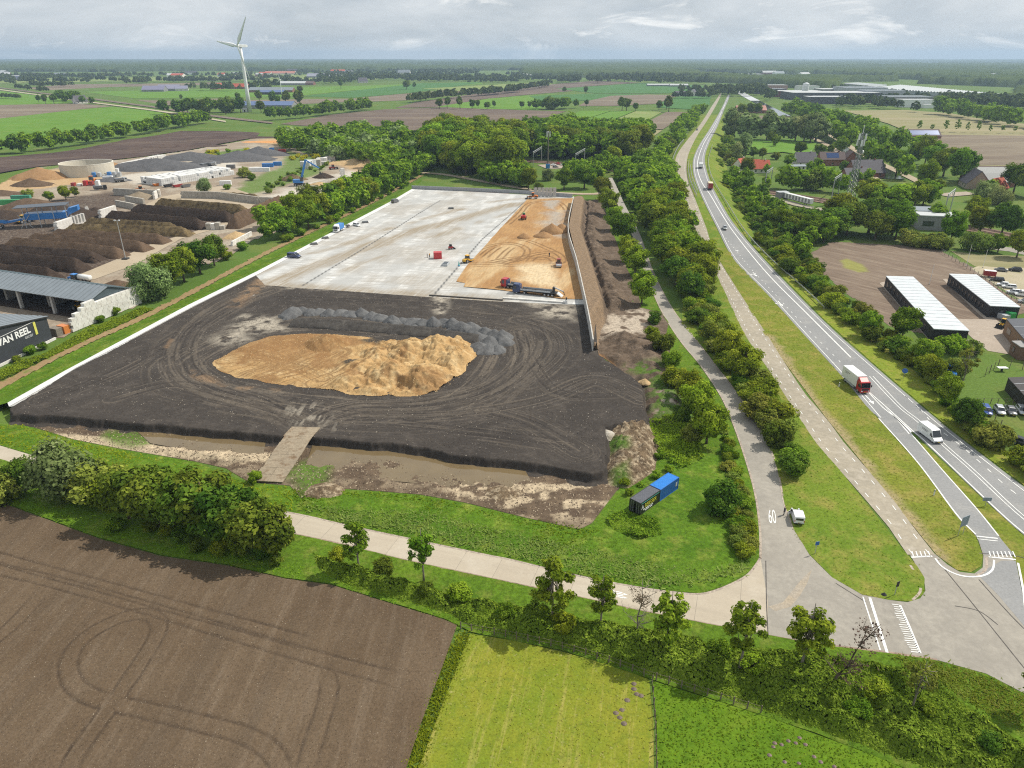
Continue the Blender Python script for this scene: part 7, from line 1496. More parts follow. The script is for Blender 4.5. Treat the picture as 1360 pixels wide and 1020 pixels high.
for(a,b,h_,mt),lb in zip(WR,WL):
 A=np.array(P(*a));B=np.array(P(*b));c_=(A+B)/2;L_=np.linalg.norm(B-A);o=link('compost_windrow',heap_mesh('windrow',L_/2+2,2.9,h_*1.3,R_.randrange(999),mt,56,.22,True,.75));o.location=(c_[0],c_[1],.1);o.rotation_euler=(0,0,math.atan2(B[1]-A[1],B[0]-A[0]));tag(o,lb,'compost heap','compost windrows')
for lb,px,rx,ry,h_,mt,rz in[('long dark grey gravel heap behind the white block stack',(205,224),34,13,6.5,H_DGREY,.12),('dark grey heap in the middle of the far yard',(255,211),26,12,4.5,H_DGREY,.1),('small dark grey cone heap right of the long one',(271,217),11,8,3,H_DGREY,0),('dark slate-grey heap at the right of the far yard',(318,212),24,14,5.5,H_DGREY,.1),('second slate-grey heap right, below the green mound',(345,206),20,12,5.5,H_DGREY,.1),('flat dark grey heap near the dump trucks',(150,240),10,6,2,H_DGREY,0),('orange sand cone left of the round tank',(54,236),17,11,5.5,H_BROWN,0),('orange sand heap right of the round tank',(148,225),9,9,5,H_BROWN,0),('brown grass-topped heap left in the yard',(42,246),11,7,3.5,H_COMPB,0),('brown peat cone behind the blue screening machine',(40,277),15,11,5.0,H_COMPB,0),('black compost heap at the left edge behind the yellow loader',(6,292),14,10,4.2,H_COMP,0),('long dark compost heap right of the peat cone',(72,280),20,8,2.6,H_COMP,-.1),('dark soil heap behind the block bays',(105,287),12,8,3.4,H_COMP,0),('dark soil heap beside the blue machine hopper',(128,285),8,6,3.0,H_COMP,0),('grey-brown soil heap in the left block bay',(186,263),8,6,3,hm('grey_brown_soil',(.2,.16,.11),(.26,.21,.15)),0),('brown mixed heap beside the blue crane',(389,239),8,5,3.2,H_DEB,0),('long sorted rubble heap in the right yard, pale wood',(445,243),11,5,3,H_RUBW,.1),('pale wood heap right of the blue crane',(425,246),7,4,1.8,H_SAND,0),('dark scrap heap behind the pale wood',(430,236),6,4,3,H_COMP,0),('long flat sand heap in the far right yard',(478,217),24,9,3.2,H_SAND,.05),('bright orange sand patch heap beyond the yard',(365,188.5),26,8,1.0,hm('bright_orange_sand',(.52,.25,.09),(.6,.32,.14)),0),('low brown heap at the left edge of the yard',(4,258),12,6,2,H_COMPB,0),('brown clods ridge along the peat field, right part',(300,184),40,8,2.6,G_PEAT,.25),('brown clods ridge along the peat field, left part',(220,196),45,9,2.4,G_PEAT,.3),('sand heap inside the small block bay by the tree clump',(314,315),5,4,2.2,H_SAND,.4),('small grey heap at the end of the dark block wall',(357,268),2.5,2,1.6,H_GREY,0),('dark soil heap at the end of the block wall by the trees',(155,380),5,3,2,H_COMPB,.2)]:
 heap(lb,px,rx,ry,h_,mt,.1,rz,None,'heap',rough=.35,n=46)
# ---- block walls and bays of the yard
def block_wall(label,px,h,th=.8,mat=CONCD,z=.1,cap=True,steps=None,bl=1.6,bh=.8,name='block_wall'):
 pts=PP(px,z);p0=pts[0];r=thing(name,label,'wall',p0[0],p0[1],z);tot=0
 for i in range(len(pts)-1):
  a=pts[i]-p0;b=pts[i+1]-p0;Ln=np.linalg.norm(b-a);n=max(1,int(Ln/bl));rows=max(1,int(round(h/bh)));d=(b-a)/Ln
  for c in range(rows):
   m=MB();k0=0
   n0=n
   if steps:n0=[n for _ in range(1)][0]
   for k in range(n):
    f=(k+.5)/n
    if steps and c>=rows*np.interp(f,steps[0],steps[1]):continue
    sft=(.5 if c%2 else 0);s=a+d*Ln*min(1,max(0,(k+sft*.5)/n));e=a+d*Ln*min(1,(k+1+sft*.5)/n-.003)
    if np.linalg.norm(e-s)<.2:continue
    m.bar((s[0],s[1],bh*(c+.5)),(e[0],e[1],bh*(c+.5)),th+R_.uniform(-.012,.012),bh-.015)
   if m.v:m.build('block_course',mat,r)
 return r
block_wall('long stepped white concrete block wall in front of the open shed',[(95,441),(187,402)],5.6,1.0,WBLK,steps=([0,.12,.25,.4,.6,1.0],[.55,.62,.9,.85,.8,.78]),bl=1.6)
block_wall('dark weathered block wall across the yard behind the farthest windrow',[(241,263),(292,264),(345,271),(368,272)],3.2)
block_wall('white-topped block bay wall at the left of the yard road',[(152,259),(213,262)],3.2,1.2,CONCD);block_wall('short pale block wall end beside the yard road',[(205,265),(213,260)],3.2,.8,WBLK)
block_wall('low block bay wall right of the soil heap',[(168,267),(192,271)],2.4,1,CONCD);block_wall('small block bay wall near the yard road',[(155,273),(180,278)],2.4,1,CONCD);block_wall('pale block bay with dark fill beside the yard road',[(133,290),(154,283)],3.2,1.2,WBLK);block_wall('pale block wall below the blue screening machine',[(75,307),(98,299)],3.2,1.4,WBLK)
for i in range(4):
 x,y=P(99+i*4.2,299.5-i*1.2);r=thing('bay_divider','upright pale concrete divider in the row of four right of the blue machine','concrete divider',x,y,.1,1.2,'bay dividers');MB().prism([(-1.3,0),(1.3,0),(1.3,.4),(.3,.5),(.3,3.6),(-.3,3.6),(-.3,.5),(-1.3,.4)],-.9,.9).build('divider',WBLK,r)
for i,(x,y)in enumerate([(102,285),(117,286)]):
 p=P(x,y);r=thing('bay_divider',['pale leaning slab behind the blue hopper, left one','pale leaning slab right of the blue hopper'][i],'concrete divider',p[0],p[1],.1,.9);MB().prism([(-1.5,0),(1.5,0),(.6,3.4),(-.4,3.4)],-.3,.3).build('slab',WBLK,r)
block_wall('sand bay of pale blocks at the right end of the tree clump',[(308,327),(334,313)],2.0,.7,WBLK)
block_wall('grey concrete bunker right of the blue crane',[(403,256),(422,256.5)],3.2,5.0,CONCD)
x,y=P(431,236);
block_wall('pale upright block pillar in the rubble yard',[(452,236),(458,235.5)],5,1.4,WBLK)
# long stack of white big bags / blocks and the pale block row behind
def stack(label,px,ln,wd,h,rz,mat,nx,ny,nz,name='block_stack',cat='block stack'):
 x,y=P(*px);r=thing(name,label,cat,x,y,.1,rz)
 for k in range(nz):
  m=MB()
  for i in range(nx):
   for j in range(ny):
    if R_.random()<(.04+.12*(k==nz-1)):continue
    x0=-ln/2+i*ln/nx;y0=-wd/2+j*wd/ny;m.box(x0+.05,x0+ln/nx-.05,y0+.05,y0+wd/ny-.05,k*h/nz,(k+1)*h/nz-.05+R_.uniform(-.04,.04))
  m.build('block_course',mat,r)
 return r
a=np.array(P(208,244));b=np.array(P(305,229));sz=math.atan2(b[1]-a[1],b[0]-a[0])
stack('long white stack of concrete blocks in the middle of the yard',(252,238),np.linalg.norm(b-a)*.98,17,3.6,sz,M('white_blocks',(.62,.62,.61),.9,var=.2,vs=.3),36,7,3)
a=np.array(P(163,224));b=np.array(P(218,211));stack('row of white concrete blocks at the far edge of the yard',(190,218),np.linalg.norm(b-a),5,3,math.atan2(b[1]-a[1],b[0]-a[0]),WBLK,40,2,2)
for i,(x,y)in enumerate([(406,224),(414,222),(420,221),(428,219),(433,217.5),(440,216)]):
 stack('pile of white and grey big bags in the row below the yellow broom',(x,y),6,5,4,.1,[WBLK,BOXW,CONCD][i%3],3,2,2,'big_bag_pile','big bags')['group']='big bag piles'
# round tank
x,y=P(118,231.5);r=thing('round_tank','large round open concrete tank with a pale rim','tank',x,y,.1);t_=MB();n=48;rings=[];R0=13.5
for rr,zz in((R0,0),(R0,6.2),(R0-.35,6.2),(R0-.35,.3)):rings.append([(rr*math.cos(k*2*math.pi/n),rr*math.sin(k*2*math.pi/n),zz)for k in range(n)])
t_.loft(rings,False).build('tank_wall',M('tank_concrete',(.56,.52,.43),.9,var=.1,vs=.4),r);MB().cyl((0,0,.3),R0-.3,.3,'z',40).build('tank_content',M('dark_liquid',(.30,.27,.22),.5),r)
tp_=MB();tp_.loft([[(rr*math.cos(k*2*math.pi/n),rr*math.sin(k*2*math.pi/n),zz)for k in range(n)]for rr,zz in((R0+.05,6.2),(R0+.05,6.45),(R0-.4,6.45),(R0-.4,6.2))],False).build('rim',M('tank_rim',(.70,.67,.58),.8),r)
# blue screening plant
x,y=P(62,300);r=thing('screening_machine','long blue screening machine with a dark sheet roof and conveyors','screening machine',x,y,.1,.32)
MB().box(-6,8,-2.2,2.2,2.8,5.2).build('drum_housing',BLUEM,r,bevel=.1);MB().prism([(-9,7.6),(9,7.9),(9,8.05),(-9,7.75)],-3.6,3.6).build('roof',M('dark_sheet_roof',(.10,.115,.14),.5,.3),r);MB().prism([(9,4),(12.5,5.4),(12.5,7.2),(9,6.4)],-1.8,1.8).build('hopper',BLUEM,r,bevel=.06)
m=MB()
for xx in(-6,-1,4,8.5):
 for yy in(-3,3):m.bar((xx,yy,0),(xx,yy,7.7),.22)
 m.bar((xx,-3,2.7),(xx,3,2.7),.2)
m.build('frame',LGREY,r)
m=MB().bar((-5,0,3.4),(-14,0,6.0-4.0),1.5,.7);m.build('conveyor',BLUEM,r);m=MB().bar((-12.5,0,2.4),(-22,-.4,3.4),1.8,1.0);m.build('conveyor',BLUEM,r);MB().bar((-12.5,0,2.95),(-21.6,-.4,3.95),1.3,.12).build('belt',CHAS,r);MB().prism([(-22.5,1.4),(-20.5,1.4),(-19.8,4.4),(-23.6,4.6)],-1.7,1.7).build('feed_hopper',BLUEM,r,bevel=.05)
m=MB()
for p_,q_ in(((-4,-2.5,0),(-8,-2.5,5)),((-8,-2.6,0),(-4,-2.6,5)),((-16,0,0),(-16,0,2.6)),((-20,0,0),(-20,0,2.6))):m.bar(p_,q_,.2)
m.build('conveyor_legs',LGREY,r);wheels(r,[(-15,1.2),(-15,-1.2),(-17,1.2),(-17,-1.2)],.55,.35)
# yard machines
loader('yellow wheel loader left of the blue screening machine',(33,296),((26,297),(40,294)),YELLOW,.1,s=1.15);loader('yellow and orange wheel loader in the middle of the yard, near the round tank',(122,244),((130,241),(114,247)),ORANGE,.1,s=1.4);loader('orange loader with a dark bucket beside the white-topped bay',(188,254.5),((182,254),(194,254.5)),ORANGE,.1,s=1.0);loader('small yellow loader right of the round tank',(138,233),((134,233),(144,233)),YELLOW,.1)
loader('yellow loader cut by the left edge beside the windrows',(-1,345),((-8,346),(6,344)),YELLOW,.1)
def material_handler(label,px,rz,col,s=1.0):
 x,y=P(*px);r=thing('material_handler',label,'crane',x,y,.1,rz,s=s);MB().box(-2.4,2.4,-1.3,1.3,.5,1.1).build('undercarriage',CHAS,r,bevel=.06);MB().prism([(-2.6,1.4),(1.8,1.4),(1.8,2.2),(.6,2.9),(-2.6,2.9)],-1.3,1.3).build('house',col,r,bevel=.08);MB().box(.7,2.1,-1.35,-.2,2.2,4.0).build('cab_glass',GLASS,r,bevel=.06);MB().bar((.8,.3,2.2),(4.0,.3,11.5),.6,.9).build('boom',col,r);MB().bar((4.0,.3,11.4),(9.8,.3,7.8),.4,.55).build('stick',col,r);m=MB().bar((9.8,.3,7.8),(10,.3,6.2),.2)
 for k in range(4):a_=k*math.pi/2;m.bar((10,.3,6.2),(10+.7*math.cos(a_),.3+.7*math.sin(a_),5.0),.2)
 m.build('grab',CHAS,r);wheels(r,[(1.6,1.2),(1.6,-1.2),(-1.6,1.2),(-1.6,-1.2)],.55,.4);return r
material_handler('blue material handler crane with its long boom raised over the rubble yard',(398,247),.05,BLUEM,1.1)
loader('small red and grey loader on the sand of the far right yard',(443,225),((438,225),(448,224)),DKRED,.1)
loader('orange crane loader at the edge of the wood above the rubble yard',(521,215),((512,214),(528,214)),ORANGE,.1,s=1.2)
def dump_truck(label,px,h,col,group=None):
 x,y=P(*px);r=thing('dump_truck',label,'truck',x,y,.1,heading(h),group);cab(r,3.6,col,2.8);MB().prism([(-3.8,1.2),(1.2,1.2),(1.4,2.6),(-3.9,2.7)],-1.25,1.25).build('tipper_body',GREY,r,bevel=.05);MB().box(-3.6,3,-.5,.5,.6,1.2).build('chassis',CHAS,r);wheels(r,[(2.3,1.0),(2.3,-1.0),(-1.4,1.0),(-1.4,-1.0),(-2.6,1.0),(-2.6,-1.0)],.5,.32)
dump_truck('dark dump truck standing in the middle of the yard below the tank',(134,252.5),((128,252),(142,251)),CHAS);dump_truck('small dark dump truck behind the grey heap road',(161,242),((156,242),(168,240.5)),SILVER);dump_truck('dark truck at the far end of the white stack',(272,222),((266,223),(279,220)),GREY);dump_truck('grey truck beside the white pile at the far end of the stack',(283,221),((277,222),(288,219.5)),SILVER)
for i,(x,y,c_,lb)in enumerate([(198,244,CHAS,'dark red skip, left end of the row before the white stack'),(210,247,ORANGE,'orange skip in the row before the white stack'),(224,248.5,CHAS,'grey skip in the row before the white stack'),(236,248.5,DKRED,'dark skip with red rim, right in the row before the white stack'),(247,249,GREY,'grey skip at the right end of the row before the white stack')]):
 p=P(x,y);r=thing('skip',lb,'skip',p[0],p[1],.1,sz,'skips');MB().prism([(-2.2,.15),(2.2,.15),(3.0,1.6),(-3.0,1.6)],-1.0,1.0).build('skip_body',c_,r);MB().box(-2.7,2.7,-.8,.8,1.45,1.62).build('load',[H_COMP,H_RUBW][i%2],r)
for i,(x,y,c_,lb,L_)in enumerate([(10,272,GREEN,'long bright green container at the left edge of the yard',14),(29,266,paint('teal_green',(.04,.26,.17)),'teal green container right of the bright green one',10),(152,229,WHITE,'white container below the orange sand heap by the tank',6),(144,239.5,WHITE,'white container beside the flat grey heap',6),(307,224,GREY,'violet-grey container right of the olive bush',6),(356,222,BLUEM,'blue site hut in the right part of the yard',8),(369,220,BLUEM,'blue and white site hut right of the first',6),(345,228,WHITE,'white container row below the blue huts',14),(300,246,WHITE,'white container among the green bushes',7),(375,203,DKRED,'dark red container beside the flowering broom',6),(361,201,BLUEM,'blue container beyond the slate-grey heap',4)]):
 p=P(x,y);container('yard_container',lb,p[0],p[1],.1,.15,L_,2.5,2.7,c_)
def pallets(label,px,cols,n,step,rz):
 x,y=P(*px);r=thing('stacked_parts',label,'stacked material',x,y,.1,rz)
 for i in range(n):MB().box(i*step-.8,i*step+.8,-1.2,1.2,0,R_.uniform(1.2,2.6)).build('stack',cols[i%len(cols)],r,bevel=.05)
pallets('row of blue and grey machine parts in front of the round tank',(106,235.5),[BLUEM,LGREY,STEEL],9,2.6,.12);pallets('red and white stored machine parts left of the orange loader',(98,247),[DKRED,BOXW,RED],5,3,.1);pallets('rubble pile of old concrete pieces beside the light pole road',(278,305),[CONCD,WBLK,CONCD],4,1.7,.1)
pallets('stored pallets and timber between the lettered shed and the block wall',(76,446),[BARKG,paint('orange_load',(.6,.2,.05)),LGREY],3,2.0,1.2)
x,y=P(98,374);r=thing('tractor','blue tractor towing a white tank trailer behind the open shed','tractor',x,y,.1,heading(((108,375),(92,373))));MB().prism([(-.2,.9),(2.0,.9),(2.1,1.4),(-.2,1.7)],-.45,.45).build('bonnet',BLUEM,r,bevel=.06);MB().box(-1.6,0,-.75,.75,1,2.5).build('cab_glass',GLASS,r,bevel=.08);MB().box(-1.7,.1,-.85,.85,2.5,2.75).build('cab_roof',BLUEM,r,bevel=.06);wheels(r,[(-1.1,.85),(-1.1,-.85)],.8,.45);wheels(r,[(1.5,.75),(1.5,-.75)],.5,.32)
x,y=P(114,375);r=thing('tank_trailer','white tank trailer behind the blue tractor','trailer',x,y,.1,heading(((108,375),(92,373))));MB().tube([(-2.6,0,1.7),(-2.4,0,1.7),(2.4,0,1.7),(2.6,0,1.7)],[.5,.95,.95,.5],18).build('tank',BOXW,r,True);MB().bar((2.4,0,.8),(4,0,.6),.15).build('drawbar',CHAS,r);wheels(r,[(-.9,.9),(-.9,-.9),(.4,.9),(.4,-.9)],.55,.4)
# lamp pole
def light_pole(name,label,px,h,zb=.1,head=True,col=STEEL,r0=.16):
 x,y=P(px[0],px[1],zb);r=thing(name,label,'lamp post',x,y,zb);MB().box(-.9,.9,-.9,.9,0,.5).build('foot',CHAS if h>12 else CONCD,r,bevel=.04);MB().tube([(0,0,.4),(0,0,h)],[r0,r0*.55],10).build('pole',col,r);m=MB().bar((-.8,0,h),(.8,0,h),.1)
 m.build('crossbar',col,r)
 for s_ in(-1,1):MB().box(s_*.7-.25,s_*.7+.25,-.15,.15,h-.05,h+.3).build('floodlight',LAMP,r,bevel=.03)
 return r
light_pole('light_pole','tall thin lamp pole on a dark foot beside the windrows',(167,344.5),12.5)
# ---- buildings
ROOFG=M('grey_green_sheet_roof',(.105,.145,.165),.45,.25,var=.1,vs=.3);ROOFL=M('light_sheet_roof',(.235,.265,.29),.45,.3,var=.1,vs=.4);ANTH=M('anthracite_cladding',(.040,.044,.052),.6,var=.1,vs=.5)
def corr(mb,P0,P1,P2,P3,n,th=.12):
 """corrugated roof slope between an eave edge P0-P1 and a ridge edge P3-P2"""
 P0,P1,P2,P3=map(Vector,(P0,P1,P2,P3))
 nr=(P1-P0).cross(P3-P0).normalized()
 for i in range(n):
  a=P0.lerp(P1,i/n);b=P0.lerp(P1,(i+1)/n);c=P3.lerp(P2,(i+1)/n);d=P3.lerp(P2,i/n);m1=a.lerp(b,.55);m2=d.lerp(c,.55)
  mb.loft([[tuple(a),tuple(b),tuple(b-nr*th),tuple(a-nr*th)],[tuple(d),tuple(c),tuple(c-nr*th),tuple(d-nr*th)]]);mb.loft([[tuple(a+nr*.002),tuple(m1+nr*.002),tuple(m1+nr*.1),tuple(a+nr*.1)],[tuple(d+nr*.002),tuple(m2+nr*.002),tuple(m2+nr*.1),tuple(d+nr*.1)]])
kd=ko[1]-ko[0];kd/=np.linalg.norm(kd);krz=math.atan2(kd[1],kd[0])
# open shed: local x along the kerb direction, y pointing away from the site
c0=np.array(P(126,403,5.0));c1_=np.array(P(181,384,5.0));ln=np.linalg.norm(c1_-c0);rz=math.atan2(c1_[1]-c0[1],c1_[0]-c0[0])
c0=c0+2.2*np.array([-math.sin(rz),math.cos(rz)]);r=thing('open_shed','open-fronted shed with a grey sheet roof and dark interior behind the block wall','shed',c0[0],c0[1],.1,rz);W=62;hE,hR=5.0,7.2
m=MB();corr(m,(0,W,hE),(0,0,hE),(ln/2,0,hR),(ln/2,W,hR),40);m.build('roof_slope',ROOFL,r);m=MB();corr(m,(ln,0,hE),(ln,W,hE),(ln/2,W,hR),(ln/2,0,hR),40);m.build('roof_slope',ROOFG,r)
MB().prism([(.3,2.6),(ln-.3,2.6),(ln-.3,hE-.1),(ln/2,hR-.25),(.3,hE-.1)],.3,.45).build('gable',M('gable_cladding',(.075,.10,.115),.5,.1),r);MB().box(ln-.5,ln-.2,.5,W,0,hE-.2).build('back_wall',CONCD,r)
for k in range(5):
 yy=14+k*12;m=MB().box(.6,1.3,yy-.35,yy+.35,0,hE-.3);m.build('pillar',CONC,r)
for k in range(3):MB().box(ln*.35,ln-.6,20+k*16,20.8+k*16,0,3.4).build('bay_wall',CONCD,r)
MB().box(.2,ln-.2,.5,W,.02,.06).build('floor',H_COMP,r)
loader('yellow loader parked inside the open shed',(106,411),((112,411),(100,410)),YELLOW,.12,s=.9)
# black lettered shed
b0=np.array(P(72,452));g0=np.array(P(63,418,6.0));r=thing('lettered_shed','black clad shed with white VAN REEL lettering on its gable','shed',b0[0],b0[1],.05,krz+math.pi);LB=34;DB=40;apx=13.0;hA,hE2=7.8,5.6
# local x runs along the gable to the left, y away into the yard is -y after the half turn
MB().prism([(0,0),(LB,0),(LB,3.0),(apx,hA),(0,hE2)],-.3,-DB,'y').build('cladding',ANTH,r)
m=MB();corr(m,(-.4,0,hE2+.1),(-.4,-DB,hE2+.1),(apx,-DB,hA+.2),(apx,0,hA+.2),26);m.build('roof_slope',ROOFL,r);m=MB();corr(m,(LB,-DB,3.15),(LB,0,3.15),(apx,0,hA+.2),(apx,-DB,hA+.2),26);m.build('roof_slope',ROOFL,r);MB().box(-.5,LB,-.12,.18,0,.55).build('plinth',WBLK,r)
for k,(x0,x1,z_)in enumerate([(-.1,apx,0)]):
 m=MB().bar((-.4,-.05,hE2+.02),(apx,-.05,hA+.12),.2,.25).bar((apx,-.05,hA+.12),(LB,-.05,3.1),.2,.25);m.build('verge_trim',CHAS,r)
def gable_text(s,size,mat,xr,z,bold=.06):
 cu=bpy.data.curves.new('txt','FONT');cu.body=s;cu.size=size;cu.extrude=.03;cu.offset=bold;cu.align_x='RIGHT';o=bpy.data.objects.new('txt',cu);C.objects.link(o);dg=bpy.context.evaluated_depsgraph_get();me=bpy.data.meshes.new_from_object(o.evaluated_get(dg));bpy.data.objects.remove(o)
 me.materials.clear();o=link('lettering',me,mat,r);o.matrix_local=Matrix.Translation((xr,-.255,z))@Matrix.Rotation(math.pi,4,'Z')@Matrix.Rotation(math.pi/2,4,'X')
gable_text('VAN REEL',2.05,TXW,5.4,4.0);gable_text('GROEP',.75,M('grey_lettering',(.42,.43,.43),.6),5.0,3.0,.01)
MB().prism([(3.6,2.9),(4.25,2.9),(4.25,5.8),(3.6,5.8)],-.29,-.2).build('emblem',M('yellow_emblem',(.58,.56,.12),.6),r);MB().bar((3.8,-.24,5.95),(17,-.24,5.75),.05,.08).build('sign_line',TXW,r)
# black blocks with white roofs
def quad_building(name,label,roof_px,h,wallm,roofm,win=None,rise=0.0,seams=16):
 q=PP(roof_px,h);c_=q.mean(0);r=thing(name,label,'building',c_[0],c_[1],.03);q=q-c_
 v=[(p[0],p[1])for p in q];m=MB();n=4
 m.add([(a,b,0)for a,b in v]+[(a,b,h-.12)for a,b in v],[(i,(i+1)%4,(i+1)%4+4,i+4)for i in range(4)]);m.build('wall',wallm,r)
 m=MB();e=[(a*1.012,b*1.012)for a,b in v];m.loft([[(a,b,h-.12)for a,b in e],[(a,b,h+.05)for a,b in e]]);m.build('roof',roofm,r)
 m=MB()
 for k in range(1,seams):
  f=k/seams;a=Vector((*v[0],h+.07)).lerp(Vector((*v[3],h+.07)),f);b=Vector((*v[1],h+.07)).lerp(Vector((*v[2],h+.07)),f);m.bar(a,b,.12,.07)
 m.build('roof_seams',bpy.data.materials['pale_sheet_roof']if 'classroom' in name else LGREY,r)
 for i,(s0,s1,k0,k1,z0,z1)in enumerate(win or[]):
  A=Vector((*v[s0],0));B=Vector((*v[s1],0));a=A.lerp(B,k0);b=A.lerp(B,k1);nn=(B-A).cross(Vector((0,0,1))).normalized();o_=-nn*.03 if nn.dot(a)<0 else nn*.03
  f=MB().add([tuple(a+o_+Vector((0,0,z0))),tuple(b+o_+Vector((0,0,z0))),tuple(b+o_+Vector((0,0,z1))),tuple(a+o_+Vector((0,0,z1)))]+[tuple(a+o_*3+Vector((0,0,z0))),tuple(b+o_*3+Vector((0,0,z0))),tuple(b+o_*3+Vector((0,0,z1))),tuple(a+o_*3+Vector((0,0,z1)))],[(0,1,2,3),(4,5,6,7),(0,1,5,4),(1,2,6,5),(2,3,7,6),(3,0,4,7)]).build('window',GLASS,r)
 return r
WROOF=M('pale_sheet_roof',(.55,.585,.61),.5,.1,var=.08,vs=.5,dirt=(.40,.41,.41),dirtamt=.5);BCLAD=M('black_cladding',(.022,.021,.024),.6,var=.2)
wn_=[(0,3,.06+.08*k,.085+.08*k,.9,2.2)for k in range(11)]
quad_building('classroom_block','long black block with a white ribbed roof, left of two, beside the big ragged tree',[(1177,367),(1213,368),(1287,439),(1240,436.5)],3.1,BCLAD,WROOF,wn_)
quad_building('classroom_block','long black block with a white ribbed roof, right of two, beside the gravel lot',[(1261,364),(1297,365),(1355,408),(1315,406)],3.1,BCLAD,WROOF,wn_+[(3,2,.4,.48,.1,2.2)])
flat('concrete_path',PP([(1252,371),(1257,370.5),(1318,419),(1322,424),(1311,426),(1300,418)]),.06,G_PAVE);flat('concrete_path',PP([(1168,376),(1176,374),(1236,446),(1290,452),(1288,456),(1232,450)]),.06,G_PAVE)
quad_building('brick_house','brick house with dark tiled roof at the right edge beside the paving',[(1337,424),(1420,421),(1420,470),(1366,457)],3.6,M('brown_brick',(.23,.145,.085),.9,var=.2,vs=2),M('dark_roof_tiles',(.055,.06,.075),.6),[(0,3,.15,.3,1.2,2.4),(0,3,.6,.75,1.2,2.4)],seams=3)
quad_building('brick_annex','flat-roofed brick annex below the brick house at the right edge',[(1344,453),(1420,451),(1420,468),(1356,461)],3.0,M('dark_brick',(.17,.10,.07),.9,var=.2,vs=2),M('grey_felt_roof',(.27,.265,.26),.8),[(0,3,.3,.5,1.0,2.2)],seams=2)
quad_building('wooden_shed','dark low wooden shed above the row of parked cars',[(1339,502),(1420,498),(1420,540),(1372,538)],2.6,M('dark_boards',(.035,.03,.028),.8),M('dark_felt',(.06,.055,.055),.9),seams=4)
loader('yellow digger parked beside the brick house',(1331,434),((1340,430),(1326,437)),YELLOW,.04,s=.75);pallets('small grey and green garden boxes beside the right black block',(1332,424),[LGREY,GREEN],2,1.6,.2)
def gable_house(name,label,px,L,W,hE,hR,rz,wallm,roofm,wins=3,chim=True,cat='house',z=.05,door=True,panels=None):
 x,y=P(*px);r=thing(name,label,cat,x,y,z,rz);MB().prism([(-W/2,0),(W/2,0),(W/2,hE),(0,hR-.1),(-W/2,hE)],-L/2,L/2,'x').build('wall',wallm,r)
 sl=(hR-hE)/(W/2);o=.4
 for s_ in(-1,1):
  f=MB().prism([(s_*(W/2+o),hE-sl*o),(0,hR),(0,hR+.18),(s_*(W/2+o),hE-sl*o+.18)],-L/2-.35,L/2+.35,'x').build('roof',roofm,r)
  if panels and s_==panels[0]:
   a=.25;MB().prism([(s_*W/2*.85,hE+sl*W/2*.15+.24),(s_*W/2*.2,hE+sl*W/2*.8+.24),(s_*W/2*.2,hE+sl*W/2*.8+.3),(s_*W/2*.85,hE+sl*W/2*.15+.3)],-L*panels[1],L*panels[1],'x').build('solar_panels',M('solar_panel',(.03,.06,.16),.2,.2),r)
  for k in range(wins):
   xx=-L/2+L*(k+.5)/wins;w_=MB().box(xx-.55,xx+.55,s_*W/2-.02,s_*W/2+.03,.9,min(2.3,hE-.2)).build('window',GLASS,r);MB().box(xx-.65,xx+.65,s_*W/2-.02,s_*W/2+.06,.8,.9).build('sill',BOXW,w_)
 MB().box(-L/2-.03,-L/2+.02,-.5,.5,.05,2.1).build('door',CHAS,r);MB().box(L/2-.02,L/2+.03,-.6,.6,.9,2.1).build('window',GLASS,r)
 if chim:MB().box(L*.25,L*.25+.7,-.35,.35,hR-.6,hR+.9).build('chimney',wallm,r)
 return r
RT=M('red_roof_tiles',(.42,.085,.045),.8,var=.15,vs=2);DT=M('dark_tiles',(.065,.06,.075),.7,var=.15,vs=2);BRK=M('red_brick',(.22,.10,.07),.9,var=.2,vs=2);WHW=M('white_render',(.62,.60,.56),.9,var=.06);BRT2=M('brown_tiles',(.12,.085,.08),.8,var=.15,vs=2)
gable_house('cottage','white cottage with a red tiled roof, right of the two behind the dark tree',(1008,229),12,8.5,3.2,8.2,.05,WHW,RT);gable_house('cottage','white cottage with a red tiled roof, left of the two behind the dark tree',(983,225),10,8,3.0,7.6,.8,WHW,RT);gable_house('cottage_wing','small red-roofed wing between the two cottages',(1000,224),8,6,2.8,6.2,.05,WHW,RT,chim=False)
gable_house('villa','dark-roofed villa with a white dormer beside the terrace',(1067,220),15,11,3.2,9.5,.1,WHW,DT);gable_house('terrace_house','terrace house with brown roof and solar panels',(1102,219),18,9,4.5,9.2,0,BRK,BRT2,panels=(-1,.25));gable_house('terrace_house','brick house with a pointed gable right of the terrace with solar panels',(1127,219),9,9,5,10,1.5,BRK,BRT2);gable_house('dark_house','large dark-roofed house half hidden behind the lattice mast',(1147,234),22,13,3.2,10.5,.15,BRK,DT);gable_house('dark_house','second dark-roofed house left of the mast foot',(1133,240),16,10,3,8,.2,BRK,DT);gable_house('flat_annex','low grey annex in front of the dark-roofed villa',(1058,226),8,5,2.4,3.0,.1,WHW,ROOFL,chim=False,cat='annex')
gable_house('farmhouse','stone farmhouse with dark roof at the end of the canal avenue',(1293,249),16,13,3.4,10.5,1.3,M('pale_brick',(.33,.28,.22),.9,var=.15),DT);gable_house('farm_barn','long pale-roofed barn behind the farmhouse',(1330,238),44,16,4,7.5,.0,BRK,M('fibre_cement_roof',(.34,.34,.33),.95),5,False);gable_house('red_farm_wing','red-roofed farm wing right of the farmhouse',(1320,256),13,9,3,8.5,.6,BRK,RT);gable_house('grey_barn','grey-roofed barn between the farmhouse and the red wing',(1316,247),22,12,3.2,7.5,.1,BRK,bpy.data.materials['fibre_cement_roof'],3,False)
gable_house('solar_house','low house with a violet solar roof below the avenue',(1221,184),34,15,3,8.5,0,BRK,BRT2,4,False,panels=(-1,.46))
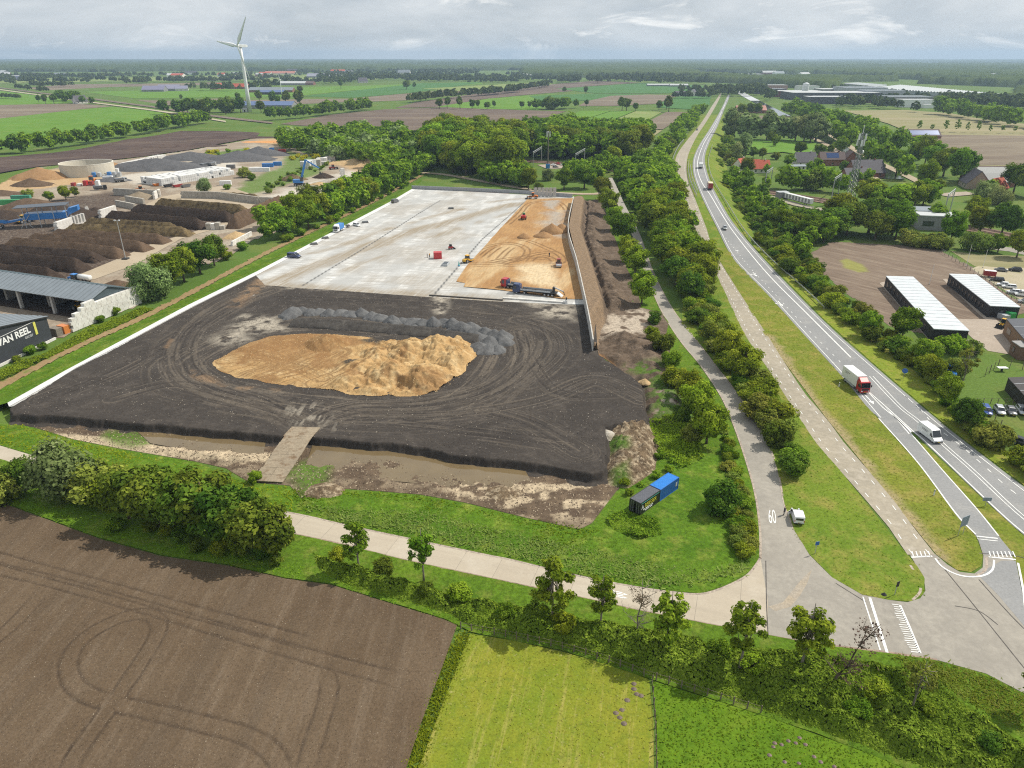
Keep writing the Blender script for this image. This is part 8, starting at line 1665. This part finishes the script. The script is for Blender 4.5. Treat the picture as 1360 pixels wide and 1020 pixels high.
def box_building(name,label,px,L,W,H,rz,wallm,roofm,cat='building',bands=True):
 x,y=P(*px);r=thing(name,label,cat,x,y,.05,rz);MB().box(-L/2,L/2,-W/2,W/2,0,H).build('wall',wallm,r);MB().box(-L/2-.2,L/2+.2,-W/2-.2,W/2+.2,H,H+.35).build('roof',roofm,r)
 if bands:
  for k in range(max(2,int(L/9))):n_=max(2,int(L/9));xx=-L/2+L*(k+.5)/n_;MB().box(xx-L/n_*.3,xx+L/n_*.3,-W/2-.06,-W/2+.02,H*.3,H*.65).build('window',GLASS,r)
 return r
OCH=M('ochre_cladding',(.33,.21,.075),.8,var=.1);SHG=M('grey_cladding',(.24,.24,.245),.7,var=.1);FLATR=M('white_flat_roof',(.44,.455,.46),.7,var=.05)
box_building('ochre_hall','ochre walled hall with a grey roof among the trees above the tilled plot',(1223,297),15,9,5.5,-.15,OCH,ROOFL);box_building('grey_hall','grey hall with a white roof right of the ochre one',(1238,303),13,9,5.2,-.2,SHG,FLATR);box_building('small_white_hall','small white flat-roofed building right of the grey hall',(1257,300),8,7,4,-.2,BOXW,FLATR)
# trailer and railway kit
x,y=P(1058,269);r=thing('rail_wagon','long white ribbed wagon standing beside the railway','wagon',x,y,.3,heading(((1040,264),(1078,274))))
r.scale=(.72,.72,.72);MB().box(-13,13,-1.4,1.4,1.0,4.0).build('body',BOXW,r,bevel=.1)
m=MB()
for k in range(9):m.box(-11.8+k*2.9,-10.2+k*2.9,-1.45,-1.38,1.3,3.7)
m.build('side_openings',SHG,r);MB().box(-12,12,-.6,.6,.5,1).build('underframe',CHAS,r);wheels(r,[(-10,.9),(-10,-.9),(-8,.9),(-8,-.9),(8,.9),(8,-.9),(10,.9),(10,-.9)],.46,.15)
x,y=P(1038,264);r=thing('small_building','small grey trackside cabin beside the white wagon','cabin',x,y,.1,.1);MB().box(-2.4,2.4,-1.8,1.8,0,3.0).build('wall',SHG,r);MB().box(-2.6,2.6,-2,2,3,3.2).build('roof',LGREY,r);MB().box(-.5,.5,-1.84,-1.78,0,2.1).build('door',CHAS,r)
x,y=P(1117,273);r=thing('small_building','brown equipment cabin at the foot of the lattice mast','cabin',x,y,.1,.1);MB().box(-3,3,-1.6,1.6,0,2.8).build('wall',M('brown_cabin',(.16,.12,.09),.8),r);MB().box(-3.1,3.1,-1.7,1.7,2.8,2.95).build('roof',LGREY,r);MB().box(-.5,.5,-1.64,-1.58,0,2.1).build('door',CHAS,r)
def portal(label,pa,pb,h,col=STEEL):
 a=np.array(P(*pa));b=np.array(P(*pb))-a;r=thing('catenary_portal',label,'catenary mast',a[0],a[1],.2,0,'railway catenary portals')
 MB().bar((0,0,0),(0,0,h),.32).build('post',col,r);MB().bar((b[0],b[1],0),(b[0],b[1],h),.32).build('post',col,r);m=MB().bar((-b[0]*.03,-b[1]*.03,h),(b[0]*1.03,b[1]*1.03,h),.25).bar((0,0,h-.9),(b[0],b[1],h-.9),.15)
 for k in range(8):m.bar((b[0]*k/8,b[1]*k/8,h-.9 if k%2 else h),(b[0]*(k+1)/8,b[1]*(k+1)/8,h if k%2 else h-.9),.1)
 m.build('crossbeam',col,r)
 for f in(.3,.7):MB().bar((b[0]*f,b[1]*f,h-.9),(b[0]*f,b[1]*f,h-2.2),.12).build('dropper',col,r)
portal('steel catenary portal left of the white pole at the railway yard',(708,222),(719,214),8.5);portal('steel catenary portal right of the white pole at the railway yard',(764,226),(776,218),9.0);portal('steel catenary portal left of the lattice mast',(1104,265),(1113,258),9.5);portal('steel catenary portal in front of the pale willow',(1252,290),(1261,282),9.5);portal('steel catenary portal below the red-roofed cottages',(1015,253),(1023,247),9)
x,y=P(727.5,224);r=thing('signal_mast','tall pole topped with white antenna panels at the railway yard','antenna mast',x,y,.2);MB().box(-1.2,1.2,-1,1,0,2.4).build('cabinet',BLUEM,r,bevel=.04);MB().tube([(0,0,2.4),(0,0,20)],[.35,.25],10).build('pole',BARKG,r)
for k in range(3):a_=k*2.09-.5;MB().box(-.25+1.0*math.cos(a_),.25+1.0*math.cos(a_),-.2+1.0*math.sin(a_),.2+1.0*math.sin(a_),17.6,20.6).build('antenna_panel',BOXW,r,bevel=.03)
for i,(x,y,c_)in enumerate([(735,220,WHITE),(742,218.5,RED),(748,219.5,WHITE),(754,218.5,GREY),(760,220,WHITE),(738,222.5,GREY),(763,223.5,SILVER)]):car('parked car in the railway yard clearing behind the wall panels',(x,y),((x-6,y),(x+6,y-.6)),c_,z=.24,kind=['sedan','hatch','wagon'][i%3],group='cars in the railway yard')
# lattice mast
x,y=P(1128,270);r=thing('lattice_mast','tall galvanised lattice mast with antenna panels among the trees','lattice mast',x,y,.1,.3);Hm=30.0
def cw(z):return 1.15*(1-z/Hm)+.35
m=MB();zs=np.linspace(0,Hm,17);sg=((1,1),(1,-1),(-1,-1),(-1,1))
for a,b in sg:m.bar((a*cw(0),b*cw(0),0),(a*cw(Hm),b*cw(Hm),Hm),.18)
MST=M('mast_grey',(.24,.25,.255),.5,.3);m.build('legs',MST,r);m=MB()
for i in range(16):
 z0_,z1_=zs[i],zs[i+1]
 for k in range(4):
  a,b=sg[k],sg[(k+1)%4];m.bar((a[0]*cw(z0_),a[1]*cw(z0_),z0_),(b[0]*cw(z1_),b[1]*cw(z1_),z1_),.1);m.bar((b[0]*cw(z0_),b[1]*cw(z0_),z0_),(a[0]*cw(z1_),a[1]*cw(z1_),z1_),.1);m.bar((a[0]*cw(z1_),a[1]*cw(z1_),z1_),(b[0]*cw(z1_),b[1]*cw(z1_),z1_),.1)
m.build('bracing',MST,r)
for k in range(6):a_=k*math.pi/3;zz=27 if k%2 else 24.5;MB().box(-.3+1.5*math.cos(a_),.3+1.5*math.cos(a_),-.25+1.5*math.sin(a_),.25+1.5*math.sin(a_),zz,zz+2.6).build('antenna_panel',BOXW,r,bevel=.03)
MB().cyl((0,0,Hm),.12,3.2).build('spike',BOXW,r);MB().cyl((1.0,-.6,22),.7,.35,'x',16).build('dish',BOXW,r)
# wind turbines
TUR=M('turbine_white',(.76,.77,.78),.5,var=.02)
def turbine(label,px,hh,rb,base_r,angs,yaw,blade_lean=0,name='wind_turbine'):
 x,y=P(*px);r=thing(name,label,'wind turbine',x,y,.1,yaw);MB().tube([(0,0,0),(0,0,hh*.33),(0,0,hh*.66),(0,0,hh)],[base_r,base_r*.82,base_r*.66,base_r*.5],20).build('tower',TUR,r,True);k=base_r/2.1
 MB().loft([[(xx*k,yy*k*s_,hh+zz*k*s_)for yy,zz in((-1.6,-1.4),(1.6,-1.4),(1.7,1.2),(-1.7,1.2))]for xx,s_ in((-2.4,.8),(0,1),(5.5,.95),(7.5,.6))]).build('nacelle',TUR,r,False,.3*k)
 h_=MB().tube([(-2.4*k,0,hh),(-4.0*k,0,hh),(-5.2*k,0,hh)],[1.5*k,1.3*k,.3*k],14).build('hub',TUR,r,True)
 for a_ in angs:
  m=MB();rings=[]
  for f,c_,th_,tw in((0,1.0,1.0,0),(.08,1.1,.95,.2),(.2,2.0,.55,.35),(.45,1.5,.35,.2),(.75,1.0,.2,.1),(.97,.5,.1,.02),(1,.15,.05,0)):
   L_=f*rb+.9*k;rings.append([(-3.6*k+k*(-math.sin(tw)*u*c_+math.cos(tw)*w_*th_),math.sin(a_)*L_+math.cos(a_)*k*(math.cos(tw)*u*c_+math.sin(tw)*w_*th_),hh+math.cos(a_)*L_-math.sin(a_)*k*(math.cos(tw)*u*c_+math.sin(tw)*w_*th_))for u,w_ in((-.8,0),(-.3,.5),(.5,.4),(1.0,0),(.5,-.3),(-.3,-.5))])
  m.loft(rings).build('blade',TUR,r,True)
 return r
# rotor faces the left front; seen rotor angles: one blade up-right, one left, one in front of the tower
turbine('tall white wind turbine standing behind the fields at the left',(332,149),71,36,2.5,(RAD(-38),RAD(82),RAD(202)),RAD(56));turbine('small white wind turbine by the farm right of the tall one',(374.5,127),25,8,.7,(RAD(10),RAD(130),RAD(250)),RAD(80),name='small_wind_turbine')
x,y=P(326,149);r=thing('transformer_cabin','white cabin at the foot of the tall wind turbine','cabin',x,y,.1);MB().box(-3,3,-2,2,0,3.5).build('wall',BOXW,r);MB().box(-3.1,3.1,-2.1,2.1,3.5,3.8).build('roof',LGREY,r);MB().box(-.7,.7,-2.05,-1.98,0,2.4).build('door',CHAS,r)
# far farms and halls
BSH=M('blue_roof_panels',(.10,.15,.30),.3,.2)
for nm,lb,px,L_,W_,hE_,hR_,rz_,wm_,rm_ in[('farm_shed','long blue-roofed shed behind the tall wind turbine',(345,143.5),90,26,4,8,.0,SHG,BSH),('farm_shed','violet-roofed barn right of the lone trees, left one of three in the far field',(206,121.5),40,24,3.5,10,.1,SHG,M('violet_roof',(.20,.19,.28),.5)),('farm_shed','wide pale violet barn in the far field, middle one of three',(226,120.5),40,26,4,11,.1,SHG,M('violet_roof_b',(.24,.23,.31),.5)),('farm_shed','white-gabled barn in the far field, right one of three',(242,120.5),22,20,4,9,.3,WHW,M('violet_roof_c',(.22,.22,.30),.5)),('red_farm','red-roofed farm behind the far tree row, left one',(289,118.5),30,15,4,11,1.4,BRK,RT),('red_farm','red-roofed farm behind the far tree row, nearer the tall turbine',(318,118),40,15,4,10,.0,BRK,RT),('lone_farmhouse','lone white farmhouse among dark trees at the left',(107,137.5),16,10,3.5,10.5,1.0,WHW,DT),('long_barn','dark long barn at the far left edge',(8,106.5),90,25,4,11,.0,SHG,M('slate_roof',(.10,.11,.16),.6)),('farm_shed','pale-roofed long barn in the farm right of the tall turbine',(362,122.5),80,22,4,8.5,.0,BRK,ROOFL),('farm_shed','dark blue shed before the pale-roofed barn',(361,125.5),45,18,4,7,.05,CHAS,BSH),('farm_shed','white-roofed farm shed beyond the small turbine',(387,112.8),70,25,4,8,.0,SHG,FLATR),('farm_shed','brown farm shed right of the white-roofed one',(405,112.8),45,22,4,8,.0,BRK,BRT2),('red_farm','long red-roofed farm far beyond the small turbine',(373,98.8),110,30,4,11,.0,WHW,M('pale_red_roof',(.42,.17,.12),.8)),('farm_shed','violet-grey barn in front of the distant wood',(430,103),100,30,4,12,.0,SHG,M('grey_violet_roof',(.27,.27,.33),.5)),('lone_farmhouse','white gabled house at the edge of the green field before the wood',(482,110),22,14,4,12,.5,WHW,DT),('farm_house','house with a pale gable hidden in the far trees',(537,101.5),40,20,12,20,0,WHW,ROOFL),('farm_shed','farm shed with a reddish roof near the pale canal',(996,150),34,14,3.5,8,.0,BRK,M('pink_roof',(.42,.20,.16),.7)),('farm_shed','low white barn before the dark trees by the far road, left one',(877,114.5),60,14,3,5,0,SHG,FLATR),('farm_shed','low white barn before the dark trees by the far road, right one',(901,115),40,14,3,5.5,0,SHG,FLATR),('farm_house','white farmhouse in the small far hamlet by the road, left',(903,128),20,12,3,8,.2,WHW,DT),('farm_house','white farmhouse in the small far hamlet by the road, right',(920,127),24,13,3,10,1.2,WHW,DT),('farm_shed','farm building peeping behind the wood by the copper trees',(661,179),16,10,3,7,0,WHW,ROOFL)]:
 gable_house(nm,lb,px,L_,W_,hE_,hR_,rz_,wm_,rm_,3,False,'farm building',door=False)
RB=M('dark_red_cladding',(.16,.05,.05),.7);HB=M('dark_hall_cladding',(.085,.085,.10),.6)
for lb,px,L_,W_,H_,rz_,wm_,rm_ in[('long dark factory hall with a white roof edge behind the avenue',(1100,131.5),130,60,10,-.03,HB,FLATR),('factory hall with a red-brown wall in front of the long dark one',(1117,136),75,25,8,-.03,RB,ROOFL),('dark factory hall left of the red-walled one',(1098,137.5),60,25,9,-.03,HB,FLATR),('red and white hall at the left end of the factory site',(1055,128.5),75,30,9,.0,RB,FLATR),('white-roofed hall behind the factory site',(1120,125.5),90,40,9,0,SHG,FLATR),('grey warehouse with bright ridge at the right of the factory',(1140,127),70,50,13,0,LGREY,ROOFL),('pale warehouse right end of the factory site',(1168,131),60,35,12,0,LGREY,ROOFL),('grey dark warehouse left of the white open hall',(1200,139.5),60,30,11,0,SHG,ROOFL),('white open hall at the corner of the pale field',(1213,142),40,20,9,0,BOXW,FLATR),('small white shed right of the white open hall',(1234,143.5),18,9,4,0,BOXW,FLATR),('white flat hall above the far end of the n-road, left',(948,101.5),110,60,10,0,M('peach_cladding',(.5,.4,.33),.7),FLATR),('white flat hall above the far end of the n-road, middle',(985,103),120,60,10,0,SHG,FLATR),('white flat hall above the far end of the n-road, right',(1010,104.5),110,50,10,0,SHG,FLATR),('pale hall left of the avenue start',(1022,119.5),60,30,9,0,M('pinkish_cladding',(.36,.22,.19),.7),FLATR),('blue-grey hall near the canal bridge',(1022,124.5),50,20,8,0,HB,ROOFL),('small white hall in the far trees',(1071,121),40,20,9,0,BOXW,FLATR),('distant white roof in the woods at right',(1300,104.5),120,50,14,0,BOXW,FLATR),('distant white hall behind the poplar row at the centre',(845,102.8),70,30,10,0,BOXW,FLATR),('distant hall in the woods left of centre',(770,101.8),60,30,9,0,SHG,FLATR),('white distant hall above the right-hand greenhouse',(1245,97),160,60,14,0,BOXW,FLATR),('pale distant hall in the trees at the centre',(735,95.5),150,50,13,0,BOXW,FLATR),('pale distant halls beyond the wood left of centre',(470,92.8),260,60,14,0,BOXW,FLATR),('pale distant hall beyond the wood, nearer the centre',(525,92.5),200,60,14,0,BOXW,FLATR),('pale distant halls right beyond the wood',(610,92.3),220,60,14,0,BOXW,FLATR)]:
 box_building('factory_hall',lb,px,L_,W_,H_,rz_,wm_,rm_,'hall',bands=False)
for i in range(60):
 y=R_.uniform(86,106);x=R_.uniform(0,1360)
 if(x<345 and y<96)or(600<x<680):continue
 p=P(x,y);r=thing('distant_building','small pale building among the far tree lines below the horizon','building',p[0],p[1],.05,R_.uniform(-.4,.4),'distant buildings');W_=R_.uniform(14,26);L_=R_.uniform(20,60);H_=R_.uniform(5,9)
 MB().prism([(-W_/2,0),(W_/2,0),(W_/2,H_),(0,H_+W_*.22),(-W_/2,H_)],-L_/2,L_/2,'x').build('wall',[BOXW,WHW,BRK,SHG][i%4],r);m=MB()
 for s_ in(-1,1):m.quad((-L_/2-.5,s_*(W_/2+.5),H_),(L_/2+.5,s_*(W_/2+.5),H_),(L_/2+.5,0,H_+W_*.22+.3),(-L_/2-.5,0,H_+W_*.22+.3))
 m.build('roof',[ROOFL,RT,DT,FLATR,FLATR][i%5],r)
x,y=P(1068,129);r=thing('silo','white silo tower beside the red and white hall','silo',x,y,.1);MB().cyl((0,0,0),5,20,'z',20).build('silo_body',BOXW,r);MB().cyl((0,0,20),5.1,2,'z',20,1).build('silo_cap',LGREY,r)
def greenhouse(label,quad,h):
 q=PP(quad,h);c_=q.mean(0);r=thing('greenhouse',label,'greenhouse',c_[0],c_[1],.1);q=q-c_;GR=M('greenhouse_glass',(.34,.37,.38),.6,0,var=.08,vs=.05)
 v=[Vector((a,b,h))for a,b in q];MB().add([(p.x,p.y,0)for p in v]+[(p.x,p.y,h)for p in v],[(i,(i+1)%4,(i+1)%4+4,i+4)for i in range(4)]).build('wall',M('greenhouse_wall',(.34,.36,.37),.5),r)
 m=MB();n=40
 for k in range(n):
  a=v[0].lerp(v[1],k/n);b=v[0].lerp(v[1],(k+1)/n);c=v[3].lerp(v[2],(k+1)/n);d=v[3].lerp(v[2],k/n);t_=Vector((0,0,1.6));m.add([tuple(a),tuple(a.lerp(b,.5)+t_),tuple(b),tuple(d),tuple(d.lerp(c,.5)+t_),tuple(c)],[(0,1,4,3),(1,2,5,4)])
 m.build('glass_roof',GR,r)
greenhouse('huge glass greenhouse roof in the far right, right part',[(1157,117.5),(1322,128),(1333,126),(1195,113.3)],6);greenhouse('long narrow greenhouse roof in the far right, left part',[(1121,111.2),(1160,115.5),(1178,113.6),(1140,110.4)],6)
# ---- barriers, signs, fences
def rail(name,label,px,zf,h=.75,off=(0,0),panel=False,cat='guardrail'):
 L=smooth_line(np.array([(*P(x,y,zf(y)),zf(y))for x,y in px]),2);p0=L[0].copy();r=thing(name,label,cat,p0[0],p0[1],0);acc=np.concatenate([[0],np.cumsum(np.linalg.norm(np.diff(L[:,:2],axis=0),axis=1))]);m=MB()
 for i in range(len(L)-1):
  a=L[i]-p0;b=L[i+1]-p0;m.bar((a[0],a[1],L[i][2]+h),(b[0],b[1],L[i+1][2]+h),.08,.32)
  if panel:m.bar((a[0],a[1],L[i][2]+h*.5),(b[0],b[1],L[i+1][2]+h*.5),.06,.1)
 m.build('beam',STEEL,r);n=min(99,max(2,int(acc[-1]/4)))
 pm=MB().box(-.06,.06,-.06,.06,-.6,h+.1).mesh('post');pm.materials.append(STEEL)
 for k in range(n):
  s=acc[-1]*k/(n-1);o=link('post',pm,None,r);o.location=(np.interp(s,acc,L[:,0])-p0[0],np.interp(s,acc,L[:,1])-p0[1],np.interp(s,acc,L[:,2]))
 return r
rail('guardrail','long steel guardrail along the right side of the main road',[(1094,411),(1060,379),(1022,345),(990,310),(968,276),(951,248),(943,230),(941,212),(946,194)],road_z);rail('bridge_railing','steel railing on the left side of the cycle road bridge',[(905,262),(897,245),(893,228),(894,212),(901,196),(908,187)],road_z,1.2,panel=True,cat='railing');rail('bridge_railing','steel railing right of the cycle road on the bridge',[(925,262),(917,243),(914,226),(915,214)],road_z,1.2,panel=True,cat='railing');rail('bridge_railing','steel railing left of the main road on the bridge',[(926,256),(919,238),(916.5,222)],road_z,1.2,panel=True,cat='railing')
def sign(name,label,px,w_,h,hp,rz,col,back=LGREY,round_=False):
 x,y=P(*px);r=thing(name,label,'sign',x,y,.02,rz)
 for s_ in((-1,1)if w_>1.2 else(0,)):MB().cyl((s_*w_*.35,0,0),.045,hp+h*.9,'z',8).build('post',STEEL,r)
 (MB().cyl((0,-.09,hp+h/2),h/2,.04,'y',20)if round_ else MB().box(-w_/2,w_/2,-.09,-.05,hp,hp+h)).build('panel',col,r);return r
SB_=M('sign_back_grey',(.20,.25,.31),.5,.2);SBL=paint('sign_blue',(.02,.11,.42))
sign('road_sign','large grey-backed sign at the tip of the median by the exit lane',(1275,711),1.5,1.6,1.6,RAD(25),SB_);sign('road_sign','grey-backed sign on the grass island beside the main road',(1308,672),1.2,.6,.9,RAD(-5),SB_);sign('road_sign','small blue sign on a post in the wide verge below the white van',(1082,736),.55,.55,1.5,RAD(10),SBL);sign('road_sign','round blue sign in the hedge right of the main road',(1199.5,503),1.0,1.1,1.2,RAD(-40),SBL,round_=True);sign('road_sign','dark pole sign at the tip of the wide verge',(1188,790),.4,.8,1.3,.3,CHAS)
for i,(x,y)in enumerate([(1240,658),(1114,514),(1199,764-6),(1152,700)][:2]):
 p=P(x,y);r=thing('delineator_post',['white delineator post on the verge left of the exit lane','white delineator post beside the red lorry'][i],'road post',p[0],p[1],.02);MB().box(-.08,.08,-.05,.05,0,1.0).build('post',BOXW,r);MB().box(-.082,.082,-.052,.052,.72,.86).build('band',CHAS,r)
heap('small black stone lying on the tip of the wide verge',(1174,790),.35,.3,.4,CHAS,.02,0,None,'stone','stone')
WOODP=M('weathered_fence_post',(.16,.13,.10),.95,var=.25)
def fence(label,px,n,h=1.15,wires=2,mat=WOODP,name='fence'):
 pts=PP(px);p0=pts[0];r=thing(name,label,'fence',p0[0],p0[1],.02);acc=np.concatenate([[0],np.cumsum(np.linalg.norm(np.diff(pts,axis=0),axis=1))]);pm=MB().box(-.05,.05,-.05,.05,-.1,h).mesh('post');pm.materials.append(mat);Q=[]
 for k in range(n):
  s=acc[-1]*k/(n-1);q=(np.interp(s,acc,pts[:,0])-p0[0],np.interp(s,acc,pts[:,1])-p0[1]);Q.append(q);o=link('post',pm,None,r);o.location=(*q,0);o.rotation_euler=(R_.uniform(-.05,.05),R_.uniform(-.05,.05),R_.uniform(0,1))
 for w_ in range(wires):
  m=MB()
  for a,b in zip(Q,Q[1:]):m.bar((*a,h*(.45+.45*w_/(max(1,wires-1)))),(*b,h*(.45+.45*w_/(max(1,wires-1)))),.022)
  m.build('rail',mat if wires<3 else STEEL,r)
fence('post and rail fence between the hedge and the parked cars',[(1303,545),(1318,556),(1345,580),(1375,604)],9);fence('post and rail fence above the parked cars',[(1296,536),(1330,536),(1366,538)],8);fence('tall thin posts fence beside the garden with the blue tractor',[(1308,500),(1325,488),(1345,490),(1375,494)],7,2.0);fence('mesh fence along the right side of the tilled plot',[(1250,336),(1282,356),(1310,376),(1335,393),(1375,421)],24,1.6,3);fence('wire fence along the lower edge of the brambles beside the hay meadow',[(612,836),(680,848),(745,862),(800,878),(865,902),(930,922),(1010,948)],26,1.1,2);fence('wire fence between the hay meadow and the lush meadow',[(866,905),(870,960),(873,1040)],9,.9,1)
for i,(x,y,h_)in enumerate([(1283,354,7),(1305,356,6),(1234,378,6)]):p=P(x,y);r=thing('flag_pole',['thin white pole at the corner of the gravel lot, left one','thin white pole at the corner of the gravel lot, right one','thin white pole on the tilled plot between the black blocks'][i],'pole',p[0],p[1],.03);MB().cyl((0,0,0),.07,h_,'z',8,.04).build('pole',BOXW,r);MB().cyl((0,0,0),.16,.3,'z',8).build('socket',CONCD,r)
x,y=P(1330,493);r=thing('garden_table','pale-topped garden table at the end of the tall post fence','table',x,y,.03);MB().box(-1,1,-.5,.5,.75,.85).build('table_top',BOXW,r);MB().box(-.15,.15,-.15,.15,0,.75).build('leg',CHAS,r)
# molehills in the meadows
for i,(x,y)in enumerate([(833,930),(826,943),(823,953),(818,947),(829,961),(842,915),(846,922),(851,924),(842,908)]):heap('small grey molehill in the hay meadow near its right edge',(x,y),.32,.28,.2,hm('molehill_soil',(.16,.125,.10),(.2,.16,.13))if i==0 else bpy.data.materials['molehill_soil'],.08,0,'molehills in the hay meadow','molehill','molehill',n=12)
MH=hm('violet_molehill',(.20,.14,.13),(.27,.2,.19))
for i,(x,y)in enumerate([(1027,992),(1029,987),(1038,989),(1047,984),(1057,987),(1062,980),(1070,989),(1042,1012),(1061,1014),(1081,1005),(1090,1012),(1108,1018),(1022,1003)]):heap('small violet-grey molehill in the lush meadow at the bottom edge',(x,y),.22,.2,.18,MH,.12,0,'molehills in the lush meadow','molehill','molehill',n=12)
VSC={'car':.8,'van':.8,'truck':.8,'container':.8,'person':.85,'loader':.85,'roller':.85,'dumper':.85,'tractor':.85,'trailer':.85,'skip':.85,'house':.82}
for o in scene.objects:
 if o.parent is None and o.get('category')in VSC:
  o.scale=[a*VSC[o['category']]for a in o.scale]
# ================================================================== render settings
cy=scene.cycles
cy.max_bounces=4;cy.diffuse_bounces=2;cy.glossy_bounces=2;cy.transmission_bounces=2;cy.volume_bounces=0;cy.transparent_max_bounces=4
scene.cycles.filter_width=1.15
cy.use_adaptive_sampling=True;cy.adaptive_threshold=0.008;cy.sample_clamp_indirect=3
cy.caustics_reflective=False;cy.caustics_refractive=False
try:
 cy.use_denoising=False
except Exception:
 pass
vs=scene.view_settings
vs.view_transform='Standard';vs.look='None';vs.gamma=1;vs.use_curve_mapping=False;vs.exposure=0.0
